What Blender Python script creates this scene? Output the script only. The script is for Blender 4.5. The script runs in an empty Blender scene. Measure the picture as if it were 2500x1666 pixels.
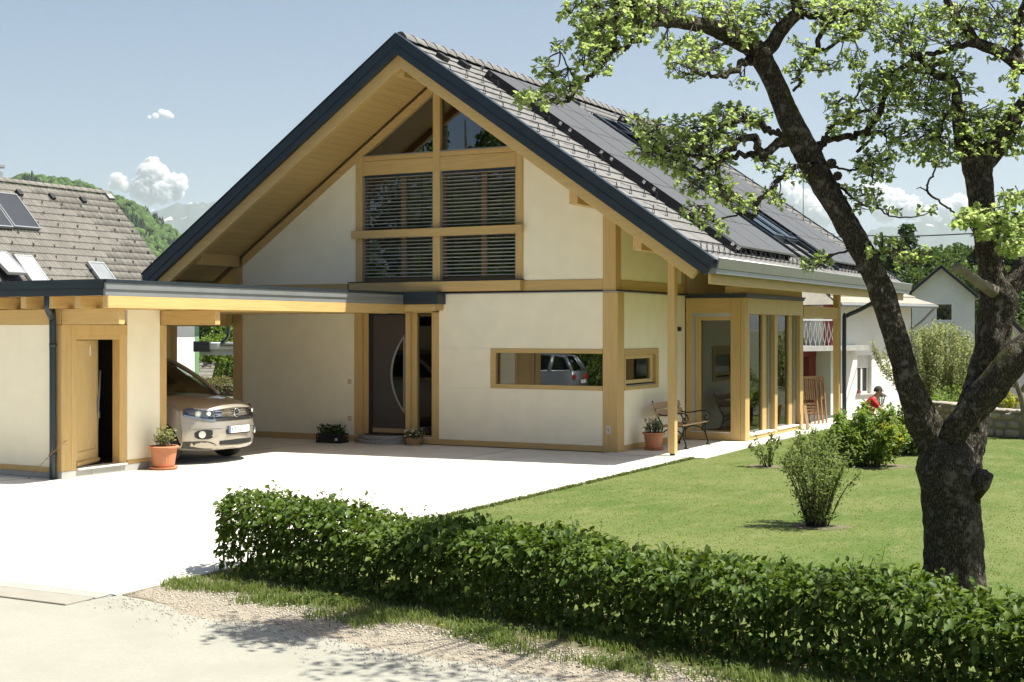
import bpy, bmesh, math, random
import numpy as np
from mathutils import Vector, Matrix, noise
random.seed(7); rng = np.random.default_rng(7)
scene = bpy.context.scene
R = math.radians

# ------------------------------------------------------------------ camera
FPX, CX, HY, CAMH = 3375.0, 1250.0, 805.0, 2.18
CAM = Vector((9.787, -22.47, CAMH))
FW = Vector((-0.4665, 0.8845, 0)); RT = Vector((0.8845, 0.4665, 0)); UPV = Vector((0, 0, 1))
cam_data = bpy.data.cameras.new('camera'); cam = bpy.data.objects.new('camera', cam_data)
scene.collection.objects.link(cam); scene.camera = cam
cam.location = CAM; cam.rotation_euler = (R(90), 0, math.atan2(0.4665, 0.8845))
cam_data.sensor_width = 36; cam_data.lens = FPX/2500*36; cam_data.shift_y = -28/2500
cam_data.clip_start = 0.1; cam_data.clip_end = 60000
# ------------------------------------------------------------------ light
SUN = Vector((0.494, 0.165, 1.0)).normalized()
EL = math.asin(SUN.z); AZ = math.atan2(SUN.x, SUN.y)
world = bpy.data.worlds.new('World'); scene.world = world; world.use_nodes = True
wn = world.node_tree; wn.nodes.clear()
sky = wn.nodes.new('ShaderNodeTexSky'); sky.sky_type = 'NISHITA'; sky.sun_disc = False
sky.sun_elevation = EL; sky.sun_rotation = AZ; sky.air_density = 0.9; sky.dust_density = 3.6; sky.ozone_density = 0.8; sky.altitude = 400
bg = wn.nodes.new('ShaderNodeBackground'); bg.inputs['Strength'].default_value = 0.060
wo = wn.nodes.new('ShaderNodeOutputWorld')
wn.links.new(sky.outputs[0], bg.inputs[0]); wn.links.new(bg.outputs[0], wo.inputs[0])
sl = bpy.data.lights.new('sun', 'SUN'); sl.energy = 4.6; sl.angle = R(0.5); sl.color = (1.0, 0.965, 0.86)
so = bpy.data.objects.new('sun', sl); scene.collection.objects.link(so)
so.rotation_euler = (-SUN).to_track_quat('-Z', 'Y').to_euler()
scene.view_settings.view_transform = 'Standard'; scene.view_settings.look = 'None'
scene.view_settings.exposure = 1.16; scene.view_settings.gamma = 1.0; scene.view_settings.use_curve_mapping = False
scene.render.engine = 'CYCLES'
cy = scene.cycles
cy.use_denoising = True
cy.max_bounces = 8; cy.diffuse_bounces = 4; cy.glossy_bounces = 4; cy.transmission_bounces = 4; cy.transparent_max_bounces = 12
cy.volume_bounces = 2; cy.caustics_reflective = False; cy.caustics_refractive = False

# ------------------------------------------------------------------ pixel -> world
def ray(px, py): return FW + RT*((px-CX)/FPX) + UPV*((HY-py)/FPX)
def at(px, py, x=None, y=None, z=None, d=None):
    r = ray(px, py)
    if x is not None: t = (x-CAM.x)/r.x
    elif y is not None: t = (y-CAM.y)/r.y
    elif z is not None: t = (z-CAM.z)/r.z
    else: t = d
    return CAM + r*t
def hit(px, py, P, N):
    r = ray(px, py); t = (P-CAM).dot(N)/r.dot(N)
    return CAM + r*t

# ------------------------------------------------------------------ object helpers
COL = scene.collection
def tag(o, label=None, cat=None, group=None, kind=None):
    if label: o['label'] = label
    if cat: o['category'] = cat
    if group: o['group'] = group
    if kind: o['kind'] = kind
    return o
def empty(name, loc=(0, 0, 0), rz=0, label=None, cat=None, group=None):
    o = bpy.data.objects.new(name, None); COL.objects.link(o)
    o.location = loc; o.rotation_euler = (0, 0, rz); o.empty_display_size = 0.2
    return tag(o, label, cat, group)
def link_mesh(name, me, mat=None, parent=None, smooth=False, bevel=0):
    o = bpy.data.objects.new(name, me); COL.objects.link(o)
    if mat is not None and len(me.materials) == 0: me.materials.append(mat)
    if parent is not None: o.parent = parent
    if smooth: me.shade_smooth()
    if bevel:
        b = o.modifiers.new('bevel', 'BEVEL'); b.width = bevel; b.segments = 1; b.limit_method = 'ANGLE'; b.angle_limit = R(40)
    return o
def np_mesh(name, V, F):
    V = np.asarray(V, np.float32).reshape(-1, 3); F = np.asarray(F, np.int32)
    n, k = F.shape
    me = bpy.data.meshes.new(name)
    me.vertices.add(len(V)); me.vertices.foreach_set('co', V.ravel())
    me.loops.add(n*k); me.loops.foreach_set('vertex_index', F.ravel())
    me.polygons.add(n); me.polygons.foreach_set('loop_start', np.arange(0, n*k, k, dtype=np.int32))
    me.update(calc_edges=True); me.validate()
    return me
class MB:
    def __init__(s): s.v = []; s.f = []
    def add(s, vs, fs):
        b = len(s.v); s.v += [tuple(p) for p in vs]; s.f += [tuple(i+b for i in f) for f in fs]; return s
    def box(s, x0, x1, y0, y1, z0, z1):
        x0, x1 = min(x0, x1), max(x0, x1); y0, y1 = min(y0, y1), max(y0, y1); z0, z1 = min(z0, z1), max(z0, z1)
        return s.add([(x0,y0,z0),(x1,y0,z0),(x1,y1,z0),(x0,y1,z0),(x0,y0,z1),(x1,y0,z1),(x1,y1,z1),(x0,y1,z1)],
                     [(3,2,1,0),(4,5,6,7),(0,1,5,4),(1,2,6,5),(2,3,7,6),(3,0,4,7)])
    def obox(s, c, ax, ay, az):
        c, ax, ay, az = Vector(c), Vector(ax), Vector(ay), Vector(az)
        vs = [c-ax-ay-az, c+ax-ay-az, c+ax+ay-az, c-ax+ay-az, c-ax-ay+az, c+ax-ay+az, c+ax+ay+az, c-ax+ay+az]
        fs = [(3,2,1,0),(4,5,6,7),(0,1,5,4),(1,2,6,5),(2,3,7,6),(3,0,4,7)]
        if ax.cross(ay).dot(az) < 0: fs = [f[::-1] for f in fs]
        return s.add(vs, fs)
    def bar(s, a, b, w, h, up=(0, 0, 1)):
        a, b = Vector(a), Vector(b); d = (b-a); L = d.length; d = d/L; up = Vector(up)
        if abs(d.dot(up)) > .98: up = Vector((1, 0, 0))
        sd = d.cross(up).normalized(); u2 = sd.cross(d)
        return s.obox((a+b)/2, d*L/2, sd*w/2, u2*h/2)
    def prism(s, poly, ext):
        n = len(poly); e = Vector(ext); P = [Vector(p) for p in poly]
        nn = sum(((P[i]-P[0]).cross(P[(i+1) % n]-P[0]) for i in range(n)), Vector())
        fs = [tuple(range(n))[::-1], tuple(range(n, 2*n))]+[(i, (i+1) % n, n+(i+1) % n, n+i) for i in range(n)]
        if nn.dot(e) < 0: fs = [f[::-1] for f in fs]
        return s.add(P+[p+e for p in P], fs)
    def tube(s, pts, rad, n=8, cap=True, wob=0, seed=0, lump=4.0):
        pts = [Vector(p) for p in pts]
        if not hasattr(rad, '__len__'): rad = [rad]*len(pts)
        m = len(pts); b = len(s.v); prev = None; dist = 0
        for i, p in enumerate(pts):
            t = (pts[min(i+1, m-1)]-pts[max(i-1, 0)]); t = t.normalized() if t.length > 1e-9 else Vector((0, 0, 1))
            if prev is None:
                a = Vector((0, 0, 1)) if abs(t.z) < .9 else Vector((1, 0, 0))
                u = t.cross(a).normalized()
            else:
                u = (prev - t*prev.dot(t)); u = u.normalized() if u.length > 1e-6 else t.orthogonal().normalized()
            w = t.cross(u); prev = u
            if i: dist += (pts[i]-pts[i-1]).length
            for k in range(n):
                a = 2*math.pi*k/n; r = rad[i]
                if wob:
                    q = Vector((math.cos(a)*1.7+seed, math.sin(a)*1.7, dist*lump*.5))
                    r *= 1+wob*(noise.noise(q*1.4)*1.2+.7*noise.noise(q*3.7)+.35*noise.noise(Vector((math.cos(a)*6+seed, math.sin(a)*6, dist*5))))
                s.v.append(tuple(p+u*(math.cos(a)*r)+w*(math.sin(a)*r)))
        for i in range(m-1):
            for k in range(n):
                k2 = (k+1) % n
                s.f.append((b+i*n+k, b+i*n+k2, b+(i+1)*n+k2, b+(i+1)*n+k))
        if cap:
            s.f.append(tuple(b+k for k in range(n))[::-1]); s.f.append(tuple(b+(m-1)*n+k for k in range(n)))
        return s
    def lathe(s, prof, n=24, c=(0, 0, 0), flute=0, fr=(0, 0)):
        b = len(s.v); m = len(prof)
        for r, z in prof:
            for k in range(n):
                rr = r
                if flute and fr[0] <= z <= fr[1]: rr = r*(1+flute*(1 if k % 2 else -1))
                a = 2*math.pi*k/n; s.v.append((c[0]+rr*math.cos(a), c[1]+rr*math.sin(a), c[2]+z))
        for i in range(m-1):
            for k in range(n):
                k2 = (k+1) % n; s.f.append((b+i*n+k, b+i*n+k2, b+(i+1)*n+k2, b+(i+1)*n+k))
        s.f.append(tuple(b+k for k in range(n))[::-1]); s.f.append(tuple(b+(m-1)*n+k for k in range(n)))
        return s
    def mesh(s, name):
        me = bpy.data.meshes.new(name); me.from_pydata(s.v, [], s.f); me.update(); return me
    def build(s, name, mat, parent=None, smooth=False, bevel=0):
        return link_mesh(name, s.mesh(name), mat, parent, smooth, bevel)
def box(name, mat, parent, x0, x1, y0, y1, z0, z1, bevel=0):
    return MB().box(x0, x1, y0, y1, z0, z1).build(name, mat, parent, bevel=bevel)
def spline(pts, k=4):
    """Catmull-Rom through tuples of any length"""
    P = np.array(pts, float); out = []
    n = len(P)
    for i in range(n-1):
        p0, p1, p2, p3 = P[max(i-1, 0)], P[i], P[i+1], P[min(i+2, n-1)]
        for j in range(k):
            t = j/k
            out.append(.5*((2*p1)+(-p0+p2)*t+(2*p0-5*p1+4*p2-p3)*t*t+(-p0+3*p1-3*p2+p3)*t**3))
    out.append(P[-1]); return np.array(out)

# ------------------------------------------------------------------ materials
def newmat(name):
    m = bpy.data.materials.new(name); m.use_nodes = True
    nt = m.node_tree; nt.nodes.clear()
    out = nt.nodes.new('ShaderNodeOutputMaterial'); b = nt.nodes.new('ShaderNodeBsdfPrincipled')
    nt.links.new(b.outputs[0], out.inputs[0])
    return m, nt, b, out
def N(nt, t, **kw):
    n = nt.nodes.new(t)
    for k, v in kw.items(): setattr(n, k, v)
    return n
def pm(name, col, rough=.6, var=.08, scale=6, bump=0, bscale=60, metal=0, spec=.5, stretch=None, col2=None, fac2=.5, scale2=1.2, coat=0, rand=0, bdist=.01):
    m, nt, b, out = newmat(name); L = nt.links.new
    tc = N(nt, 'ShaderNodeTexCoord'); mp = N(nt, 'ShaderNodeMapping')
    L(tc.outputs['Object'], mp.inputs[0])
    if stretch: mp.inputs['Scale'].default_value = stretch
    ns = N(nt, 'ShaderNodeTexNoise'); ns.inputs['Scale'].default_value = scale; ns.inputs['Detail'].default_value = 5
    L(mp.outputs[0], ns.inputs[0])
    rr = N(nt, 'ShaderNodeMapRange'); rr.inputs[1].default_value = .3; rr.inputs[2].default_value = .7
    rr.inputs[3].default_value = 1-var; rr.inputs[4].default_value = 1+var
    L(ns.outputs[0], rr.inputs[0])
    hs = N(nt, 'ShaderNodeHueSaturation'); hs.inputs['Color'].default_value = (*col, 1)
    L(rr.outputs[0], hs.inputs['Value'])
    src = hs.outputs[0]
    if col2 is not None:
        n2 = N(nt, 'ShaderNodeTexNoise'); n2.inputs['Scale'].default_value = scale2; n2.inputs['Detail'].default_value = 8; n2.inputs['Roughness'].default_value = .65
        L(mp.outputs[0], n2.inputs[0])
        r2 = N(nt, 'ShaderNodeMapRange'); r2.inputs[1].default_value = fac2-.12; r2.inputs[2].default_value = fac2+.12; L(n2.outputs[0], r2.inputs[0])
        mx = N(nt, 'ShaderNodeMix', data_type='RGBA'); L(r2.outputs[0], mx.inputs[0]); L(src, mx.inputs[6]); mx.inputs[7].default_value = (*col2, 1)
        src = mx.outputs[2]
    if rand:
        oi = N(nt, 'ShaderNodeObjectInfo'); r3 = N(nt, 'ShaderNodeMapRange'); r3.inputs[3].default_value = 1-rand; r3.inputs[4].default_value = 1+rand
        gm = N(nt, 'ShaderNodeNewGeometry'); ad = N(nt, 'ShaderNodeMath', operation='ADD'); fr = N(nt, 'ShaderNodeMath', operation='FRACT')
        L(oi.outputs['Random'], ad.inputs[0]); L(gm.outputs['Random Per Island'], ad.inputs[1]); L(ad.outputs[0], fr.inputs[0]); L(fr.outputs[0], r3.inputs[0])
        h2 = N(nt, 'ShaderNodeHueSaturation'); L(src, h2.inputs['Color']); L(r3.outputs[0], h2.inputs['Value']); src = h2.outputs[0]
    L(src, b.inputs['Base Color'])
    b.inputs['Roughness'].default_value = rough; b.inputs['Metallic'].default_value = metal
    b.inputs['Specular IOR Level'].default_value = spec; b.inputs['Coat Weight'].default_value = coat
    if bump:
        nb = N(nt, 'ShaderNodeTexNoise'); nb.inputs['Scale'].default_value = bscale; nb.inputs['Detail'].default_value = 6
        L(mp.outputs[0], nb.inputs[0])
        bp = N(nt, 'ShaderNodeBump'); bp.inputs['Strength'].default_value = bump; bp.inputs['Distance'].default_value = bdist
        L(nb.outputs[0], bp.inputs['Height']); L(bp.outputs[0], b.inputs['Normal'])
    return m
def leafmat(name, col, col2, trans=.45, rough=.5, spec=.3):
    m, nt, b, out = newmat(name); L = nt.links.new
    gm = N(nt, 'ShaderNodeNewGeometry')
    mx = N(nt, 'ShaderNodeMix', data_type='RGBA'); L(gm.outputs['Random Per Island'], mx.inputs[0])
    mx.inputs[6].default_value = (*col, 1); mx.inputs[7].default_value = (*col2, 1)
    oi = N(nt, 'ShaderNodeObjectInfo'); rr = N(nt, 'ShaderNodeMapRange'); rr.inputs[3].default_value = .88; rr.inputs[4].default_value = 1.12; L(oi.outputs['Random'], rr.inputs[0])
    hs = N(nt, 'ShaderNodeHueSaturation'); L(mx.outputs[2], hs.inputs['Color']); L(rr.outputs[0], hs.inputs['Value'])
    L(hs.outputs[0], b.inputs['Base Color']); b.inputs['Roughness'].default_value = rough; b.inputs['Specular IOR Level'].default_value = spec
    tr = N(nt, 'ShaderNodeBsdfTranslucent')
    h2 = N(nt, 'ShaderNodeHueSaturation'); h2.inputs['Hue'].default_value = .485; h2.inputs['Saturation'].default_value = 1.1; h2.inputs['Value'].default_value = 1.7
    L(hs.outputs[0], h2.inputs['Color']); L(h2.outputs[0], tr.inputs[0])
    ms = N(nt, 'ShaderNodeMixShader'); ms.inputs[0].default_value = trans
    L(b.outputs[0], ms.inputs[1]); L(tr.outputs[0], ms.inputs[2]); L(ms.outputs[0], out.inputs[0])
    return m
def glassmat(name, ior=1.6, tint=(.75, .8, .78), rough=0.0, col=(.9, .92, .92)):
    m, nt, b, out = newmat(name); L = nt.links.new
    nt.nodes.remove(b)
    fr = N(nt, 'ShaderNodeFresnel'); fr.inputs[0].default_value = ior
    tp = N(nt, 'ShaderNodeBsdfTransparent'); tp.inputs[0].default_value = (*tint, 1)
    gl = N(nt, 'ShaderNodeBsdfGlossy'); gl.inputs[0].default_value = (*col, 1); gl.inputs[1].default_value = rough
    ms = N(nt, 'ShaderNodeMixShader'); L(fr.outputs[0], ms.inputs[0]); L(tp.outputs[0], ms.inputs[1]); L(gl.outputs[0], ms.inputs[2])
    L(ms.outputs[0], out.inputs[0]); return m
M = {}
M['plaster'] = pm('plaster', (.88, .81, .635), .9, .035, 3, .25, 180, bdist=.003, col2=(.83, .765, .60), fac2=.6, scale2=.7)
M['wood'] = pm('ochre_wood', (.54, .362, .142), .55, .09, 5, .12, 30, stretch=(6, 6, .5), bdist=.004, rand=.05)
M['woodx'] = pm('ochre_wood_beam', (.54, .362, .142), .55, .09, 5, .12, 30, stretch=(.5, 6, 6), bdist=.004, rand=.05)
M['woody'] = pm('ochre_wood_long', (.54, .362, .142), .55, .09, 5, .12, 30, stretch=(6, .5, 6), bdist=.004, rand=.05)
M['woodlight'] = pm('pale_window_wood', (.58, .42, .19), .5, .08, 6, .1, 30, stretch=(6, 6, .6), bdist=.003)
M['anthracite'] = pm('anthracite_metal', (.030, .042, .055), .38, .12, 2, 0, metal=.35, spec=.5)
M['greymetal'] = pm('grey_sheet_metal', (.22, .235, .245), .45, .1, 2, 0, metal=.25)
M['silver'] = pm('bare_aluminium', (.42, .43, .43), .38, .08, 3, 0, metal=.7)
M['guttermetal'] = pm('zinc_gutter', (.27, .28, .28), .34, .08, 3, 0, metal=.75)
M['chrome'] = pm('chrome', (.75, .75, .75), .12, .02, 3, 0, metal=1)
M['black'] = pm('black_plastic', (.012, .012, .013), .5, .1, 5)
M['rail'] = pm('black_rail', (.008, .008, .01), .45, .1, 5)
M['castiron'] = pm('black_cast_iron', (.012, .012, .012), .4, .2, 20, .2, 60)
M['glass'] = glassmat('window_glass', 2.5, (.5, .55, .51))
M['glassclear'] = glassmat('clear_glass', 1.9, (.82, .86, .83))
M['glassdoor'] = glassmat('door_glass', 2.2, (.25, .28, .27))
M['carglass'] = glassmat('car_glass', 1.5, (.35, .42, .38))
M['tile'] = pm('grey_roof_tile', (.155, .151, .145), .75, .10, 9, .35, 90, rand=.10, bdist=.004)
M['tilebrown'] = pm('brown_roof_tile', (.168, .157, .137), .8, .15, 5, .35, 60, rand=.13, bdist=.006)
M['tilepale'] = pm('pale_slate', (.32, .29, .24), .85, .15, 3, .3, 30, rand=.12)
def pvmat():
    m, nt, b, out = newmat('solar_cell'); L = nt.links.new
    tc = N(nt, 'ShaderNodeTexCoord'); ns = N(nt, 'ShaderNodeTexNoise'); ns.inputs['Scale'].default_value = 2.5; L(tc.outputs['Object'], ns.inputs[0])
    cr = N(nt, 'ShaderNodeMapRange'); cr.inputs[3].default_value = .42; cr.inputs[4].default_value = .52; L(ns.outputs[0], cr.inputs[0]); L(cr.outputs[0], b.inputs['Roughness'])
    b.inputs['Base Color'].default_value = (.085, .086, .088, 1); b.inputs['Specular IOR Level'].default_value = .25; b.inputs['Coat Weight'].default_value = .0; b.inputs['Coat Roughness'].default_value = .12
    return m
M['pv'] = pvmat()
M['concrete'] = pm('pale_concrete', (.64, .62, .55), .9, .06, 1.6, .3, 120, bdist=.003, col2=(.52, .50, .44), fac2=.60, scale2=.5)
M['path'] = pm('path_concrete', (.62, .60, .53), .9, .08, 2, .25, 100, bdist=.003)
M['road'] = pm('dusty_asphalt', (.305, .298, .252), .92, .10, 60, .5, 160, bdist=.004, col2=(.272, .265, .222), fac2=.55, scale2=1.1)
M['stonebase'] = pm('grey_plinth_stone', (.36, .355, .33), .8, .12, 4, .3, 50)
M['granite'] = pm('granite', (.28, .275, .26), .7, .3, 40, .2, 90, bdist=.003)
M['marble'] = pm('white_stone_sill', (.62, .61, .57), .6, .06, 4)
M['terracotta'] = pm('terracotta', (.46, .19, .095), .8, .08, 6, .2, 60, bdist=.003)
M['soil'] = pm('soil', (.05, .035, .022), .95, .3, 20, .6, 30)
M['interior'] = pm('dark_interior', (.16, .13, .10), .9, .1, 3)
M['curtain'] = pm('white_curtain', (.74, .72, .65), .9, .05, 3, stretch=(20, 20, .3))
M['doorgrey'] = pm('grey_brown_door', (.055, .046, .042), .42, .06, 3, .05, 60)
M['blind'] = pm('grey_blind_slat', (.72, .71, .68), .5, .04, 5)
M['white'] = pm('white_paint', (.74, .74, .71), .6, .04, 3)
M['whitewall'] = pm('white_render', (.74, .73, .69), .9, .05, 1.5, .2, 60, col2=(.68, .67, .63), fac2=.6, scale2=.5)
M['greywall'] = pm('pale_grey_render', (.50, .51, .50), .9, .05, 1.5, .2, 60, col2=(.45, .46, .45), fac2=.6, scale2=.4)
M['red'] = pm('dark_red_paint', (.22, .035, .03), .6, .1, 4)
M['greenpaint'] = pm('green_paint', (.16, .30, .16), .8, .08, 3)
M['joint'] = pm('joint_filler', (.27, .265, .245), .95, .1, 5)
M['kerbA'] = pm('kerb_slab', (.285, .268, .225), .9, .08, 4); M['kerbB'] = pm('kerb_slab_pale', (.33, .318, .28), .9, .08, 4)
M['lining'] = pm('painted_shade_lining', (.022, .018, .014), .9, .2, 5)  # near-black colour stands in for deep shade inside the shed
M['brownframe'] = pm('brown_window_frame', (.17, .10, .045), .5, .1, 6, stretch=(6, 6, .6))
M['teak'] = pm('weathered_teak', (.33, .20, .10), .7, .2, 8, .2, 30, stretch=(4, 4, .6))
M['benchwood'] = pm('bench_slat_wood', (.40, .27, .14), .6, .12, 6, .1, 40, stretch=(8, .6, 8))
# ------------------------------------------------------------------ the setting
def smooth(a, b, t):
    t = min(max((t-a)/(b-a), 0), 1); return t*t*(3-2*t)
def gz(x, y): return -1.1*smooth(12.5, 21, y)*smooth(-9, -3, x)
def lawnmat():
    m, nt, b, out = newmat('mown_grass'); L = nt.links.new
    tc = N(nt, 'ShaderNodeTexCoord')
    def ns(s, d=6, st=None):
        mp = N(nt, 'ShaderNodeMapping'); L(tc.outputs['Object'], mp.inputs[0])
        if st: mp.inputs['Scale'].default_value = st
        n = N(nt, 'ShaderNodeTexNoise'); n.inputs['Scale'].default_value = s; n.inputs['Detail'].default_value = d; L(mp.outputs[0], n.inputs[0]); return n
    a, c, f = ns(.7, 9), ns(35, 4), ns(3.2, 7, (1.4, .5, 1))
    mx = N(nt, 'ShaderNodeMix', data_type='RGBA'); r = N(nt, 'ShaderNodeMapRange'); r.inputs[1].default_value = .36; r.inputs[2].default_value = .62
    L(a.outputs[0], r.inputs[0]); L(r.outputs[0], mx.inputs[0]); mx.inputs[6].default_value = (.082, .122, .030, 1); mx.inputs[7].default_value = (.125, .150, .048, 1)
    m2 = N(nt, 'ShaderNodeMix', data_type='RGBA'); r2 = N(nt, 'ShaderNodeMapRange'); r2.inputs[1].default_value = .5; r2.inputs[2].default_value = .8; r2.inputs[4].default_value = .85
    L(f.outputs[0], r2.inputs[0]); L(r2.outputs[0], m2.inputs[0]); L(mx.outputs[2], m2.inputs[6]); m2.inputs[7].default_value = (.160, .168, .070, 1)
    hs = N(nt, 'ShaderNodeHueSaturation'); r3 = N(nt, 'ShaderNodeMapRange'); r3.inputs[1].default_value = .3; r3.inputs[2].default_value = .7; r3.inputs[3].default_value = .85; r3.inputs[4].default_value = 1.15
    L(c.outputs[0], r3.inputs[0]); L(r3.outputs[0], hs.inputs['Value']); L(m2.outputs[2], hs.inputs['Color']); L(hs.outputs[0], b.inputs['Base Color'])
    b.inputs['Roughness'].default_value = .9; b.inputs['Specular IOR Level'].default_value = .1
    bp = N(nt, 'ShaderNodeBump'); bp.inputs['Strength'].default_value = .35; bp.inputs['Distance'].default_value = .01; L(c.outputs[0], bp.inputs['Height']); L(bp.outputs[0], b.inputs['Normal'])
    return m
M['lawn'] = lawnmat()
M['meadow'] = pm('meadow_ground', (.085, .10, .05), .95, .25, .4, .5, 3, col2=(.12, .125, .07), scale2=.08)
M['verge'] = pm('verge_soil', (.17, .135, .085), .95, .35, 14, .6, 60, bdist=.02, col2=(.075, .095, .03), fac2=.55, scale2=2.2)
M['gravelbed'] = pm('gravel_bed', (.30, .26, .20), .95, .30, 45, .7, 110, bdist=.015)

gx = [-24000, -9000, -4000, -1500, -600, -250, -120, -70, -50]+list(range(-40, 41, 4))+[50, 70, 120, 250, 600, 1500, 4000, 9000, 24000]
gy = [-24000, -9000, -3000, -900, -300, -120, -70, -45]+list(range(-36, 12, 6))+list(np.arange(12, 24, .75))+[27, 32, 40, 60, 100, 200, 500, 1500, 5000, 12000, 30000]
V = [(x, y, gz(x, y)-.03) for y in gy for x in gx]; nx = len(gx)
Fq = [(j*nx+i, j*nx+i+1, (j+1)*nx+i+1, (j+1)*nx+i) for j in range(len(gy)-1) for i in range(nx-1)]
tag(link_mesh('ground', np_mesh('ground', V, Fq), M['meadow']), kind='structure')

def sheet(name, mat, poly, z, thick=.02, kind='structure'):
    o = MB().prism([(x, y, z-thick) for x, y in poly], (0, 0, thick)).build(name, mat); tag(o, kind=kind); return o
LE = 1.60     # lawn / drive edge
sheet('driveway', M['concrete'], [(-16, -13.93), (LE, -13.93), (LE, -.32), (LE, 0.0), (-16, 0.0)], .0)
sheet('footpath', M['path'], [(-.1, -.31), (1.78, -.31), (1.72, 3.0), (1.8, 11.2), (-.1, 11.2)], .012, .02)
sheet('terrace', M['path'], [(-.1, 11.2), (2.0, 11.2), (2.4, 12.4), (-.1, 12.4)], .006, .02)
sheet('lawn', M['lawn'], [(LE, -12.2), (18, -15.2), (22, 12), (4.2, 12.0), (1.8, 11.2), (1.8, 8), (1.75, 3.0), (1.79, -.3), (LE, -.35)], -.002)
sheet('verge', M['verge'], [(LE, -12.2), (1.62, -13.88), (2.6, -14.12), (5, -14.40), (9, -15.3), (18, -17.9), (18, -15.2)], -.006)
sheet('road', M['road'], [(-60, -14.43), (1.50, -14.43), (1.62, -13.9), (18, -16.6), (60, -28), (60, -50), (-60, -50)], -.0085)
drv = bpy.data.objects['driveway']
for y_ in (-3.9, -7.9, -11.4): box('expansion_joint', M['joint'], drv, -16, LE-.01, y_-.013, y_+.013, -.01, .0012)
for x_ in (-1.9, -6.0): box('expansion_joint', M['joint'], drv, x_-.013, x_+.013, -13.9, -.05, -.01, .0010)
# drainage kerb: separate slabs with joints
dk = MB().box(-16, 1.56, -14.44, -13.92, -.06, -.012).build('kerb_strip', M['stonebase']); tag(dk, kind='structure')
slab = MB().box(0, .986, 0, .30, -.01, .006).mesh('kerb_slab'); slab.materials.append(M['kerbA'])
slab2 = MB().box(0, 1.98, 0, .16, -.01, .004).mesh('kerb_slab_long'); slab2.materials.append(M['kerbB'])
for i in range(12):
    o = link_mesh('slab', slab, None, dk, bevel=.004); o.location = (.56-i*1.0, -14.43, 0)
for i in range(6):
    o = link_mesh('slab', slab2, None, dk, bevel=.004); o.location = (-.43-i*2.0, -14.115, 0)

# ------------------------------------------------------------------ the house
house = empty('timber_house', (0, 0, 0), 0, 'large cream house with ochre timber frame and steep grey tiled roof', 'house')
XR, ZR, TAN = -3.58, 7.42, .70
TH = math.atan(TAN); CT, ST = math.cos(TH), math.sin(TH)
YF, YB = -1.58, 13.05      # roof from verge to verge
XW0, XW1 = -8.54, .07      # walls
YW = 11.4
def rz(x, off=0): return ZR-TAN*abs(x-XR)-off
def wall_top(x): return rz(x, .52)
def panel(name, x0, x1, z0, z1, y=0., th=.2, mat='plaster', par=house):
    """front panel, top follows the roof when z1 is None"""
    if z1 is None:
        pts = [(x0, y, z0), (x1, y, z0), (x1, y, wall_top(x1))]
        if x0 < XR < x1: pts.append((XR, y, wall_top(XR)))
        pts.append((x0, y, wall_top(x0)))
        return MB().prism(pts, (0, th, 0)).build(name, M[mat], par)
    return box(name, M[mat], par, x0, x1, y, y+th, z0, z1)
# ground floor front
panel('wall_panel', -8.305, -5.54, .115, 2.9)
panel('wall_panel', -3.60, -.225, 1.832, 2.84, -.04)
panel('wall_panel', -3.60, -.225, .115, 1.094, -.04)
panel('wall_panel', -3.60, -2.487, 1.096, 1.830, -.04)
box('plinth_board', M['woodx'], house, -8.305, -5.55, -.012, .2, .0, .113, .004)
box('plinth_board', M['woodx'], house, -4.25, -.225, -.052, .16, .012, .113, .004)
box('ledge_cap', M['silver'], house, -3.62, .085, -.065, .0, 2.842, 2.858)
box('shadow_gap', M['black'], house, -5.5, .06, -.02, .1, 2.86, 2.885)
# posts
box('post', M['wood'], house, -8.54, -8.307, -.015, .22, 0, wall_top(-8.5), .006)
box('post', M['wood'], house, -5.54, -5.37, -.02, .16, .02, 2.84, .006)
box('post', M['wood'], house, -5.368, -5.25, .05, .2, .02, 2.84, .006)
box('post', M['wood'], house, -4.363, -4.258, -.02, .18, .02, 2.6, .006)
box('post', M['wood'], house, -3.77, -3.602, -.03, .18, .02, 2.6, .006)
box('post', M['wood'], house, -.223, .07, -.05, .24, .012, 2.84, .006)
box('post', M['wood'], house, -.232, .02, -.022, .2, 2.862, wall_top(-.232)+.1, .006)
# ground floor band
box('beam', M['woodx'], house, -8.305, -5.7, -.016, .16, 2.86, 3.08, .005)
box('beam', M['woodx'], house, -1.84, -.234, -.014, .16, 2.887, 3.078, .005)
box('beam', M['woodx'], house, -5.37, -3.602, -.03, .16, 2.5, 2.66, .005)
# upper front panels
panel('wall_panel', -8.305, -5.512, 3.082, None, .004)
panel('wall_panel', -1.83, -.234, 3.08, None, .004)
for (a, b2) in ((-5.51, -5.356), (-3.752, -3.595), (-1.98, -1.832)):
    zt = wall_top(a)+.05 if a < -5 else (wall_top(b2)+.05 if a > -3 else wall_top(XR)-.05)
    box('post', M['wood'], house, a, b2, -.02, .16, 3.08, zt, .006)
for (a, b2) in ((-5.354, -3.754), (-3.593, -1.982)):
    box('beam', M['woodx'], house, a, b2, -.012, .14, 5.173, 5.445, .005)
    box('beam', M['woodx'], house, a, b2, -.014, .14, 5.450, 5.543, .004)
    box('window_sill', M['silver'], house, a, b2, -.03, .10, 5.545, 5.556)
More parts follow.
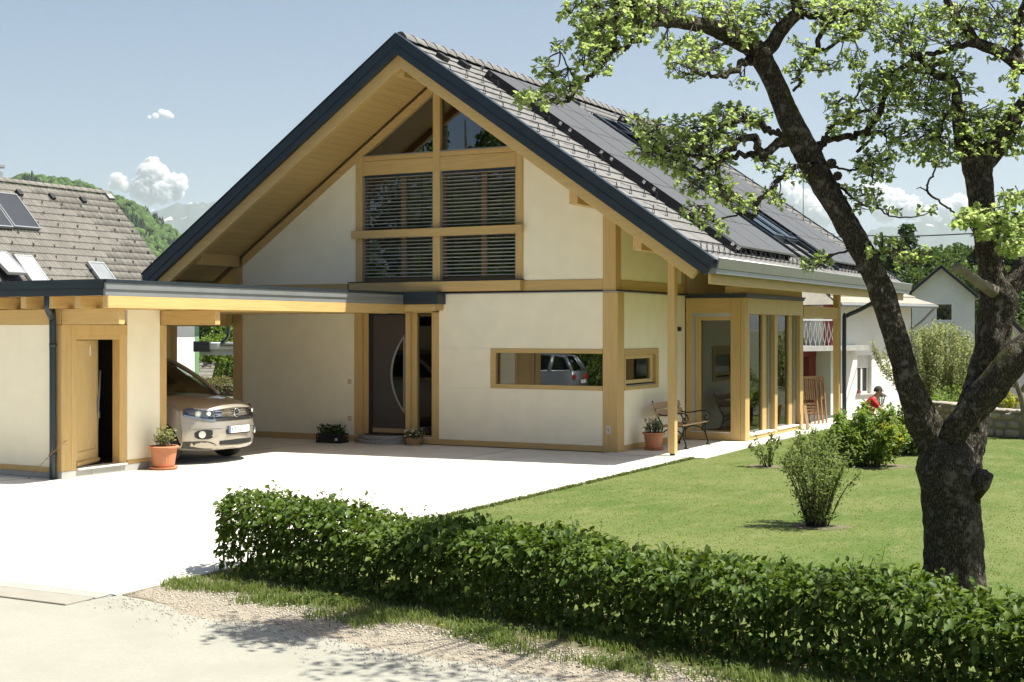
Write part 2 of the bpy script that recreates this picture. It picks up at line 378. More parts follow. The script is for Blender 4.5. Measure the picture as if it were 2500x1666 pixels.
# projecting rails
rl = box('rail', M['woodx'], house, -5.53, -1.80, -.15, -.075, 3.944, 4.094, .006)
sb = box('rail', M['woodx'], house, -5.58, -1.82, -.155, -.024, 2.893, 3.085, .006)
for px_ in (-5.45, -1.90):
    MB().tube([(px_, -.157, 4.02), (px_, -.15, 4.02)], .012, 8).build('bolt', M['silver'], rl)
MB().tube([(-1.9, -.162, 2.99), (-1.9, -.155, 2.99)], .012, 8).build('bolt', M['silver'], sb)
box('sill_flashing', M['anthracite'], house, -5.6, -1.81, -.165, .04, 3.087, 3.103)
for xx in (-5.43, -3.67, -1.9): box('rail_bracket', M['wood'], house, xx-.05, xx+.05, -.074, -.021, 3.96, 4.08)
# wall rafter along the left soffit and triangular windows
def slope_prism(name, mat, par, xa, xb, o0, o1, y0, y1):
    """bar along the roof slope between xa and xb, o0/o1 = vertical offsets below the tile plane"""
    return MB().prism([(xa, y0, rz(xa, o0)), (xb, y0, rz(xb, o0)), (xb, y0, rz(xb, o1)), (xa, y0, rz(xa, o1))], (0, y1-y0, 0)).build(name, M[mat], par, bevel=.004)
slope_prism('wall_rafter', 'woodx', house, -8.30, XR-.002, .47, .64, -.03, .12)
slope_prism('wall_rafter', 'woodx', house, XR+.002, .02, .47, .64, -.03, .12)
for sgn, a, b2 in ((-1, -5.354, -3.754), (1, -3.593, -1.982)):
    w = empty('window', (0, 0, 0)); w.parent = house
    if sgn < 0: pts = [(-5.354, .07, 5.545), (-3.754, .07, 5.545), (-3.754, .07, wall_top(-3.754)-.05), (-5.354, .07, wall_top(-5.354)-.05)]
    else: pts = [(-3.593, .07, 5.545), (-1.982, .07, 5.545), (-1.982, .07, wall_top(-1.982)-.05), (-3.593, .07, wall_top(-3.593)-.05)]
    MB().prism(pts, (0, .012, 0)).build('pane', M['glass'], w)
# blind windows: frame, panes, blind slats
def blind_window(x0, x1, z0, z1, zs0, nsl):
    w = empty('window', (0, 0, 0)); w.parent = house
    f = MB(); t = .07; y0, y1 = .085, .15
    f.box(x0, x0+t, y0, y1, z0, z1).box(x1-t, x1, y0, y1, z0, z1).box(x0+t, x1-t, y0, y1, z0, z0+t).box(x0+t, x1-t, y0, y1, z1-t, z1)
    xm = x0+(x1-x0)*.56
    f.box(xm-.06, xm+.06, y0-.006, y1-.003, z0+t, z1-t)
    f.build('frame', M['brownframe'], w)
    MB().box(x0+t, xm-.06, .115, .125, z0+t, z1-t).build('pane', M['glass'], w)
    MB().box(xm+.06, x1-t, .115, .125, z0+t, z1-t).build('pane', M['glass'], w)
    sl_ = MB().obox((0, 0, 0), ((x1-x0)/2-.03, 0, 0), (0, .032, .0075), (0, -.0004, .0018)).mesh('slat'); sl_.materials.append(M['blind'])
    for k in range(nsl):
        o = link_mesh('blind_slat', sl_, None, w); o.location = ((x0+x1)/2, .045, z1-.05-k*(z1-.05-zs0)/(nsl-1)); o.rotation_euler = (R(random.uniform(-2, 2)), 0, 0)
    g = MB()
    g.box(x0+.004, x0+.03, .02, .075, z0, z1).box(x1-.03, x1-.004, .02, .075, z0, z1).build('blind_guide', M['greymetal'], w)
    c = MB()
    for q in (.16, .5, .84): c.box(x0+(x1-x0)*q-.004, x0+(x1-x0)*q+.004, .010, .013, zs0, z1)
    c.build('blind_cord', M['black'], w)
    MB().box(x0+.03, x1-.03, .012, .078, z1-.045, z1-.004).build('blind_box', M['anthracite'], w)
blind_window(-5.354, -3.754, 3.10, 5.172, 3.20, 29)
blind_window(-3.593, -1.982, 3.10, 5.172, 3.20, 29)
# ------------- front door and side light
door = empty('front_door', (0, 0, 0)); door.parent = house
box('door_leaf', M['doorgrey'], door, -5.17, -4.366, .07, .12, .17, 2.455, .004)
MB().box(-5.248, -5.172, .05, .16, .15, 2.5).box(-5.172, -4.366, .05, .16, 2.457, 2.5).build('door_frame', M['black'], door)
box('kick_plate', M['benchwood'], door, -5.165, -4.37, .062, .069, .185, .27)
xs0, zc, hh, bulge = -4.425, 1.32, .77, .325
arc = [(xs0-bulge*(1-((t)/hh)**2), zc+t) for t in np.linspace(-hh, hh, 25)]
arci = [(xs0-.035-(bulge-.075)*max(0, 1-(t/(hh-.09))**2), zc+t) for t in np.linspace(-hh+.09, hh-.09, 25)]
fm = MB()
for i in range(24):
    fm.prism([(arc[i][0], .058, arc[i][1]), (arc[i+1][0], .058, arc[i+1][1]), (arci[i+1][0], .058, arci[i+1][1]), (arci[i][0], .058, arci[i][1])], (0, .016, 0))
fm.box(xs0-.034, xs0, .058, .074, zc-hh+.05, zc+hh-.05)
fm.build('glass_frame', M['silver'], door)
MB().prism([(p[0], .066, p[1]) for p in arci], (0, .004, 0)).build('glass_insert', M['glassdoor'], door)
side = empty('side_light', (0, 0, 0)); side.parent = house
box('pane', M['glass'], side, -4.256, -3.772, .11, .12, .16, 2.5)
MB().box(-4.256, -4.15, .06, .15, .14, 2.5).box(-4.15, -3.772, .07, .15, .12, .16).build('frame', M['wood'], side)
box('sill', M['marble'], side, -4.256, -3.772, -.028, .068, .114, .135)
for zz, mt in ((1.163, 'wood'), (.441, 'wood')):
    sw = box('doorbell' if zz > 1 else 'wall_socket', M['woodlight'], house, -5.70, -5.615, -.014, .0, zz-.045, zz+.045, .004)
    box('button', M['marble'], sw, -5.68, -5.635, -.02, -.0145, zz-.022, zz+.022, .003)
# ------------- corner kitchen window
kw = empty('window', (0, 0, 0)); kw.parent = house
fk = MB(); y0 = -.058
fk.box(-2.487, -2.375, y0, .1, 1.096, 1.830).box(-2.375, -.225, y0, .1, 1.752, 1.830).box(-2.375, -.225, y0, .1, 1.096, 1.176)
fk.build('frame', M['woodx'], kw, bevel=.004)
MB().prism([(-.225, .020, 1.176), (-.225, .030, 1.176), (-.225, .034, 1.752), (-.225, .024, 1.752)], (-2.15, 0, 0)).build('pane', M['glass'], kw)
kc = MB()
for i in range(14):
    x = -2.25+i*.035; kc.box(x, x+.033, .36+.02*(i % 2), .372+.02*(i % 2), 1.1, 1.9)
kc.build('curtain', M['curtain'], kw)
MB().box(-1.75, -1.35, .5, .6, .5, 2.4).build('cupboard', M['woodlight'], kw)
# emblem on the corner post
em = box('plate', M['white'], house, -.15, -.07, -.056, -.0505, .335, .475)
MB().box(-.142, -.078, -.059, -.0565, .452, .466).box(-.142, -.132, -.059, -.0565, .40, .45).prism([(-.128, -.059, .428), (-.11, -.059, .447), (-.084, -.059, .425), (-.084, -.059, .37), (-.128, -.059, .37)], (0, .0025, 0)).box(-.142, -.078, -.059, -.0565, .345, .358).build('house_emblem', M['stonebase'], em)
# ------------- right side wall (x = .07 outwards)
def rbox(name, mat, y0, y1, z0, z1, x0=-.12, x1=.06, par=house, bevel=0): return box(name, M[mat], par, x0, x1, y0, y1, z0, z1, bevel)
rbox('wall_panel', 'plaster', .242, 3.30, 1.83, 2.84)
rbox('wall_panel', 'plaster', .242, 3.30, .115, 1.09)
rbox('wall_panel', 'plaster', 1.88, 3.30, 1.092, 1.828)
rbox('plinth_board', 'woody', .242, 3.30, .012, .113, -.1, .072, bevel=.004)
rbox('shadow_gap', 'black', .02, 3.4, 2.86, 2.885, -.1, .05)
rbox('ledge_cap', 'silver', .03, 3.36, 2.842, 2.858, .0, .085)
rbox('beam', 'woody', .20, 3.3, 2.888, 3.06, -.15, .035, bevel=.005)
MB().prism([(-.12, .22, 3.062), (.02, .22, 3.062), (.02, .22, rz(.02, .45)), (-.12, .22, rz(-.12, .45))], (0, 3.0, 0)).build('wall_panel', M['plaster'], house)
rbox('post', 'wood', 3.302, 3.48, 2.82, rz(0.02, .45), -.15, .04, bevel=.006)
MB().prism([(-.12, 3.482, 2.86), (.02, 3.482, 2.86), (.02, 3.482, rz(.02, .45)), (-.12, 3.482, rz(-.12, .45))], (0, 4.4, 0)).build('wall_panel', M['plaster'], house)
rbox('wall_light', 'black', 2.86, 2.96, 2.15, 2.23, .062, .12)
sw = empty('window', (0, 0, 0)); sw.parent = house
MB().box(-.05, .078, .242, .30, 1.092, 1.828).box(-.05, .078, 1.73, 1.878, 1.092, 1.828).box(-.05, .078, .30, 1.73, 1.72, 1.828).box(-.05, .078, .30, 1.73, 1.092, 1.16).build('frame', M['woody'], sw, bevel=.004)
MB().box(-.06, .02, .302, .38, 1.20, 1.718).box(-.06, .02, 1.60, 1.728, 1.20, 1.718).box(-.06, .02, .38, 1.60, 1.65, 1.718).box(-.06, .02, .38, 1.60, 1.20, 1.27).build('sash', M['woodlight'], sw, bevel=.004)
box('sill', M['silver'], sw, -.04, .06, .302, 1.728, 1.165, 1.18)
box('pane', M['glass'], sw, -.03, -.02, .38, 1.60, 1.27, 1.65)
# rear part of the right wall and rear wall
rbox('wall_panel', 'plaster', 7.30, 11.4, .1, 2.84); MB().prism([(-.12, 7.884, 2.86), (.02, 7.884, 2.86), (.02, 7.884, rz(.02, .45)), (-.12, 7.884, rz(-.12, .45))], (0, 3.5, 0)).build('wall_panel', M['plaster'], house)
rbox('post', 'wood', 11.2, 11.42, 0.0, rz(.02, .5), -.15, .075)
MB().prism([(XW0, YW-.2, 0), (-.13, YW-.2, 0), (-.13, YW-.2, wall_top(-.13)), (XR, YW-.2, wall_top(XR)), (XW0, YW-.2, wall_top(XW0))], (0, .2, 0)).build('rear_wall', M['plaster'], house)
box('left_wall', M['plaster'], house, XW0+.02, XW0+.2, .222, YW-.2, 0, wall_top(XW0+.02))
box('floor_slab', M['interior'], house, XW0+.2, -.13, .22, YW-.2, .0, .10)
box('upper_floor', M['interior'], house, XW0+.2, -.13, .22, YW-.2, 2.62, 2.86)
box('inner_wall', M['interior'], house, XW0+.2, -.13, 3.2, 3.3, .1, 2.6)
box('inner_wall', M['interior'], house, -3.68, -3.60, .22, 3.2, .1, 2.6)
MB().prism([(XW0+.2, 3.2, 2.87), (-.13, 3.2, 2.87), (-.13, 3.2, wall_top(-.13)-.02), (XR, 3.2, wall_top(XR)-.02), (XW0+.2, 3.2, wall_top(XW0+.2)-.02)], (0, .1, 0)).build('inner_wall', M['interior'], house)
# porch posts
pp = box('post', M['wood'], house, 1.06, 1.19, -.19, -.05, .05, rz(1.12, .55), .006)
box('post_shoe', M['black'], pp, 1.09, 1.16, -.16, -.08, .0, .05)
box('post', M['wood'], house, 1.19, 1.33, 10.22, 10.40, .0, rz(1.26, .5), .006)
box('beam', M['woody'], house, 1.20, 1.32, 7.31, 10.218, 2.44, 2.70, .005)
# ------------- bay window
bay = empty('bay', (0, 0, 0)); bay.parent = house
BX, BY0, BY1 = 1.30, 3.31, 7.30
box('post', M['wood'], bay, .072, .20, BY0, BY0+.2, .02, 2.80, .005)
box('post', M['wood'], bay, 1.0, 1.2, BY0-.005, BY0+.12, .02, 2.80, .005)
box('post', M['wood'], bay, 1.202, BX, BY0, BY0+.13, .02, 2.80, .005)
box('beam', M['woodx'], bay, .20, 1.0, BY0, BY0+.12, 2.50, 2.80, .005)
box('beam', M['woodx'], bay, .20, 1.0, BY0, BY0+.12, .02, .16, .005)
MB().box(.20, .26, BY0+.01, BY0+.1, .16, 2.5).box(.26, 1.0, BY0+.01, BY0+.1, 2.43, 2.5).build('frame', M['silver'], bay)
MB().box(.26, .38, BY0+.03, BY0+.11, .16, 2.43).box(.38, 1.0, BY0+.03, BY0+.11, 2.36, 2.43).box(.38, 1.0, BY0+.03, BY0+.11, .16, .20).build('sash', M['wood'], bay)
box('pane', M['glassclear'], bay, .38, 1.0, BY0+.07, BY0+.08, .20, 2.36)
box('sill', M['marble'], bay, .20, 1.0, BY0-.03, BY0+.03, .162, .18)
# side of the bay facing the lawn
for (a, b2) in ((BY0+.132, 3.56), (5.22, 5.40), (7.06, BY1)):
    box('post', M['wood'], bay, 1.16, BX+.002, a, b2, .02, 2.48, .005)
for (a, b2) in ((BY0+.132, 5.30), (5.304, BY1)):
    box('blind_cover', M['woodlight'], bay, 1.12, BX+.004, a, b2, 2.485, 2.80, .004)
box('plinth_board', M['woody'], bay, 1.15, BX+.006, BY0+.132, BY1, .02, .10, .004)
for (a, b2) in ((3.562, 5.218), (5.402, 7.058)):
    box('sill', M['marble'], bay, 1.06, BX+.03, a, b2, .102, .125)
    MB().box(1.10, 1.17, b2-.42, b2-.14, .126, 2.48).build('frame', M['wood'], bay)
    MB().box(1.18, 1.215, b2-.13, b2-.10, .126, 2.48).box(1.18, 1.215, b2-.05, b2-.02, .126, 2.48).build('blind_guide', M['silver'], bay)
    box('pane', M['glassclear'], bay, 1.12, 1.13, a, b2-.42, .126, 2.48)
    box('shutter', M['silver'], bay, 1.11, 1.12, a, b2-.42, .126, .16)
    cu = MB()
    for i in range(36): cu.box(1.03+.015*(i % 2), 1.038+.015*(i % 2), a+.02+i*.034, a+.02+i*.034+.032, .14, 2.44)
    cu.build('curtain', M['curtain'], bay)
box('wall_panel', M['plaster'], bay, .075, 1.298, BY1-.12, BY1-.001, .02, 2.80)
box('bay_roof', M['anthracite'], bay, .075, BX+.05, BY0-.05, BY1+.03, 2.852, 2.88)
box('fascia', M['wood'], bay, .88, BX-.02, BY0+.04, BY1-.02, 2.882, 3.02)
box('fascia_trim', M['anthracite'], bay, .075, BX+.03, BY0-.03, BY1+.01, 2.805, 2.85)
box('floor', M['benchwood'], bay, -.1, 1.15, BY0+.12, BY1-.12, .02, .1)
box('table', M['teak'], bay, .3, .8, 4.6, 6.0, .72, .76)
# ------------------------------------------------------------------ roof
roof = empty('roof', (0, 0, 0)); roof.parent = house
SL = 7.12                                        # slope length covered by tiles
def rp(s, y, lift=0, side=1):
    return Vector((XR+side*(s*CT+lift*ST), y, ZR-s*ST+lift*CT))
def roofslab(name, mat, side, s0, s1, l0, l1, y0, y1, bevel=0, par=roof):
    a0, a1 = (s0, s0) if s0 > .01 else (-l0*TAN, -l1*TAN)      # plumb cut at the ridge
    P = [rp(a0, y0, l0, side), rp(s1, y0, l0, side), rp(s1, y0, l1, side), rp(a1, y0, l1, side)]
    return MB().prism(P, (0, y1-y0, 0)).build(name, M[mat], par, bevel=bevel)
for sd in (1, -1):
    roofslab('deck', 'black', sd, 0, 7.16, -.16, -.055, YF+.04, YB-.04)
    roofslab('ceiling', 'woody', sd, .25, 7.10, -.30, -.165, .25, YW-.3)
# soffit boards, front and rear overhang (left side is the one in view)
sbm = MB().box(0, .156, 0, 1, -.016, 0).mesh('soffit_board'); sbm.materials.append(M['woody'])
for sd in (-1, 1):
    for i in range(44):
        s = .16+i*.158
        if s+.156 > 7.1: break
        o = link_mesh('soffit_board', sbm, None, roof, bevel=.002)
        p = rp(s if sd > 0 else s+.156, -1.34, -.30, sd); o.location = p
        o.rotation_euler = (0, TH if sd > 0 else -TH, 0); o.scale = (1, 1.35, 1)
for sd in (-1, 1):
    roofslab('soffit', 'woody', sd, .16, 7.1, -.30, -.165, YW, YB-.2)
# side eaves soffit on the right (lit from the ground)
roofslab('soffit', 'woody', 1, 4.6, 7.1, -.31, -.166, .02, YW)
# barge boards and metal verge
for y0, y1, e in ((-1.46, -1.34, 1), (YB-.2, YB-.1, 0)):
    for sd in (-1, 1):
        roofslab('barge_board', 'woodx', sd, -.0 if sd < 0 else .0, 7.08, -.44, -.14, y0, y1, .006)
for sd in (-1, 1):
    for (a, b2) in ((YF, YF+.10), (YB-.1, YB)):
        roofslab('verge_trim', 'anthracite', sd, 0, 7.27, -.25, .035, a, b2)
    roofslab('verge_cap', 'anthracite', sd, 0, 7.28, .037, .056, YF-.02, YF+.14)
    roofslab('verge_lip', 'anthracite', sd, 0, 7.27, -.14, -.12, YF-.018, YF-.002)
MB().prism([rp(.3, -1.34, -.30, 1), (XR, -1.34, ZR-.36), rp(.3, -1.34, -.30, -1)], (0, 1.34, 0)).build('ridge_soffit', M['woody'], roof)
# eaves fascia, gutter
GX, GZ = XR+7.16*CT, ZR-7.16*ST
for sd in (1, -1):
    xs = XR+sd*7.10*CT
    box('eaves_board', M['woody'], roof, xs-.03 if sd > 0 else xs-.02, xs+.02 if sd > 0 else xs+.03, YF+.24, YB-.1, GZ-.40, GZ-.14)
    g = MB()
    prof = [(.0, -.02), (.0, -.15), (.16, -.15), (.19, .0), (.215, .0), (.18, -.165), (-.02, -.165), (-.02, -.02)]
    x0 = XR+sd*(7.10*CT)+sd*.022
    g.prism([(x0+sd*a, YF+.05, GZ+b) for a, b in prof], (0, YB-YF-.12, 0))
    g.build('gutter', M['guttermetal'], roof)
    box('gutter_trim', M['guttermetal'], roof, min(x0, x0+sd*.15), max(x0, x0+sd*.15), YF+.06, YB-.1, GZ-.24, GZ-.168)
    g2 = MB().tube([(x0+sd*.20, YF+.03, GZ+.0), (x0+sd*.20, YB-.05, GZ+.0)], .016, 8)
    g2.build('gutter_bead', M['silver'], roof, smooth=True)
# downpipe at the far porch post
dp = [(2.30, 10.75, GZ-.2), (2.30, 10.75, GZ-.32), (1.75, 10.6, 2.66), (1.46, 10.42, 2.5), (1.42, 10.38, 2.3), (1.42, 10.38, .0)]
MB().tube(spline(dp, 4), .05, 12).build('downpipe', M['anthracite'], house, smooth=True)
# ends of the purlins
MB().box(-3.74, -3.56, -1.33, -.02, 6.74, 7.05).build('purlin', M['woody'], roof, bevel=.005)
MB().box(-8.52, -8.36, -1.20, -.02, 3.46, 3.80).build('purlin', M['woody'], roof, bevel=.005)
MB().box(-.27, -.11, -1.33, -.03, 4.30, 4.62).build('purlin', M['woody'], roof, bevel=.005)
MB().box(.90, 1.05, -1.33, 10.9, 3.49, 3.80).build('purlin', M['woody'], roof, bevel=.005)
MB().box(-.12, .04, .2, YW, rz(0, .62), rz(0, .40)).build('purlin', M['woody'], roof)
# tiles -----------------------------------------------------------------
GA, TW = .325, .30
tv = []
# tile mesh in local frame: x down the slope, y along the eaves, z normal
ys_ = [0, .03, .055, .15, .245, .2998]; hs_ = [.003, .003, .002, .000, .002, .003]
tm = MB()
for x, dz in ((0, -.012), (GA+.05, .014)):
    for yv, h in zip(ys_, hs_): tm.v.append((x, yv, h+dz))
for yv, h in zip(ys_, hs_): tm.v.append((GA+.05, yv, -.012+.006))
n6 = 6
for k in range(5):
    tm.f.append((k, n6+k, n6+k+1, k+1)); tm.f.append((n6+k, 2*n6+k, 2*n6+k+1, n6+k+1))
tme = tm.mesh('roof_tile'); tme.materials.append(M['tile'])
TV = np.array(tm.v); TF = [f for f in tm.f]
def tile_field(par, mesh, TVa, TFa, name, origin, ex, ey, en, rows, cols, ga, tw, keep, mat, skip=None):
    cand = []
    for r in range(rows):
        for c in range(cols):
            if skip and skip(r, c): continue
            cand.append((keep(r, c), r, c))
    cand.sort(key=lambda t: t[0])
    B = np.array([ex, ey, en]); VV, FF = [], []; nb = 0
    Mx = Matrix((ex, ey, en)).transposed().to_4x4()
    for i, (_, r, c) in enumerate(cand):
        j = (random.uniform(-.004, .004), 0, random.uniform(0, .003))
        p = origin+ex*(r*ga+j[0])+ey*(c*tw+j[1])+en*j[2]
        if i < 300:
            o = link_mesh(name, mesh, None, par); o.matrix_local = Matrix.Translation(p) @ Mx
        else:
            VV.append(TVa @ B + np.array(p)); FF.append(np.array(TFa)+nb); nb += len(TVa)
    if VV:
        o = link_mesh(name+'_field', np_mesh(name+'_field', np.concatenate(VV), np.concatenate(FF)), mat, par); tag(o, kind='stuff')
exr, eyr, enr = Vector((CT, 0, -ST)), Vector((0, 1, 0)), Vector((ST, 0, CT))
RO = rp(0.02, YF+.12, .0, 1)
tile_field(roof, tme, TV, TF, 'roof_tile', RO, exr, eyr, enr, 22, 48, GA, TW, lambda r, c: c+(0 if c < 8 else 20)-r*.05, M['tile'])
# left slope: seen by nobody from here, laid as one field
exl, eyl, enl = Vector((-CT, 0, -ST)), Vector((0, -1, 0)), Vector((-ST, 0, CT))
VV, FF, nb = [], [], 0
for r in range(22):
    for c in range(48):
        p = rp(.02, YB-.12, 0, -1)+exl*(r*GA)+eyl*(c*TW)
        VV.append(TV @ np.array([exl, eyl, enl])+np.array(p)); FF.append(np.array(TF)+nb); nb += len(TV)
tag(link_mesh('roof_tile_field', np_mesh('tile_left', np.concatenate(VV), np.concatenate(FF)), M['tile'], roof), kind='stuff')
# ridge tiles
rt = MB()
pr = [(-.15, -.075), (-.13, -.02), (-.06, .055), (0, .07), (.06, .055), (.13, -.02), (.15, -.075)]
for x, z in pr: rt.v.append((x, 0, z))
for x, z in pr: rt.v.append((x*.94, .40, z-.02))
for k in range(6): rt.f.append((k, k+1, 7+k+1, 7+k))
rt.f.append(tuple(range(7))[::-1])
rtm = rt.mesh('ridge_tile'); rtm.materials.append(M['tile'])
for i in range(40):
    o = link_mesh('ridge_tile', rtm, None, roof); o.location = (XR, YF+.14+i*.36, ZR+.05+random.uniform(-.003, .003))
# snow guards: bent wire triangles
sg = MB(); wr = .006
A0, A1, A2 = Vector((.05, -.05, 0)), Vector((-.03, 0, .115)), Vector((.05, .05, 0))
sg.tube([A0, A1], wr, 4).tube([A1, A2], wr, 4).tube([A0, A2], wr, 4).tube([A1+Vector((0, 0, -.02)), Vector((-.28, .16, .02))], wr*.7, 4)
sgm = sg.mesh('snow_guard'); sgm.materials.append(M['black'])
Mr = Matrix((exr, eyr, enr)).transposed().to_4x4()
def guard(s, y):
    o = link_mesh('snow_guard', sgm, None, roof); o.matrix_local = Matrix.Translation(rp(s, y, .02)) @ Mr
k = 0; s = 1.20
while s < 6.3:
    y = -1.72+(.58 if k % 2 else .28)
    while y < 12.6:
        if (y < .45) or (3.95 < y < 4.6) or y > 10.4 or (s < 1.1): guard(s, y)
        y += .60
    s += .65; k += 1
y = -1.5
while y < 12.8: guard(6.92, y); y += .285
for y in (4.2, 4.5, 4.8, 5.1): guard(.72, y)
# ridge vents
for y in (-.75, .05, 4.9):
    MB().obox(rp(.55, y, .05), exr*.10, eyr*.09, enr*.05).build('roof_vent', M['black'], roof)
# ------------------------------------------------------------------ solar arrays
def array(y0, cols, pw, s0, rows, ph):
    for c in range(cols):
        for r in range(rows):
            sp = empty('solar_panel'); sp.parent = house
            cpt = rp(s0+(r+.5)*ph, y0+(c+.5)*pw, .15)
            MB().obox(cpt, exr*(ph/2-.004), eyr*(pw/2-.012), enr*.018).build('panel_frame', M['rail'] if r < rows-1 else M['silver'], sp)
            MB().obox(cpt+enr*.0195, exr*(ph/2-.010), eyr*(pw/2-.022), enr*.001).build('cell_sheet', M['pv'], sp)
    rl = MB()
    for c in range(cols):
        for q in (.2, .8):
            rl.obox(rp(s0+rows*ph/2, y0+(c+q)*pw, .075), exr*(rows*ph/2), eyr*.022, enr*.055)
    rl.obox(rp(s0+rows*ph/2, y0+.012, .065), exr*(rows*ph/2), eyr*.010, enr*.065)
    rl.build('mounting_rail', M['rail'], house)
    cl = MB().obox((0, 0, 0), exr*.03, eyr*.012, enr*.03).mesh('clamp'); cl.materials.append(M['chrome'])
    for r in range(rows+1):
        for dd in (-.12, .12):
            o = link_mesh('panel_clamp', cl, None, house); o.location = rp(min(s0+r*ph+dd, s0+rows*ph), y0-.006, .12)
array(.52, 3, 1.125, .77, 6, 1.012)
array(6.90, 3, 1.125, .74, 6, 1.012)
# roof windows between the arrays
def roof_window(y0, y1, s0, s1, opened=0):
    w = empty('roof_window'); w.parent = house
    f = MB(); l0, l1 = .02, .11
    for (a, b2, c2, d2) in ((y0, y0+.07, s0, s1), (y1-.07, y1, s0, s1)):
        f.obox(rp((c2+d2)/2, (a+b2)/2, (l0+l1)/2), exr*((d2-c2)/2), eyr*((b2-a)/2), enr*((l1-l0)/2))
    for (c2, d2) in ((s0, s0+.08), (s1-.08, s1)):
        f.obox(rp((c2+d2)/2, (y0+y1)/2, (l0+l1)/2-.001), exr*((d2-c2)/2), eyr*((y1-y0)/2-.071), enr*((l1-l0)/2))
    f.build('frame', M['anthracite'], w)
    q = Matrix.Rotation(-opened, 3, 'Y'); e2 = (q @ exr); n2 = (q @ enr)
    c0 = rp((s0+s1)/2, (y0+y1)/2, .125)
    hs = (s1-s0)/2-.03; wy = (y1-y0)/2-.02
    sh = MB()
    for sg_ in (-1, 1):
        sh.obox(c0+eyr*(sg_*(wy-.035)), e2*hs, eyr*.035, n2*.022); sh.obox(c0+e2*(sg_*(hs-.04)), e2*.04, eyr*(wy-.07), n2*.021)
    sh.build('sash', M['anthracite'] if not opened else M['greymetal'], w)
    MB().obox(c0, e2*(hs-.08), eyr*(wy-.07), n2*.006).build('pane', M['glassdoor'], w)
roof_window(4.85, 5.68, 1.20, 2.55, R(16)); roof_window(5.76, 6.6, 1.24, 2.6)
roof_window(4.85, 5.68, 3.1, 4.4); roof_window(5.76, 6.6, 3.1, 4.4)
roof_window(4.85, 5.68, 4.7, 6.0); roof_window(5.76, 6.6, 4.7, 6.0)
for y in (4.76, 5.72, 6.66):
    MB().obox(rp(4.1, y, .085), exr*2.95, eyr*.03, enr*.03).build('flashing_rail', M['anthracite'], house)
# ------------------------------------------------------------------ carport with tool shed
cp = empty('carport', (-5.38, -7.75, 0), 0, 'flat roofed carport with cream tool shed and dark metal fascia', 'carport')
def cbox(name, mat, x0, x1, y0, y1, z0, z1, bevel=.004, par=None):
    c = Vector((-5.38, -7.75, 0))
    return box(name, M[mat], par or cp, x0-c.x, x1-c.x, y0-c.y, y1-c.y, z0, z1, bevel)
def cmb(name, mb, mat, par=None, **k):
    o = mb.build(name, M[mat], par or cp, **k)
    if par is None or par is cp: o.location = (5.38, 7.75, 0)
    return o
# walls
cbox('wall_panel', 'plaster', -11.5, -5.56, -7.735, -7.56, .17, 2.25)
cbox('post', 'wood', -5.56, -5.38, -7.75, -7.56, .11, 2.25)
cbox('plinth_board', 'woodx', -11.5, -5.562, -7.742, -7.6, .09, .168)
for i in range(8):
    cbox('plinth_stone', 'stonebase', -5.40-.60*i-.596, -5.40-.60*i, -7.74, -7.6, -.02, .088, .006)
for (a, b2) in ((-7.75, -7.16), (-7.158, -6.57), (-6.568, -5.98), (-5.978, -5.53)):
    cbox('plinth_stone', 'stonebase', -5.50, -5.375, a, b2, -.02, .108, .006)
cbox('door_post', 'wood', -5.52, -5.378, -7.56, -7.46, .11, 2.25)
cbox('door_post', 'wood', -5.55, -5.40, -6.55, -6.40, .11, 2.25)
cbox('door_head', 'wood', -5.52, -5.382, -7.46, -6.40, 2.09, 2.25)
cbox('door_head', 'wood', -5.50, -5.40, -7.46, -6.55, 2.03, 2.089)
cbox('threshold', 'marble', -5.56, -5.33, -7.46, -6.45, .109, .135)
cbox('wall_panel', 'plaster', -5.52, -5.38, -6.40, -5.68, .17, 2.5)
cbox('plinth_board', 'woody', -5.52, -5.372, -6.40, -5.53, .11, .168)
cbox('post', 'wood', -5.55, -5.375, -5.68, -5.53, .11, 2.25)
cbox('back_wall', 'plaster', -11.5, -5.52, -5.70, -5.54, 0, 2.48)
cbox('left_wall', 'plaster', -11.5, -11.3, -7.56, -5.7, 0, 2.48)
cbox('post', 'wood', -10.24, -10.01, -.25, -.03, 0, 2.48)
cbox('beam', 'woodx', -12, -8.56, -.25, -.02, 2.25, 2.48)
# beams, joists
cbox('beam', 'woodx', -12, -5.40, -7.745, -7.60, 2.252, 2.478)
for yy in (-7.68, -5.60): cbox('beam', 'woodx', -12 if yy > -7 else -5.39, -4.28, yy-.06, yy+.06, 2.254, 2.479)
for i in range(15):
    x = -4.25-i*.533
    cbox('joist', 'woody', x-.055, x+.055, -8.03, -.04, 2.485, 2.655)
# fascia, roof
cbox('roof_deck', 'woodx', -12.1, -4.24, -8.05, -.03, 2.657, 2.70)
cbox('roof_deck', 'woodx', -4.24, -3.50, -.32, -.03, 2.54, 2.70)
cbox('roofing', 'greymetal', -12.05, -4.25, -8.03, -.02, 2.70, 2.80)
def fascia_run(x0, x1, y0, y1, nx, ny):  # sun-facing run paler with bright lip, front runs darker: light put in colour
    cbox('fascia', 'greymetal' if nx else 'anthracite', x0, x1, y0, y1, 2.655, 2.752, 0)
    e = .012
    cbox('fascia', 'greymetal' if nx else 'anthracite', x0+(e if nx else 0), x1+e*nx, y0-(e if ny else 0), y1, 2.7525, 2.835, 0)
    cbox('fascia_lip', 'silver' if nx else 'anthracite', x0+(e if nx else 0), x1+e*nx+.008*nx, y0-(e+.008 if ny else 0), y1, 2.747, 2.7522, 0)
    cbox('fascia_cap', 'anthracite', x0-.05, x1+.025*nx, y0-.025*ny, y1, 2.8355, 2.885, 0)
fascia_run(-4.235, -4.195, -8.09, -.36, 1, 0)
fascia_run(-12.1, -4.236, -8.09, -8.05, 0, 1)
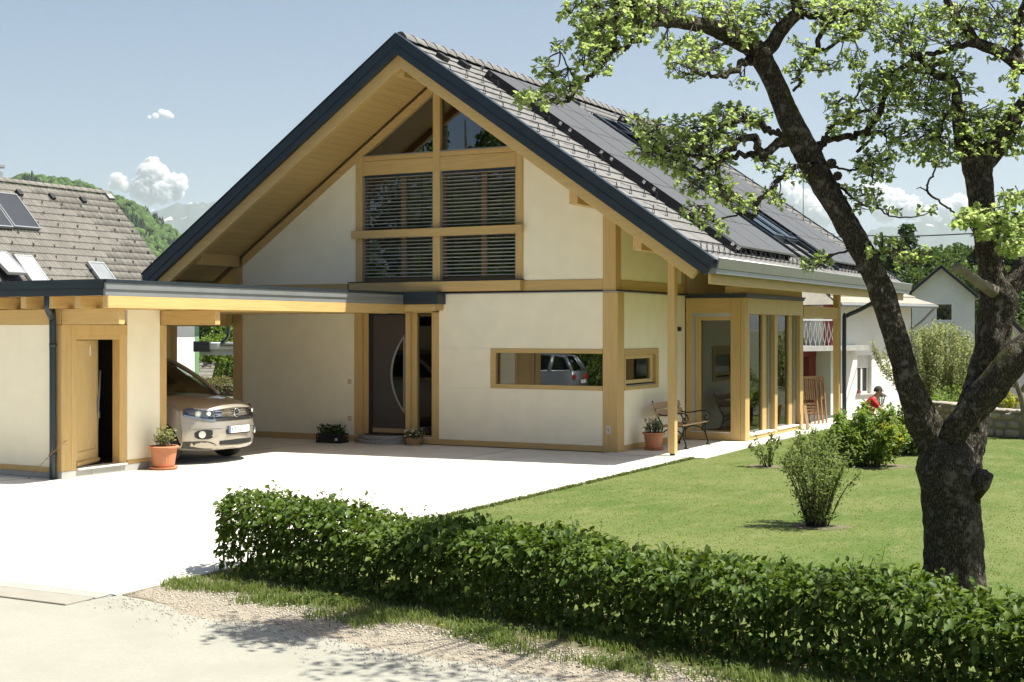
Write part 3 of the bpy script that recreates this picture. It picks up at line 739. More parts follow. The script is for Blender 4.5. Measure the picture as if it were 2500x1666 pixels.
fascia_run(-4.19, -3.46, -.36, -.32, 0, 1)
cbox('fascia', 'anthracite', -3.50, -3.455, -.318, -.03, 2.655, 2.885, 0)
cbox('fascia_board', 'woody', -4.24, -4.20, -8.04, -.34, 2.486, 2.654)
cbox('fascia_board', 'woodx', -4.19, -3.50, -.33, -.30, 2.52, 2.654)
# shed interior: near-black lining boxes added as painted shade, a few tools
for (a_, b_, c_, d__) in ((-11.3, -5.56, -5.78, -5.72), (-7.6, -7.5, -7.5, -5.8), (-7.5, -5.57, -7.55, -7.47)): cbox('darkening_lining', 'lining', a_, b_, c_, d__, .11, 2.47)
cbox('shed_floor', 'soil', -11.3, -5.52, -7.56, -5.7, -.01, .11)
dv = empty('shed_door', (-.03, .29, 0), 0); dv.parent = cp
dv.rotation_euler = (0, 0, R(23))
MB().box(-.05, 0, 0, .09, .14, 2.02).box(-.05, 0, .09, .81, 1.93, 2.02).box(-.05, 0, .81, .90, .14, 2.02).box(-.05, 0, .09, .81, .14, .36).box(-.035, -.012, .09, .81, .36, 1.93).build('door_leaf', M['woodlight'], dv, bevel=.004)
box('weather_bar', M['wood'], dv, 0, .04, .02, .88, .16, .22, .01)
box('lock_plate', M['silver'], dv, .001, .008, .835, .87, .92, 1.16)
MB().tube([(.005, .853, 1.08), (.055, .853, 1.08), (.06, .74, 1.08)], .009, 8).build('handle', M['chrome'], dv, smooth=True)
box('hanging_lock', M['silver'], dv, .01, .03, .86, .90, .82, .92)
box('sticker', M['white'], dv, -.011, -.0095, .58, .63, 1.78, 1.93)
for kind_, a, b2 in (('spade', (-5.9, -6.9, .1), (-6.15, -6.7, 1.75)), ('rake', (-5.8, -6.65, .1), (-5.75, -6.6, 1.55)), ('broom', (-6.1, -6.62, .12), (-6.2, -6.3, 1.7))):
    a, b2 = Vector(a), Vector(b2); d = (b2-a).normalized()
    t = empty('garden_'+kind_, a, 0, {'spade': 'garden spade with steel blade leaning inside the dark tool shed', 'rake': 'garden rake leaning by the shed door frame', 'broom': 'broom standing at the back of the dark tool shed'}[kind_], kind_)
    MB().tube([Vector(), b2-a], .014, 8).build('handle', M['silver'], t, smooth=True)
    if kind_ == 'spade': MB().obox(d*.12, d*.12, Vector((.09, 0, 0)), Vector((0, .006, 0))).build('blade', M['greymetal'], t)
    elif kind_ == 'rake':
        rk = MB().bar((-.16, 0, .03), (.16, 0, .03), .02, .02)
        for k in range(9): rk.bar((-.16+k*.04, 0, .03), (-.16+k*.04, -.03, -.02), .006, .006)
        rk.build('head', M['greymetal'], t)
    else: MB().obox(d*.05, d*.05, Vector((.15, 0, 0)), Vector((0, .03, 0))).build('head', M['teak'], t)
# downpipe of the carport
dpp = [(-5.38, -8.02, 2.66), (-5.38, -8.02, 2.52), (-5.40, -7.98, 2.44), (-5.47, -7.86, 2.36), (-5.49, -7.815, 2.25), (-5.49, -7.81, .0)]
d_ = cmb('downpipe', MB().tube(spline(dpp, 5), .048, 14), 'anthracite', smooth=True)
for zz in (1.93, .33):
    MB().tube([(-5.49, -7.81, zz), (-5.49, -7.81, zz+.05)], .054, 14).build('pipe_collar', M['anthracite'], d_, smooth=True)

# ------------------------------------------------------------------ the car
def paint(name, col, rough=.38, metal=.55):
    m, nt, b, out = newmat(name); L = nt.links.new
    tc = N(nt, 'ShaderNodeTexCoord'); ns = N(nt, 'ShaderNodeTexNoise'); ns.inputs['Scale'].default_value = 900; L(tc.outputs['Object'], ns.inputs[0])
    hs = N(nt, 'ShaderNodeHueSaturation'); hs.inputs['Color'].default_value = (*col, 1); r = N(nt, 'ShaderNodeMapRange'); r.inputs[3].default_value = .88; r.inputs[4].default_value = 1.12
    L(ns.outputs[0], r.inputs[0]); L(r.outputs[0], hs.inputs['Value']); L(hs.outputs[0], b.inputs['Base Color'])
    b.inputs['Metallic'].default_value = metal; b.inputs['Roughness'].default_value = rough; b.inputs['Coat Weight'].default_value = .8; b.inputs['Coat Roughness'].default_value = .05
    return m
M['beige'] = paint('champagne_paint', (.43, .39, .33)); M['silverpaint'] = paint('silver_paint', (.26, .28, .30))
M['tyre'] = pm('tyre_rubber', (.018, .018, .018), .85, .2, 20, .2, 60); M['plate'] = pm('plate_white', (.8, .8, .8), .4, .02, 4)
M['blue'] = pm('plate_blue', (.03, .08, .35), .5, .02, 4); M['plasticgrey'] = pm('grey_plastic', (.05, .047, .043), .6, .1, 10)
M['lens'] = glassmat('headlamp_lens', 1.5, (.92, .94, .95)); M['lampsilver'] = pm('lamp_reflector', (.75, .76, .78), .18, .05, 5, metal=.9)
M['redlamp'] = pm('red_lamp', (.45, .02, .02), .15, .05, 5, coat=.5)
def text_mesh(s, size, name):
    cu = bpy.data.curves.new(name, 'FONT'); cu.body = s; cu.size = size; cu.align_x = 'CENTER'; cu.align_y = 'CENTER'; cu.extrude = .0012
    ob = bpy.data.objects.new(name, cu); COL.objects.link(ob)
    bpy.context.view_layer.update()
    me = bpy.data.meshes.new_from_object(ob.evaluated_get(bpy.context.evaluated_depsgraph_get()))
    bpy.data.objects.remove(ob); bpy.data.curves.remove(cu); return me
def make_car(name, loc, rz_, body, label, detail=True):
    car = empty(name, loc, rz_, label, 'car')
    W = .905
    # central profile, front to rear over bonnet (x, z)
    prof = [(-.34, .20), (-.14, .215), (-.035, .27), (-.012, .36), (0, .47), (-.008, .58), (-.03, .68), (-.05, .78), (-.085, .88), (-.15, .945), (-.26, .985), (-.5, 1.03), (-.85, 1.075), (-1.2, 1.105)]
    U = np.linspace(-1, 1, 19)
    def P(u, i):
        x, z = prof[i]; au = abs(u)
        plan = .34*au**3.2+.10*au**2                       # plan curvature of nose
        k = max(0, min(1, (-x)/.9))
        xx = x-plan*(1-k*.75)
        w = W*(.955+.045*k) if z < .98 else W*(.93-.02*k)
        zz = z
        if z > .9: zz -= .07*au**2.4*(1-.35*k)
        if .20 <= z < .3: zz += .05*au**4
        return (xx, u*w, zz)
    b = MB(); n = len(U); m = len(prof)
    for i in range(m):
        for u in U: b.v.append(P(u, i))
    for i in range(m-1):
        for k in range(n-1): b.f.append((i*n+k, i*n+k+1, (i+1)*n+k+1, (i+1)*n+k))
    # sides with wheel arches
    WX = (-.88, -3.48); RA = .385
    def low(x):
        z = .25
        for wx in WX:
            d = abs(x-wx)
            if d < RA: z = max(z, .33+math.sqrt(RA*RA-d*d)*.98)
        return z
    def shoulder(x):
        ex_ = [P(1, i) for i in range(8, m)][::-1]
        if x > -1.25: return float(np.interp(x, [e[0] for e in ex_], [e[2] for e in ex_]))-.004
        return 1.055+min(.05, (-x-1.2)*.02)
    xs = sorted(set(list(np.linspace(-.43, -4.30, 60))), reverse=True)
    for sgn in (-1, 1):
        base = len(b.v)
        for x in xs:
            lo, hi = low(x), shoulder(x)
            if x > -.5: pass
            for q in np.linspace(0, 1, 6):
                z = lo+(hi-lo)*q
                t = (z-.25)/(.82)
                w = W*(.965+.035*math.sin(math.pi*min(1, max(0, t)))-.05*max(0, t-.75)*2)
                for wx in WX:
                    d = math.hypot(x-wx, z-.34)
                    if d < RA+.09: w += .022*(1-abs(d-RA)/.09) if d > RA-.09 else 0
                w *= 1-.10*max(0, (x+.75)/.33)**2 if x > -.75 else 1
                w *= 1-.16*max(0, (-3.9-x)/.45)**2
                b.v.append((x, sgn*w, z))
        for i in range(len(xs)-1):
            for q in range(5):
                f = (base+i*6+q, base+(i+1)*6+q, base+(i+1)*6+q+1, base+i*6+q+1)
                b.f.append(f if sgn < 0 else f[::-1])
        # bonnet edge strip joins bonnet column to the side top
        colu = 0 if sgn < 0 else n-1
    # rear closing and cowl/deck
    b.box(-4.32, -4.22, -W*.84, W*.84, .3, 1.12)
    b.box(-4.42, -4.3, -W*.80, W*.80, .36, .66)
    b.build('body', body, car, smooth=True)
    # bonnet side fillers
    for sgn in (-1, 1):
        fb = MB()
        top = [P(sgn, i) for i in range(8, m)]
        sidep = [(p[0], sgn*W*.955*(1-.10*max(0, (p[0]+.75)/.33)**2 if p[0] > -.75 else 1), min(p[2], shoulder(p[0]))-.05) for p in top]
        o = len(fb.v); fb.v += top+sidep; q = len(top)
        for i in range(q-1): fb.f.append((o+i, o+i+1, o+q+i+1, o+q+i) if sgn > 0 else (o+i+1, o+i, o+q+i, o+q+i+1))
        low_ = [P(sgn, i) for i in range(3, 9)]
        o = len(fb.v); fb.v += low_+[(-.47, sgn*W*.93, max(.33, p[2])) for p in low_]; q = len(low_)
        for i in range(q-1): fb.f.append((o+i, o+i+1, o+q+i+1, o+q+i))
        fb.build('wing', body, car, smooth=True)
    # greenhouse
    zb = 1.08
    wsb, wst = -1.12, -1.95                       # windscreen base / top
    A = [(wsb, .74, zb), (wst, .60, 1.60)]; RZ = 1.66
    g = MB()
    ring = [(-1.95, .60, 1.60), (-2.3, .615, 1.645), (-3.0, .61, 1.655), (-3.6, .585, 1.62), (-4.0, .55, 1.55)]
    for x, w, z in ring:
        for u in np.linspace(-1, 1, 9): g.v.append((x, u*w, z+.035*(1-u*u)))
    for i in range(len(ring)-1):
        for k in range(8): g.f.append((i*9+k, i*9+k+1, (i+1)*9+k+1, (i+1)*9+k))
    g.build('car_roof', body, car, smooth=True)
    pl = MB()
    for s in (-1, 1):
        pl.tube(spline([(wsb+.05, s*.80, 1.06), (-1.5, s*.73, 1.36), (wst, s*.61, 1.61), (-2.4, s*.615, 1.655), (-3.4, s*.60, 1.64), (-4.0, s*.55, 1.55)], 4), .042, 8)
        pl.tube([(-2.55, s*.80, 1.06), (-2.65, s*.63, 1.63)], .04, 8); pl.tube([(-3.55, s*.79, 1.08), (-3.6, s*.60, 1.6)], .07, 8)
        pl.tube([(-4.28, s*.72, 1.1), (-4.0, s*.55, 1.55)], .06, 8); pl.tube([(wsb, s*.82, 1.07), (-2.5, s*.815, 1.10), (-4.25, s*.74, 1.12)], .03, 8)
    pl.build('pillar', body, car, smooth=True)
    MB().add([(wsb, -.76, zb), (wsb+.10, 0, zb+.01), (wsb, .76, zb), (wst, .60, 1.61), (wst+.06, 0, 1.645), (wst, -.60, 1.61)], [(0, 1, 4, 5), (1, 2, 3, 4)]).build('windscreen', M['carglass'], car)
    for s in (-1, 1):
        MB().add([(-1.2, s*.79, 1.07), (-4.2, s*.75, 1.1), (-3.95, s*.57, 1.56), (-2.05, s*.615, 1.62)], [(0, 1, 2, 3)]).build('side_window', M['carglass'], car)
    MB().add([(-4.27, -.7, 1.1), (-4.27, .7, 1.1), (-4.0, .54, 1.55), (-4.0, -.54, 1.55)], [(0, 1, 2, 3)]).build('rear_window', M['carglass'], car)
    MB().box(-4.0, -1.3, -.76, .76, .45, .98).build('interior', M['black'], car)
    for s in (-.36, .36):
        MB().obox((-2.35, s, 1.15), (.06, 0, -.02), (0, .22, 0), (.04, 0, .25)).obox((-2.42, s, 1.48), (.04, 0, 0), (0, .12, 0), (0, 0, .09)).build('front_seat', M['black'], car, bevel=.03)
    MB().tube([(-1.75+.10*math.cos(a)*.4, -.36+.17*math.sin(a), 1.07+.17*math.cos(a)) for a in np.linspace(0, 2*math.pi, 17)], .014, 6).build('steering_wheel', M['black'], car)
    MB().box(-1.7, -1.25, -.72, .72, .9, 1.06).build('dashboard', M['black'], car, bevel=.03)
    # wheels
    for wx in WX:
        for s in (-1, 1):
            w = empty('wheel', (wx, s*.78, .345)); w.parent = car; w.rotation_euler = (R(90), 0, 0)
            MB().lathe([(.20, -.105), (.29, -.11), (.335, -.085), (.345, 0), (.335, .085), (.29, .11), (.20, .105)], 32).build('tyre', M['tyre'], w, smooth=True)
            rm = MB(); sg2 = s*-1
            for k in range(5):
                a = 2*math.pi*k/5; d = Vector((math.cos(a), math.sin(a), 0)); t = Vector((-d.y, d.x, 0))
                rm.obox(d*.12+Vector((0, 0, sg2*.095)), d*.10, t*.028, Vector((0, 0, .012)))
            rm.lathe([(.205, sg2*.08), (.225, sg2*.112), (.21, sg2*.113), (.19, sg2*.08)], 28).lathe([(.0, sg2*.08), (.05, sg2*.08), (.05, sg2*.11), (0, sg2*.112)], 12)
            rm.build('rim', M['lampsilver'], w)
            MB().box(wx-.34, wx+.34, s*.42, s*.70, .34, .72).build('wheel_housing', M['black'], car)
    # underbody
    MB().box(-4.2, -.42, -.70, .70, .24, .36).build('underbody', M['black'], car)
    # mirrors
    for s in (-1, 1):
        MB().obox((-1.80, s*.93, 1.13), (.05, 0, 0), (0, .07, 0), (0, 0, .06)).obox((-1.78, s*.86, 1.09), (.03, 0, 0), (0, .05, 0), (0, 0, .015)).build('wing_mirror', body, car, bevel=.03)
    # rear lamps
    for s in (-1, 1):
        MB().box(-4.345, -4.30, s*.50, s*.775, .86, 1.02).build('tail_light', M['redlamp'], car, bevel=.02)
    MB().box(-4.43, -4.42, -.26, .26, .74, .85).build('rear_plate', M['plate'], car)
    # --- nose details
    def nose(u, z, out=.0):
        pz = [p[1] for p in prof]; px_ = [p[0] for p in prof]
        k = np.interp(z, pz, px_); au = abs(u)
        kk = max(0, min(1, (-k)/.9))
        return Vector((k-(.34*au**3.2+.10*au**2)*(1-kk*.75)+out, u*W*(.955+.045*kk), z))
    def band(us, zl, zh, out, thick=.02):
        mb = MB(); q = len(us); 
        for u, a, c in zip(us, zl, zh):
            mb.v += [nose(u, a, out), nose(u, c, out), nose(u, c, out-thick), nose(u, a, out-thick)]
        for i in range(q-1):
            for j in range(4):
                j2 = (j+1) % 4; mb.f.append((i*4+j, (i+1)*4+j, (i+1)*4+j2, i*4+j2))
        mb.f.append((0, 1, 2, 3)); mb.f.append(tuple(4*(q-1)+j for j in (3, 2, 1, 0)))
        return mb
    us = np.linspace(-.52, .52, 15)
    band(us, [.712+.015*abs(u) for u in us], [.898-.03*abs(u) for u in us], .006).build('grille', M['black'], car)
    for zz in (.775, .805, .845, .872): band(us, [zz-.01*abs(u) for u in us], [zz+.013-.01*abs(u) for u in us], .018, .02).build('grille_bar', M['chrome'], car)
    band(us, [.698]*15, [.71]*15, .010).build('grille_trim', M['black'], car)
    for s in (-1, 1):
        hu = np.linspace(.53, .965, 10)*s
        zl = [.705+.085*max(0, (abs(u)-.58)/.385)**1.4 for u in hu]; zh = [.872+.062*((abs(u)-.53)/.43)-.05*max(0, (abs(u)-.88)/.085) for u in hu]
        hl = empty('headlight'); hl.parent = car
        band(hu, zl, zh, .004, .02).build('housing', M['plasticgrey'], hl)
        band(hu, zl, [a+.022 for a in zl], .012, .012).build('light_strip', M['lampsilver'], hl)
        band(hu[:7], [c-.018 for c in zh[:7]], zh[:7], .012, .012).build('light_strip', M['lampsilver'], hl)
        for uu, rr in ((.63, .046), (.79, .058)):
            c = nose(uu*s, .818, .012); nrm = Vector((1, s*(.2+uu*.5), 0)).normalized(); t = Vector((-nrm.y, nrm.x, 0))
            MB().tube([c-nrm*.02, c+nrm*.004], rr, 18).build('lamp', M['lampsilver'], hl, smooth=False)
            MB().tube([c+nrm*.003, c+nrm*.012], rr*.62, 18).build('bulb', M['plate'], hl)
        band(hu, zl, zh, .022, .003).build('lens', M['lens'], hl)
        # fog lamp
        fu = np.linspace(.60, .86, 7)*s
        band(fu, [.44, .415, .41, .41, .41, .42, .45], [.555, .56, .565, .565, .56, .55, .52], .006).build('fog_recess', M['black'], car)
        c = nose(.77*s, .49, .012); nrm = Vector((1, s*.75, 0)).normalized()
        MB().tube([c-nrm*.02, c+nrm*.012], .058, 20).build('fog_ring', M['chrome'], car)
        MB().tube([c-nrm*.02, c+nrm*.016], .043, 20).build('fog_lamp', M['lampsilver'], car)
        band(np.linspace(.50, .62, 3)*s, [.462, .46, .46], [.468, .47, .475], .010).build('fog_blade', body, car)
        band(np.linspace(.44, .99, 9)*s, [.245, .243, .24, .24, .24, .245, .25, .26, .27], [.25, .30, .345, .37, .38, .38, .38, .38, .38], .007).build('bumper_corner', M['plasticgrey'], car)
        band(np.linspace(.40, .92, 8)*s, [.585]*8, [.60]*8, .010, .014).build('bumper_crease', body, car)
    li = np.linspace(-.46, .46, 13)
    band(li, [.295+.05*abs(u) for u in li], [.385-.02*abs(u) for u in li], .006).build('lower_grille', M['black'], car)
    for k in range(16):
        u = -.42+k*.056; a, c = nose(u, .30, .012), nose(u+.03, .375, .012)
        MB().bar(a, c, .008, .012).build('grille_rib', M['plasticgrey'], car)
    skid = np.linspace(-.55, .55, 13)
    band(skid, [.222+.03*abs(u) for u in skid], [.285+.03*abs(u) for u in skid], .012).build('skid_plate', M['beige'] if body is M['beige'] else M['silverpaint'], car)
    # badge
    bc = nose(0, .815, .026)
    bd = empty('badge', bc); bd.parent = car
    ringp = [(0, .066*math.cos(a), .066*math.sin(a)) for a in np.linspace(0, 2*math.pi, 25)]
    MB().tube(ringp, .0085, 6).build('ring', M['chrome'], bd, smooth=True)
    MB().tube([(-.012, 0, 0), (-.006, 0, 0)], .066, 24).build('disc', M['black'], bd)
    bl = MB()
    for a, c in (((-.030, .052), (0, .010)), ((.030, .052), (0, .010)), ((-.056, .022), (-.030, -.050)), ((.056, .022), (.030, -.050)), ((-.030, -.050), (0, .0)), ((.030, -.050), (0, .0))):
        bl.bar((.002, a[0], a[1]), (.002, c[0], c[1]), .012, .012, up=(1, 0, 0))
    bl.build('letters', M['chrome'], bd)
    # number plate
    pc = nose(0, .55, .022)
    np_ = empty('number_plate', pc); np_.parent = car
    MB().box(-.012, .0, -.275, .275, -.075, .06).build('plate_holder', M['black'], np_)
    MB().box(.0005, .005, -.26, .26, -.056, .056).build('plate', M['plate'], np_)
    MB().box(.0052, .0065, -.258, -.215, -.054, .054).build('blue_strip', M['blue'], np_)
    if detail:
        tmesh = text_mesh('KR  SZ-133', .092, 'plate_text'); tmesh.materials.append(M['black'])
        o = link_mesh('plate_text', tmesh, None, np_); o.rotation_euler = (R(90), 0, R(90)); o.location = (.0058, .025, 0)
    return car
make_car('parked_car', (-4.80, -4.46, 0), 0, M['beige'], 'champagne beige off-road car parked nose out under the carport')
# seen only mirrored in the kitchen window
make_car('parked_car', (-12.9, -16.4, -.004), R(172), M['silverpaint'], 'silver car parked on the road across from the drive', detail=False)
# ------------------------------------------------------------------ foliage helpers
def leaves(C, D, Nn, size, asp=.55, fold=.18, droop=.15):
    """C centres (n,3) of leaf base, D direction, Nn normal hint, size (n,) -> V,F"""
    C, D, Nn = map(lambda a: np.asarray(a, float), (C, D, Nn)); n = len(C); size = np.asarray(size).reshape(-1, 1)
    D = D/np.linalg.norm(D, axis=1, keepdims=True)
    S = np.cross(D, Nn); S /= np.linalg.norm(S, axis=1, keepdims=True)+1e-9
    Up = np.cross(S, D)
    w = size*asp/2
    b = C; l = C+D*size*.42+S*w+Up*size*fold; r = C+D*size*.42-S*w+Up*size*fold
    m = C+D*size*.5; t = C+D*size-Up*size*droop
    l2 = C+D*size*.74+S*w*.72+Up*size*(fold*.5-droop*.4); r2 = C+D*size*.74-S*w*.72+Up*size*(fold*.5-droop*.4)
    V = np.stack([b, l, r, m, t, l2, r2], 1).reshape(-1, 3)
    F0 = np.array([(0, 2, 3), (0, 3, 1), (3, 2, 6), (3, 6, 4), (3, 4, 5), (3, 5, 1)])
    F = (F0[None]+(np.arange(n)*7)[:, None, None]).reshape(-1, 3)
    return V, F
def unit(n):
    v = rng.normal(size=(n, 3)); return v/np.linalg.norm(v, axis=1, keepdims=True)
def leaf_obj(name, C, D, Nn, size, mat, parent, **k):
    V, F = leaves(C, D, Nn, size, **k)
    return tag(link_mesh(name, np_mesh(name, V, F), mat, parent), kind='stuff')
M['leaf_tree'] = leafmat('apple_leaf', (.215, .30, .092), (.34, .42, .18), .58)
M['leaf_hedge'] = leafmat('hornbeam_leaf', (.042, .085, .011), (.125, .185, .030), .30, .5, .22)
M['leaf_bush'] = leafmat('bush_leaf', (.095, .165, .028), (.17, .24, .058), .42)
M['leaf_willow'] = leafmat('willow_leaf', (.11, .155, .040), (.18, .225, .08), .42)
M['leaf_dark'] = leafmat('dark_leaf', (.022, .050, .010), (.055, .095, .018), .28)
M['leaf_mid'] = leafmat('mid_leaf', (.045, .085, .018), (.09, .135, .035), .35)
M['leaf_pale'] = leafmat('pale_leaf', (.20, .24, .09), (.33, .35, .18), .45)
M['leaf_yellow'] = leafmat('yellow_leaf', (.20, .22, .03), (.28, .30, .05), .45)
M['leaf_grey'] = leafmat('grey_leaf', (.12, .15, .085), (.19, .22, .13), .35)
M['leaf_red'] = leafmat('reddish_leaf', (.10, .10, .03), (.20, .12, .07), .4)
M['petal'] = leafmat('white_petal', (.75, .75, .70), (.8, .78, .72), .3)
M['grass'] = leafmat('grass_blade', (.10, .15, .03), (.17, .21, .062), .4)
M['grass2'] = leafmat('lawn_blade', (.095, .135, .034), (.145, .175, .058), .4)
def barkmat():
    m, nt, b, out = newmat('tree_bark'); L = nt.links.new
    tc = N(nt, 'ShaderNodeTexCoord'); mp = N(nt, 'ShaderNodeMapping'); mp.inputs['Scale'].default_value = (1, 1, .30); L(tc.outputs['Object'], mp.inputs[0])
    vo = N(nt, 'ShaderNodeTexVoronoi'); vo.inputs['Scale'].default_value = 62; vo.feature = 'DISTANCE_TO_EDGE'
    nz = N(nt, 'ShaderNodeTexNoise'); nz.inputs['Scale'].default_value = 16; nz.inputs['Detail'].default_value = 8; L(mp.outputs[0], nz.inputs[0])
    ad = N(nt, 'ShaderNodeVectorMath', operation='ADD'); sc_ = N(nt, 'ShaderNodeVectorMath', operation='SCALE'); sc_.inputs['Scale'].default_value = .09
    L(nz.outputs['Color'], sc_.inputs[0]); L(mp.outputs[0], ad.inputs[0]); L(sc_.outputs[0], ad.inputs[1]); L(ad.outputs[0], vo.inputs[0])
    cr = N(nt, 'ShaderNodeValToRGB'); cr.color_ramp.elements[0].position = .0; cr.color_ramp.elements[0].color = (.018, .015, .012, 1)
    cr.color_ramp.elements[1].position = .35; cr.color_ramp.elements[1].color = (.150, .126, .098, 1); L(vo.outputs[0], cr.inputs[0])
    n2 = N(nt, 'ShaderNodeTexNoise'); n2.inputs['Scale'].default_value = 3.0; n2.inputs['Detail'].default_value = 6; L(tc.outputs['Object'], n2.inputs[0])
    r2 = N(nt, 'ShaderNodeMapRange'); r2.inputs[1].default_value = .58; r2.inputs[2].default_value = .68; L(n2.outputs[0], r2.inputs[0])
    gm = N(nt, 'ShaderNodeNewGeometry'); sx = N(nt, 'ShaderNodeSeparateXYZ'); L(gm.outputs['Normal'], sx.inputs[0])
    mu = N(nt, 'ShaderNodeMath', operation='MULTIPLY'); ra = N(nt, 'ShaderNodeMapRange'); ra.inputs[1].default_value = -.1; ra.inputs[2].default_value = .5; L(sx.outputs['Z'], ra.inputs[0])
    L(r2.outputs[0], mu.inputs[0]); L(ra.outputs[0], mu.inputs[1])
    mx = N(nt, 'ShaderNodeMix', data_type='RGBA'); L(mu.outputs[0], mx.inputs[0]); L(cr.outputs[0], mx.inputs[6]); mx.inputs[7].default_value = (.085, .085, .022, 1)
    n3 = N(nt, 'ShaderNodeTexNoise'); n3.inputs['Scale'].default_value = 14; n3.inputs['Detail'].default_value = 6; L(tc.outputs['Object'], n3.inputs[0])
    r3 = N(nt, 'ShaderNodeMapRange'); r3.inputs[1].default_value = .54; r3.inputs[2].default_value = .66; r3.inputs[4].default_value = .7; L(n3.outputs[0], r3.inputs[0])
    m3 = N(nt, 'ShaderNodeMix', data_type='RGBA'); L(r3.outputs[0], m3.inputs[0]); L(mx.outputs[2], m3.inputs[6]); m3.inputs[7].default_value = (.21, .195, .165, 1)
    L(m3.outputs[2], b.inputs['Base Color']); b.inputs['Roughness'].default_value = .95; b.inputs['Specular IOR Level'].default_value = .15
    bp = N(nt, 'ShaderNodeBump'); bp.inputs['Strength'].default_value = 1.0; bp.inputs['Distance'].default_value = .03; L(vo.outputs[0], bp.inputs['Height']); L(bp.outputs[0], b.inputs['Normal'])
    return m
M['bark'] = barkmat()
M['twig'] = pm('twig_bark', (.055, .045, .035), .9, .3, 30, .4, 60)
M['deadwood'] = pm('bare_broken_wood', (.20, .17, .13), .85, .3, 12, .5, 40, stretch=(1, 1, .4))
# ------------------------------------------------------------------ pots, bench and small things
def pot(loc, s, label, leafs, fl, h):
    p = empty('plant_pot', loc, 0, label, 'plant pot')
    MB().lathe([(0, .0), (.20*s, 0), (.205*s, .02*s), (.225*s, .03*s), (.225*s, .045*s), (.19*s, .04*s), (0, .04*s)], 28).build('saucer', M['terracotta'], p, smooth=False)
    MB().lathe([(0, .042*s), (.155*s, .042*s), (.165*s, .06*s), (.20*s, .30*s), (.205*s, .31*s), (.205*s, .325*s), (.235*s, .335*s), (.24*s, .355*s), (.225*s, .37*s), (.20*s, .365*s), (.195*s, .33*s), (0, .33*s)], 48, flute=fl, fr=(.05*s, .30*s)).build('pot', M['terracotta'], p, smooth=False)
    MB().lathe([(0, .331*s), (.19*s, .335*s), (.1*s, .35*s), (0, .352*s)], 16).build('soil', M['soil'], p)
    n = 60; st = MB(); C, D, Nn, S = [], [], [], []
    for i in range(n):
        a = random.uniform(0, 6.28); r = random.uniform(.0, .15)*s; z0 = .335*s
        tip = Vector((math.cos(a)*(r+.10*s*random.random()), math.sin(a)*(r+.10*s*random.random()), z0+h*random.uniform(.35, 1.0)))
        b0 = Vector((math.cos(a)*r, math.sin(a)*r, z0)); st.tube([b0, (b0+tip)/2+Vector((0, 0, .02)), tip], [.004, .003, .002], 4)
        for k in range(7):
            q = random.uniform(.35, 1.0); c = b0.lerp(tip, q)
            d = Vector((random.gauss(0, 1), random.gauss(0, 1), random.uniform(-.1, .8))); C.append(c); D.append(d); Nn.append((random.gauss(0, .4), random.gauss(0, .4), 1)); S.append(random.uniform(.03, .06)*s)
    st.build('stems', M['twig'], p); leaf_obj('foliage', C, D, Nn, S, M[leafs], p, asp=.7)
    return p
pot((-5.08, -5.93, 0), 1.0, 'fluted terracotta pot with pale herbs beside the parked car', 'leaf_pale', .012, .36)
pot((.42, .76, .012), .86, 'smooth terracotta pot with grey-green herb beside the bench', 'leaf_grey', 0, .30)
# bench along the side wall
bn = empty('garden_bench', (.62, 1.70, .012), R(90), 'slatted wooden bench with black cast iron scroll ends', 'bench')
for k in range(4):
    box('seat_slat', M['benchwood'], bn, -.66, .66, -.26+k*.115, -.26+k*.115+.10, .425-.008*k, .45-.008*k, .006)
for (z, yb) in ((.58, .265), (.72, .315)):
    MB().obox((0, yb, z+.05), (.66, 0, 0), (0, .012, -.004), (0, .018, .055)).build('back_slat', M['benchwood'], bn, bevel=.006)
for s in (-.58, .58):
    e = MB()
    e.tube(spline([(s, .30, .02), (s, .22, .2), (s, .17, .40), (s, .25, .55), (s, .37, .86)], 5), .015, 6)
    e.tube(spline([(s, -.30, .02), (s, -.24, .22), (s, -.22, .40), (s, .0, .41), (s, .17, .40)], 5), .015, 6)
    e.tube(spline([(s, .27, .62), (s, .1, .60), (s, -.15, .64), (s, -.28, .63), (s, -.33, .54), (s, -.28, .46), (s, -.22, .50), (s, -.24, .56), (s, -.27, .54)], 6), .013, 6)
    e.tube(spline([(s, -.24, .22), (s, -.12, .33), (s, .08, .34), (s, .2, .24)], 5), .012, 6)
    e.tube([(s, -.33, .005), (s, -.26, .02)], .03, 8).tube([(s, .27, .005), (s, .33, .02)], .03, 8)
    e.build('end_frame', M['castiron'], bn, smooth=True)
# doorstep with mat
ds = empty('doorstep', (-4.85, -.02, 0), 0, 'rounded two-tier granite doorstep below the grey front door', 'step')
for r, z0, z1, sh in ((.62, 0, .075, 0), (.55, .076, .155, .03)):
    pts = [(-r, 0, z0)]+[(-r*math.cos(a), -r*.80*math.sin(a)*.85, z0) for a in np.linspace(.02, math.pi-.02, 21)]+[(r, 0, z0)]
    MB().prism(pts, (0, 0, z1-z0)).build('tread', M['granite'], ds, bevel=.01)
mt = MB().prism([(-.38*math.cos(a), -.04-.27*math.sin(a), .157) for a in np.linspace(0, math.pi, 17)], (0, 0, .012)).build('doormat', M['black'])
mt.location = (-4.85, -.02, 0); tag(mt, 'half-round black doormat lying on the granite step', 'doormat')
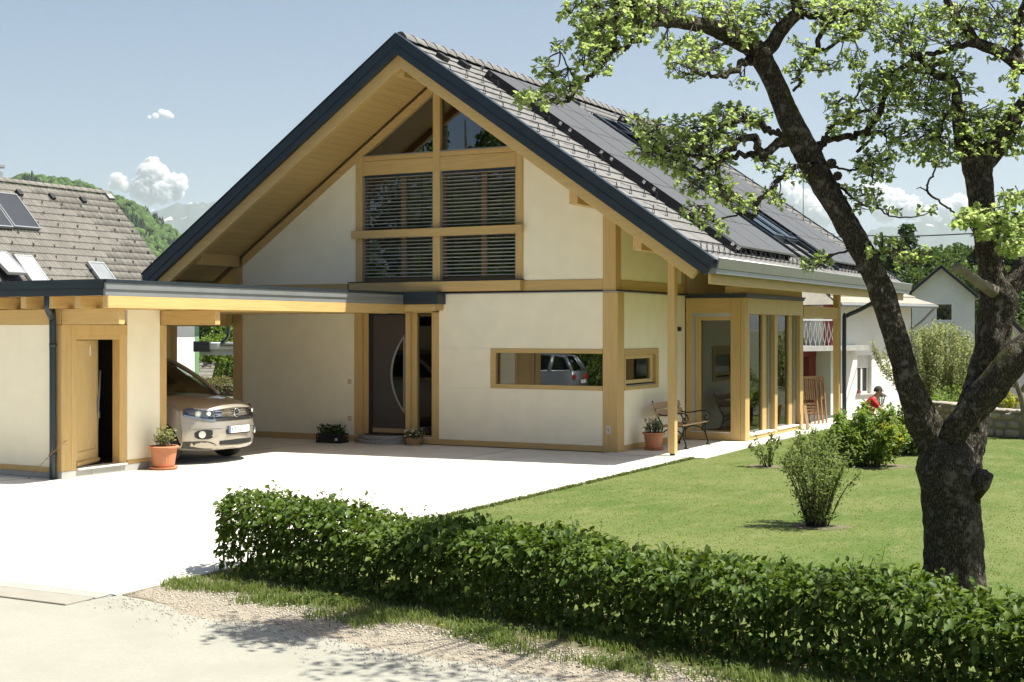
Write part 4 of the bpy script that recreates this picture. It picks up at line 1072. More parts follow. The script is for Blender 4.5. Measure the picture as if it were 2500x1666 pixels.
# black crate with seedlings
cr = empty('seedling_crate', (-5.72, -.50, 0), R(6), 'black plastic crate of seedlings standing by the doorstep', 'crate')
cm = MB().box(-.27, .27, -.16, .16, 0, .02)
for (a, b2, c, d) in ((-.27, .27, -.16, -.145), (-.27, .27, .145, .16), (-.27, -.255, -.145, .145), (.255, .27, -.145, .145)):
    cm.box(a, b2, c, d, .021, .05).box(a, b2, c, d, .08, .11).box(a, b2, c, d, .14, .175)
for x in np.linspace(-.26, .26, 9): cm.box(x-.008, x+.008, -.158, -.147, .05, .14)
cm.build('crate_body', M['black'], cr)
box('crate_label', M['white'], cr, .15, .20, -.166, -.1605, .05, .10)
n = 500; C = np.c_[rng.uniform(-.25, .25, n), rng.uniform(-.14, .14, n), rng.uniform(.12, .32, n)]
leaf_obj('seedlings', C, unit(n)+np.array([0, 0, .3]), unit(n)*.5+np.array([0, 0, 1]), rng.uniform(.04, .08, n), M['leaf_dark'], cr)
MB().box(-.25, .25, -.14, .14, .05, .12).build('soil', M['soil'], cr)
# flower basket in front of the side light
fb_ = empty('flower_bowl', (-4.02, -.26, 0), 0, 'low bowl of white flowers in front of the narrow side light', 'flower bowl')
MB().lathe([(0, .0), (.12, 0), (.17, .12), (.18, .15), (.16, .15), (0, .13)], 20).build('bowl', M['teak'], fb_)
n = 220; a = rng.uniform(0, 6.28, n); r = np.sqrt(rng.uniform(0, 1, n))*.19
C = np.c_[r*np.cos(a), r*np.sin(a), rng.uniform(.13, .27, n)]
leaf_obj('foliage', C, unit(n), unit(n)*.5+np.array([0, 0, 1]), rng.uniform(.04, .07, n), M['leaf_mid'], fb_)
leaf_obj('blossom', C[:70]+np.array([0, 0, .05]), unit(70), unit(70)*.4+np.array([0, 0, 1]), rng.uniform(.03, .05, 70), M['petal'], fb_, asp=1.0)
# thin dry plant leaning on the downpipe
dr = empty('dry_weed', (-5.86, -7.93, 0), 0, 'thin dry weed leaning against the dark carport downpipe', 'weed')
dm = MB(); base = Vector((0, 0, 0)); tip = Vector((.62, .10, .56)); dm.tube([base, tip*.5+Vector((0, 0, .02)), tip], [.005, .004, .002], 5)
for i in range(26):
    q = random.uniform(.45, 1); p = tip*q+Vector((0, 0, .02*math.sin(q*3))); d = Vector((random.uniform(-.02, .10), random.uniform(-.05, .05), random.uniform(-.02, .10)))
    dm.tube([p, p+d], [.003, .0015], 4)
dm.build('stems', M['teak'], dr)
# folded wooden chairs leaning by the bay
def folded_chair(loc, rz_, lean, lbl):
    c = empty('folding_chair', loc, rz_, lbl, 'chair', 'folded teak chairs'); 
    t = math.tan(lean)
    for s in (-.2, .2):
        MB().bar((s, 0, 0), (s, t*1.05, 1.05), .03, .05, up=(0, 1, 0)).build('back_leg', M['teak'], c, bevel=.005)
        MB().bar((s*.8, .12, 0), (s*.8, t*.7+.02, .62), .028, .045, up=(0, 1, 0)).build('front_leg', M['teak'], c, bevel=.005)
        MB().bar((s, t*.55+.05, .48), (s, t*.9+.03, .92), .03, .04, up=(0, 1, 0)).build('arm', M['teak'], c, bevel=.005)
    for k in range(7):
        x = -.15+k*.05; MB().bar((x, t*.55, .55), (x, t*1.02, 1.02), .032, .014, up=(0, 1, 0)).build('back_slat', M['teak'], c, bevel=.003)
    MB().bar((-.2, t*1.06, 1.06), (.2, t*1.06, 1.06), .03, .06).build('top_rail', M['teak'], c, bevel=.005)
    for k in range(4): MB().bar((-.19, t*.3+.05+.005*k, .25+k*.07), (.19, t*.3+.05+.005*k, .25+k*.07), .014, .05).build('seat_slat', M['teak'], c, bevel=.003)
for i, w in enumerate(('leaning in front of the other two by the bay window', 'leaning between two others beside the bay window', 'leaning behind two others, next to the far porch post')): folded_chair((1.05+.05*i, 8.75+.16*i, .012), R(35), R(12), 'folded slatted teak chair '+w)
fc = empty('chair_seat', (1.50, 7.05, .012), 0, 'short weathered wooden chair seat standing against the bay sill', 'chair seat')
for k in range(5): MB().bar((-.02, -.10+k*.045, 0), (-.10, -.10+k*.045, .52), .035, .02, up=(1, 0, 0)).build('slat', M['teak'], fc, bevel=.004)
MB().bar((-.02, -.12, .06), (-.02, .10, .06), .02, .04).build('batten', M['teak'], fc)

# ------------------------------------------------------------------ the hedge
HA, HB = Vector((1.60, -12.36, 0)), Vector((10.6, -14.15, 0))
hd = empty('clipped_hedge', HA, math.atan2((HB-HA).y, (HB-HA).x), 'low clipped hornbeam hedge along the roadside verge', 'hedge')
HL = (HB-HA).length; HW = .30
def hh_(x): return .60-.012*x+.03*math.sin(x*2.3)+.025*math.sin(x*5.1+1)
nL = 21000
lx = rng.uniform(0, HL, nL); side_ = rng.random(nL)
lz = np.empty(nL); ly = np.empty(nL)
top = np.array([hh_(x) for x in lx])
bump_ = np.array([noise.noise(Vector((x*2.2, z*3, 5))) for x, z in zip(lx, rng.uniform(0, 1, nL))])
m1 = side_ < .42; m2 = (side_ >= .42) & (side_ < .60); m3 = side_ >= .60
ly[m1] = -HW-rng.normal(0, .05, m1.sum())-.06*bump_[m1]; ly[m2] = HW+rng.normal(0, .05, m2.sum()); ly[m3] = rng.uniform(-HW, HW, m3.sum())
lz[m1] = top[m1]*np.clip(rng.beta(1.7, 1.0, m1.sum()), .10, 1.02); lz[m2] = top[m2]*rng.beta(1.6, 1.0, m2.sum())
q = m3; lz[q] = top[q]+np.abs(rng.normal(0, .035, q.sum()))-.04*rng.random(q.sum())
inner = m3 & (rng.random(nL) < .30); lz[inner] = top[inner]*rng.uniform(.25, .95, inner.sum())
endw = lx < .25; ly[endw] *= .55+lx[endw]*1.8
D = unit(nL)*.8; D[m1] += (0, -.9, -.25); D[m2] += (0, .9, -.2); D[m3] += (0, 0, .25)
Nn = unit(nL)*.55+np.array([0, -.15, 1])
leaf_obj('foliage', np.c_[lx, ly, lz], D, Nn, rng.uniform(.045, .085, nL), M['leaf_hedge'], hd, asp=.62, droop=.22)
# fresh shoots above the cut line
ns_ = 150; sm = MB(); C, D, Nn, S = [], [], [], []
for i in range(ns_):
    x = random.uniform(0, HL); y = random.uniform(-HW, HW); z = hh_(x)-.05; L_ = random.uniform(.06, .20)
    d = Vector((random.gauss(0, .35), random.gauss(0, .35), 1)).normalized(); b0 = Vector((x, y, z)); t = b0+d*(L_+.05); sm.tube([b0, t], [.003, .0015], 4)
    for k in range(5):
        C.append(b0.lerp(t, .4+.15*k)); D.append(Vector((random.gauss(0, 1), random.gauss(0, 1), .5))); Nn.append((random.gauss(0, .5), random.gauss(0, .5), 1)); S.append(random.uniform(.03, .055))
leaf_obj('new_shoots', C, D, Nn, S, M['leaf_bush'], hd)
for i in range(120):
    x = (i+.5)*HL/120+random.uniform(-.03, .03); y = random.uniform(-.12, .12)
    b0 = Vector((x, y, 0)); p1 = b0+Vector((random.gauss(0, .03), random.gauss(0, .03), .22))
    sm.tube([b0, p1, p1+Vector((random.gauss(0, .08), random.gauss(0, .1), .3))], [.011, .008, .004], 5)
    for k in range(3):
        p = b0.lerp(p1, random.uniform(.3, 1)); sm.tube([p, p+Vector((random.gauss(0, .14), random.gauss(0, .14), random.uniform(.1, .3)))], [.005, .002], 4)
sm.build('stems', M['twig'], hd)
# ------------------------------------------------------------------ grass, gravel
def blades(name, pts, hmin, hmax, per, mat, spread=.03, wide=.006, seg2=True):
    n = len(pts)*per; P = np.repeat(np.asarray(pts, float), per, 0)
    P[:, :2] += rng.normal(0, spread, (n, 2)); h = rng.uniform(hmin, hmax, n)[:, None]
    a = rng.uniform(0, 6.283, n); ld = np.c_[np.cos(a), np.sin(a), np.zeros(n)]; sd = np.c_[-np.sin(a), np.cos(a), np.zeros(n)]
    ln = rng.uniform(.15, .75, n)[:, None]
    b1 = P+sd*wide; b2 = P-sd*wide; m = P+ld*h*ln*.35+np.array([0, 0, 1])*h*.6
    t = P+ld*h*ln+np.array([0, 0, 1])*h*(1-.25*ln)
    V = np.stack([b1, b2, m+sd*wide*.8, m-sd*wide*.8, t], 1).reshape(-1, 3)
    F0 = np.array([(0, 1, 3), (0, 3, 2), (2, 3, 4)]); F = (F0[None]+(np.arange(n)*5)[:, None, None]).reshape(-1, 3)
    return tag(link_mesh(name, np_mesh(name, V, F), mat), kind='stuff')
def hedge_y(x): return HA.y+(x-HA.x)*(HB.y-HA.y)/(HB.x-HA.x)
def verge_front(x): return np.interp(x, [1.6, 1.7, 2.26, 3.3, 4.1, 4.7, 5.8, 6.7, 9, 12], [-13.0, -13.42, -13.60, -13.85, -13.92, -14.05, -14.15, -14.35, -15.0, -15.9])
pts = []
while len(pts) < 5600:
    x = random.uniform(1.62, 10.5); yf, yh = verge_front(x), hedge_y(x)
    y = random.uniform(yf-.15, yh+.15)
    nn = noise.noise(Vector((x*1.6, y*2.2, 0)))+.35*noise.noise(Vector((x*6, y*6, 3)))
    edge = (y-yf)/.5
    if nn+min(edge, 1)*.55 > random.uniform(.0, .95): pts.append((x, y, -.003))
go = blades('verge_grass', pts, .015, .075, 8, M['grass'], .035, .004); tag(go, 'rough grass growing on the verge in front of the hedge', 'grass')
# clover and low weeds
C, D, Nn, S = [], [], [], []
for (x, y, z) in random.sample(pts, 1500):
    if noise.noise(Vector((x*1.3, y*1.3, 9))) > .0:
        for k in range(4): C.append((x+random.gauss(0, .04), y+random.gauss(0, .04), random.uniform(.01, .06))); D.append((random.gauss(0, 1), random.gauss(0, 1), .2)); Nn.append((0, 0, 1)); S.append(random.uniform(.02, .04))
wd = leaf_obj('verge_weeds', C, D, Nn, S, M['leaf_mid'], None, asp=.9); tag(wd, 'low clover and weeds between the verge grass', 'weeds')
for (px_, py_) in ((821, 1453), (1078, 1528), (1283, 1490)):
    p = at(px_, py_, z=.06)
    dd = empty('dandelion', (p.x, p.y, -.003), 0, 'small yellow dandelion flower in the verge grass', 'flower', 'dandelions in the verge')
    MB().tube([(0, 0, 0), (0, 0, .06)], .002, 5).build('stem', M['leaf_mid'], dd); MB().lathe([(0, .058), (.014, .062), (.018, .07), (.010, .076), (0, .077)], 10).build('flower_head', M['leaf_yellow'], dd)
lp = []
while len(lp) < 60000:
    y = random.uniform(-12.6, 9); x = random.uniform(1.62, 13)
    if y < hedge_y(x)+.2 or x < 1.64+(.16 if y > -.4 else 0): continue
    if random.random() < (.9 if y < -4 else .6): lp.append((x, y, -.002))
lg = blades('lawn_grass', lp, .005, .012, 2, M['grass2'], .03, .004); tag(lg, 'short mown grass of the sunny lawn', 'grass')
# edge tufts along the drive
ep = [(1.60+random.gauss(0, .012), random.uniform(-12.2, -.4), -.002) for _ in range(1500)]
tag(blades('lawn_edge_grass', ep, .03, .06, 4, M['grass2'], .015, .005), 'grass fringe along the edge of the drive', 'grass')
# gravel
gv = []
oc = np.array([(1, 0, 0), (-1, 0, 0), (0, 1, 0), (0, -1, 0), (0, 0, .7), (0, 0, -.7)]); of = np.array([(0, 2, 4), (2, 1, 4), (1, 3, 4), (3, 0, 4), (2, 0, 5), (1, 2, 5), (3, 1, 5), (0, 3, 5)])
VV, FF, nb = [], [], 0
for i in range(15000):
    x = random.uniform(1.64, 10.5); yf = verge_front(x)
    y = yf+.25-abs(random.gauss(0, .38)); 
    if random.random() < .10: y = yf-.45-abs(random.gauss(0, .25))
    if x < 2.4 and y < -14.40: continue
    s = random.choice((.004, .005, .006, .009)); a = random.uniform(0, 6.28); c, sn = math.cos(a), math.sin(a)
    vv = oc*np.array([s*random.uniform(.8, 1.6), s, s*.8])*rng.uniform(.75, 1.25, (6, 1)); vv = np.c_[vv[:, 0]*c-vv[:, 1]*sn, vv[:, 0]*sn+vv[:, 1]*c, vv[:, 2]]
    VV.append(vv+np.array([x, y, .000])); FF.append(of+nb); nb += 6
M['gravel'] = pm('gravel_stone', (.46, .42, .35), .9, .2, 30, rand=.25)
tag(link_mesh('gravel', np_mesh('gravel', np.concatenate(VV), np.concatenate(FF)), M['gravel']), 'loose pale gravel between the verge and the road', 'gravel', kind='stuff')
def jag(x, k): return .13*noise.noise(Vector((x*1.3, k, 0)))+.07*noise.noise(Vector((x*5, k, 3)))+.05*noise.noise(Vector((x*17, k, 5)))
gpts = [(x, float(verge_front(x))+.10+jag(x, 0)) for x in np.linspace(1.63, 12, 260)]
gp2 = [(x, float(verge_front(x))-.50+1.3*jag(x, 8)) for x in np.linspace(12, 2.2, 260)]+[(1.9, -14.38), (1.63, -14.36)]
rowsg = [(0, -.0115), (.06, -.005), (.2, -.0035), (.8, -.0035), (.93, -.0065), (1, -.0125)]
xsg = np.linspace(1.63, 12, 260); V = []
for f_, z_ in rowsg:
    for x in xsg:
        ya = float(verge_front(x))+.10+jag(x, 0); yb_ = float(verge_front(x))-.50+1.3*jag(x, 8)
        if x < 2.3: yb_ = max(yb_, -14.38)
        V.append((x, ya+(yb_-ya)*f_+(.03*noise.noise(Vector((x*23, f_*9, 1))) if 0 < f_ < 1 else 0), z_))
ng = len(xsg); Fg = [(j*ng+i, (j+1)*ng+i, (j+1)*ng+i+1, j*ng+i+1) for j in range(5) for i in range(ng-1)]
tag(link_mesh('gravel_strip', np_mesh('gravel_strip', V, Fg), M['gravelbed'], smooth=True), kind='structure')
n = 260; lx_ = rng.uniform(-9, 1.5, n); ly_ = rng.uniform(-13.6, -2.5, n)
lt_ = leaf_obj('leaf_litter', np.c_[lx_, ly_, np.full(n, .004)], np.c_[rng.normal(size=(n, 2)), np.zeros(n)], np.c_[rng.normal(0, .2, (n, 2)), np.ones(n)], rng.uniform(.012, .035, n), M['leaf_red'], None); tag(lt_, 'scattered dry leaf bits lying on the pale drive', 'leaf litter')
# ------------------------------------------------------------------ the old fruit tree
TB = at(2328, 1450, z=0); D0 = (TB-CAM).dot(FW)
tree = empty('old_fruit_tree', TB, 0, 'old gnarled fruit tree with forked dark trunk and young leaves', 'tree')
PX = D0/FPX
LIMBS = [  # (px, py, depth offset, width in px)
 [(2332,1475,0,185),(2330,1440,0,162),(2328,1380,0,150),(2326,1300,0,146),(2322,1200,0,148),(2316,1135,.02,160),(2312,1095,.05,125),(2312,1060,.10,70)],
 [(2330,1180,.05,120),(2290,1100,.03,110),(2262,1045,.0,96),(2243,1000,-.05,84),(2219,940,-.1,72),(2200,870,-.1,66),(2182,810,-.1,66),(2165,750,-.1,66),(2148,703,-.1,68),(2130,660,-.1,66),(2112,625,-.1,64),(2073,560,-.05,64),(2030,482,0,66),(1990,410,.05,72),(1957,348,.05,72),(1917,268,.1,62),(1893,205,.1,58),(1868,158,.1,58),(1840,118,.1,62),(1790,88,.05,54),(1740,68,0,46),(1690,57,0,42),(1640,50,-.05,40),(1600,52,-.05,30)],
 [(1600,52,-.05,24),(1580,66,-.08,17),(1555,90,-.1,15),(1529,116,-.12,14),(1497,126,-.15,12),(1470,158,-.18,12),(1440,190,-.2,11),(1408,206,-.2,11),(1397,228,-.22,9),(1375,247,-.25,8),(1350,247,-.25,6),(1300,243,-.3,4)],
 [(1640,50,-.05,36),(1590,28,-.1,34),(1540,8,-.15,30),(1480,-20,-.2,24),(1430,-50,-.2,16),(1380,-90,-.2,8),(1340,-110,-.2,4)],
 [(1410,205,-.2,6),(1395,180,-.2,5),(1375,140,-.2,4),(1360,112,-.2,3)], [(1397,215,-.2,6),(1370,200,-.25,5),(1345,178,-.25,4),(1325,155,-.3,3)],
 [(1497,126,-.15,7),(1478,118,-.2,5),(1450,120,-.22,4)], [(1500,40,-.1,7),(1470,35,-.15,6),(1440,75,-.2,4),(1430,110,-.2,3)], [(1425,-5,-.2,5),(1400,25,-.2,4),(1375,45,-.2,3)],
 [(1850,130,.1,52),(1880,112,.05,44),(1905,75,0,40),(1930,48,0,38),(1947,30,0,32),(1938,-5,0,22),(1930,-40,0,18),(1925,-120,0,10),(1930,-200,0,5)],
 [(1945,35,0,24),(1985,38,-.05,16),(2030,40,-.1,14),(2080,25,-.1,12),(2150,10,-.1,8)],
 [(1835,150,.1,26),(1815,150,.0,17),(1795,165,-.1,15),(1770,182,-.15,13),(1740,188,-.2,10),(1700,180,-.25,7),(1665,178,-.3,4)],
 [(1790,105,.05,12),(1770,107,0,8),(1745,117,-.1,7),(1715,136,-.15,5),(1680,146,-.2,4)], [(1795,168,-.1,6),(1815,190,-.15,5),(1840,208,-.2,3)],
 [(1925,335,.05,22),(1900,327,0,15),(1878,321,-.05,15),(1858,306,-.1,17),(1840,298,-.1,16),(1801,297,-.15,12),(1769,305,-.2,10),(1747,322,-.2,8),(1720,330,-.25,5)],
 [(1930,345,.05,36),(1900,350,0,26),(1872,368,-.05,25),(1856,378,-.08,24),(1848,350,-.12,20),(1838,338,-.15,20),(1815,340,-.15,17),(1788,362,-.2,16),(1763,375,-.2,15),(1741,398,-.25,12),(1714,420,-.25,8),(1690,428,-.3,5)],
 [(1856,378,-.08,18),(1823,374,-.1,15),(1774,386,-.15,15),(1740,388,-.2,12),(1706,382,-.2,10),(1670,368,-.25,8),(1623,368,-.25,6),(1604,357,-.3,5),(1582,330,-.3,4),(1560,297,-.3,3),(1548,272,-.3,2)],
 [(1740,340,-.3,11),(1715,360,-.25,13),(1697,372,-.22,12)], [(1604,357,-.3,4),(1570,372,-.3,3),(1535,379,-.3,2)], [(1823,374,-.1,9),(1850,388,-.1,8),(1880,398,-.1,5),(1905,410,-.1,3)],
 [(2000,405,.0,22),(1970,403,-.1,16),(1945,407,-.15,14),(1922,420,-.2,13),(1905,437,-.2,12),(1885,462,-.25,12),(1862,480,-.25,12),(1850,502,-.25,12),(1834,526,-.25,13),(1802,522,-.3,6),(1752,541,-.3,5),(1714,516,-.3,3)],
 [(1752,541,-.3,4),(1749,556,-.3,3)], [(1741,398,-.25,9),(1756,430,-.25,8),(1758,470,-.25,5),(1780,490,-.25,3)],
 [(1935,222,.05,9),(1955,200,0,8),(1946,190,0,8),(1960,162,0,9),(1973,138,0,11),(1996,122,0,14),(1998,97,0,14),(2015,70,0,14),(2032,50,0,13),(2060,20,0,10)],
 [(1996,122,0,11),(2020,120,0,10),(2049,99,0,10),(2083,79,0,9),(2105,52,0,7)], [(1975,150,0,6),(1985,172,0,5),(2010,175,0,3)],
 [(1985,370,.05,26),(2005,352,.05,20),(2021,339,.05,19),(2062,334,.1,17),(2100,328,.1,17),(2118,318,.1,17),(2134,298,.1,16),(2148,270,.15,15),(2156,250,.15,14),(2167,222,.2,13),(2185,200,.2,11),(2230,160,.2,10)],
 [(2105,328,.1,13),(2144,324,.1,11),(2165,335,.1,7)], [(2003,357,.05,14),(2012,340,.0,11),(2021,324,0,10),(2040,298,0,10),(2062,297,0,9),(2090,277,0,7),(2130,268,0,4)],
 [(2088,276,0,5),(2082,255,0,5),(2098,217,0,5),(2095,200,0,3)], [(2040,296,0,6),(2045,265,0,4),(2040,235,0,3)],
 [(2135,335,.1,8),(2110,355,.1,9),(2092,372,.1,9)], [(2020,395,0,12),(2050,411,-.05,7),(2088,415,-.1,6),(2120,405,-.1,4),(2150,395,-.1,3)],
 [(2045,450,0,10),(2075,478,-.1,6),(2116,503,-.15,5),(2150,512,-.15,5),(2170,527,-.15,4),(2203,532,-.2,4),(2254,526,-.2,3),(2290,511,-.2,2)],
 [(2330,1170,0,120),(2350,1085,.08,110),(2375,1010,.1,92),(2395,950,.12,80),(2412,880,.12,84),(2424,830,.12,84),(2432,770,.12,84),(2438,725,.12,92),(2428,690,.1,76),(2420,650,.08,64),(2410,580,.05,60),(2398,503,.05,62),(2390,450,.05,66),(2385,400,.05,74),(2385,370,.05,80)],
 [(2370,395,.05,50),(2352,350,.05,42),(2342,300,.05,34),(2337,255,.05,28),(2334,215,.05,25),(2315,190,.05,24),(2290,185,.05,22),(2268,168,.05,18),(2240,142,.05,15),(2205,165,.05,11),(2160,185,.05,8)],
 [(2395,395,.05,66),(2425,365,.05,58),(2450,330,0,50),(2475,295,0,44),(2500,255,0,40),(2545,200,-.05,36),(2590,140,-.05,28),(2650,60,-.05,12),(2690,0,-.05,4)],
 [(2440,715,.12,66),(2470,695,.15,62),(2500,665,.2,58),(2540,610,.25,52),(2580,540,.3,44),(2620,460,.35,30),(2650,380,.4,16),(2680,300,.4,5)],
 [(2318,1070,-.08,64),(2345,1035,-.14,70),(2372,1005,-.18,74),(2412,958,-.24,78),(2452,905,-.3,78),(2500,857,-.34,72),(2560,812,-.4,66),(2620,775,-.4,56),(2720,700,-.4,32),(2800,600,-.4,15),(2850,520,-.4,4)],
 [(2545,200,-.05,40),(2520,170,-.08,40),(2490,160,-.1,36),(2458,138,-.12,32),(2430,122,-.15,29),(2400,112,-.15,28),(2378,98,-.15,26),(2364,74,-.2,26),(2343,51,-.2,23),(2322,20,-.2,18),(2305,-20,-.2,14),(2290,-80,-.2,6)],
 [(2385,105,-.15,20),(2345,113,-.15,16),(2305,124,-.15,14),(2262,132,-.15,11),(2228,136,-.15,9)], [(2490,160,-.1,26),(2488,110,-.1,24),(2486,60,-.1,22),(2500,10,-.1,20),(2510,-80,-.1,13),(2520,-160,-.1,7)],
 [(2289,385,-.2,5),(2282,420,-.2,5),(2268,445,-.2,6),(2264,468,-.2,7),(2290,490,-.2,6),(2318,510,-.2,6),(2335,524,-.2,4)], [(2510,520,-.5,8),(2475,522,-.5,6),(2462,505,-.5,5),(2432,508,-.5,4),(2395,520,-.5,4),(2350,545,-.5,3)],
 [(2264,468,-.2,4),(2250,458,-.2,3),(2238,462,-.2,2)], [(2340,255,.05,10),(2305,290,0,8),(2300,320,0,8),(2288,335,0,5)], [(1975,655,-.3,3),(2000,645,-.3,4),(2030,625,-.2,5),(2080,610,-.1,7)],
 [(2485,545,-.5,5),(2490,590,-.5,4)],
 [(2105,650,-.1,16),(2150,622,-.15,9),(2190,612,-.2,6),(2250,622,-.2,4)],
]
def lean(px, py):
    lim = 190+130*smooth(1560, 1420, px)
    return -1.6*smooth(1900, 1500, px)*smooth(lim+50, lim-30, py)
def tp(px, py, dd): return at(px, py, d=D0+dd+lean(px, py))-TB
big = MB(); thin = MB(); samp = []
for li, L_ in enumerate(LIMBS):
    S_ = spline(L_, 8 if L_[0][3] > 60 else 5)
    pts = [tp(a, b, c) for a, b, c, w in S_]; rad = [max(.0035, (.86 if w > 30 and a < 2300 else .95)*w*PX/2*(D0+c+lean(a, b))/D0) for a, b, c, w in S_]
    mx = max(w for a, b, c, w in L_)
    if mx < 40:   # gnarl
        for i in range(1, len(pts)-1): jw = .012 if mx > 14 else .0035; pts[i] = pts[i]+Vector((random.gauss(0, jw), random.gauss(0, jw*1.5), random.gauss(0, jw)))
    n = 40 if mx > 100 else (26 if mx > 40 else (12 if mx > 14 else 6))
    if mx > 40:
        # resample densely so bark relief has points
        D_ = np.array([list(p)+[r] for p, r in zip(pts, rad)]); D_ = spline(D_, 3)
        pts = [Vector(r[:3]) for r in D_]; rad = [r[3] for r in D_]
    (big if mx > 20 else thin).tube(pts, rad, n, True, .08 if li == 0 else (.14 if mx > 40 else .20), li*3.1, 6)
    for p, r in zip(pts, rad):
        if r < .08: samp.append(p)
big.build('trunk', M['bark'], tree, smooth=True); tag(thin.build('branches', M['bark'], tree, smooth=True), kind='stuff')
# broken stubs
MB().tube([tp(*q) for q in ((2425,712,-.05), (2395,692,-.2), (2360,668,-.32), (2334,652,-.40))], [.055, .040, .034, .038], 14, True, .2, 5).build('broken_stub', M['deadwood'], tree, smooth=True)
MB().tube([tp(*q) for q in ((2375,1215,-.12), (2395,1180,-.22), (2408,1155,-.26))], [.06, .07, .062], 14, True, .35, 9).build('cut_stub', M['bark'], tree, smooth=True)
for q in ((2105, 655, .05), (2045, 430, .04), (2235, 935, .05), (2030, 400, .045), (1868, 130, .05)):
    p = tp(q[0], q[1], -.12); MB().lathe([(0, -q[2]), (q[2]*.7, -q[2]*.7), (q[2], 0), (q[2]*.75, q[2]*.7), (0, q[2])], 10, p).build('burr', M['bark'], tree, smooth=True)
samp = np.array([list(p) for p in samp])
EL_ = '''1290 245 32 16;1335 238 42 22;1322 158 20 14;1362 112 20 14;1350 195 35 22;1395 205 28 32;1422 95 26 26;1432 140 35 25;1462 60 60 45;1495 80 70 45;1545 45 60 42;1480 172 30 12;1378 38 18 20;1400 15 20 12;1600 20 60 25;1660 22 55 28;1500 18 80 22;1560 75 35 28;1465 120 40 30
1632 115 28 24;1690 118 45 22;1722 150 38 28;1662 165 34 24;1680 188 28 12;1822 205 32 10;1742 128 38 22;1700 95 30 14;1750 165 25 12
1790 38 55 32;1830 62 48 30;1862 28 38 28;1762 18 60 22;1898 35 16 12;1720 20 40 18;1815 95 40 18
1960 18 55 22;2020 20 65 28;2080 25 65 32;2140 30 60 32;2000 62 28 18;2060 72 55 28;1950 108 24 18;1960 158 28 16;2002 165 33 16;1938 172 18 14;1985 138 28 18;2032 160 28 12;1950 192 18 12;2110 75 40 25
1560 298 22 28;1590 328 36 36;1602 370 50 28;1558 376 28 13;1642 350 50 32;1652 302 30 16;1702 318 50 32;1742 300 46 24;1772 276 42 22;1812 290 42 22;1852 288 33 20;1690 360 55 28;1742 350 48 28;1782 335 38 20;1642 400 46 22;1600 402 22 14;1692 440 45 20;1660 420 28 14;1752 440 28 28;1762 466 32 28;1792 490 38 22;1832 500 26 18;1700 520 36 22;1722 540 28 18;1760 560 18 14;1802 510 18 10;1750 400 38 18;1862 395 32 16;1892 410 36 18;1940 430 22 13;1882 480 22 18;1902 500 22 10;1962 440 18 10;1790 264 30 12;1700 470 35 16
2040 258 36 28;2062 290 36 18;2040 310 24 16;2092 290 38 22;2112 250 28 18;2132 210 38 32;2162 190 42 32;2100 182 24 28;2086 142 36 18;2200 190 48 38;2240 212 48 38;2192 240 42 28;2252 260 48 38;2290 202 38 28;2302 242 38 36;2152 270 38 22;2172 310 38 22;2112 340 22 13;2132 390 38 28;2162 410 33 28;2102 400 28 22;2192 370 38 22;2232 330 48 28;2272 340 48 32;2302 360 38 22;2242 380 38 18;2122 430 33 20;2092 470 33 22;2112 500 28 18;2132 480 22 22;2180 515 22 9;2262 512 28 9
2180 90 55 38;2240 60 55 38;2300 40 55 32;2350 30 55 28;2420 30 55 28;2472 50 38 38;2300 90 55 28;2390 70 48 22;2442 90 48 28;2222 120 38 18;2322 150 46 22;2282 160 38 22;2342 190 32 22;2472 200 28 18;2490 172 22 18;2432 140 28 10;2372 225 26 10;2372 262 22 9
2342 290 64 33;2402 290 64 38;2452 310 55 38;2482 280 38 33;2402 340 64 33;2462 360 46 22;2352 350 46 28;2482 340 28 28;2292 390 36 18;2332 380 28 18;2252 386 22 13
2130 610 18 18;2160 590 26 18;2190 612 36 22;2222 640 36 22;2252 622 26 18
2640 120 60 50;2700 650 70 60;2780 580 60 60;2640 400 60 60;2680 320 50 50;1370 -60 50 40;1440 -50 60 40;1925 -110 60 50;1960 -50 60 40;2515 -100 60 60;2290 -70 60 50;2580 250 50 50;2560 520 50 50;2830 530 50 50;2670 40 50 45
1990 642 36 13;1962 655 18 7;2002 625 22 13'''
FR_ = '2360 535 33 16;2402 525 42 22;2432 550 42 28;2472 490 33 18;2482 540 33 22;2472 600 33 22;2490 580 22 18;2342 545 18 13;2402 570 22 13'
tw = MB(); C, Dd, Nn, S_ = [], [], [], []
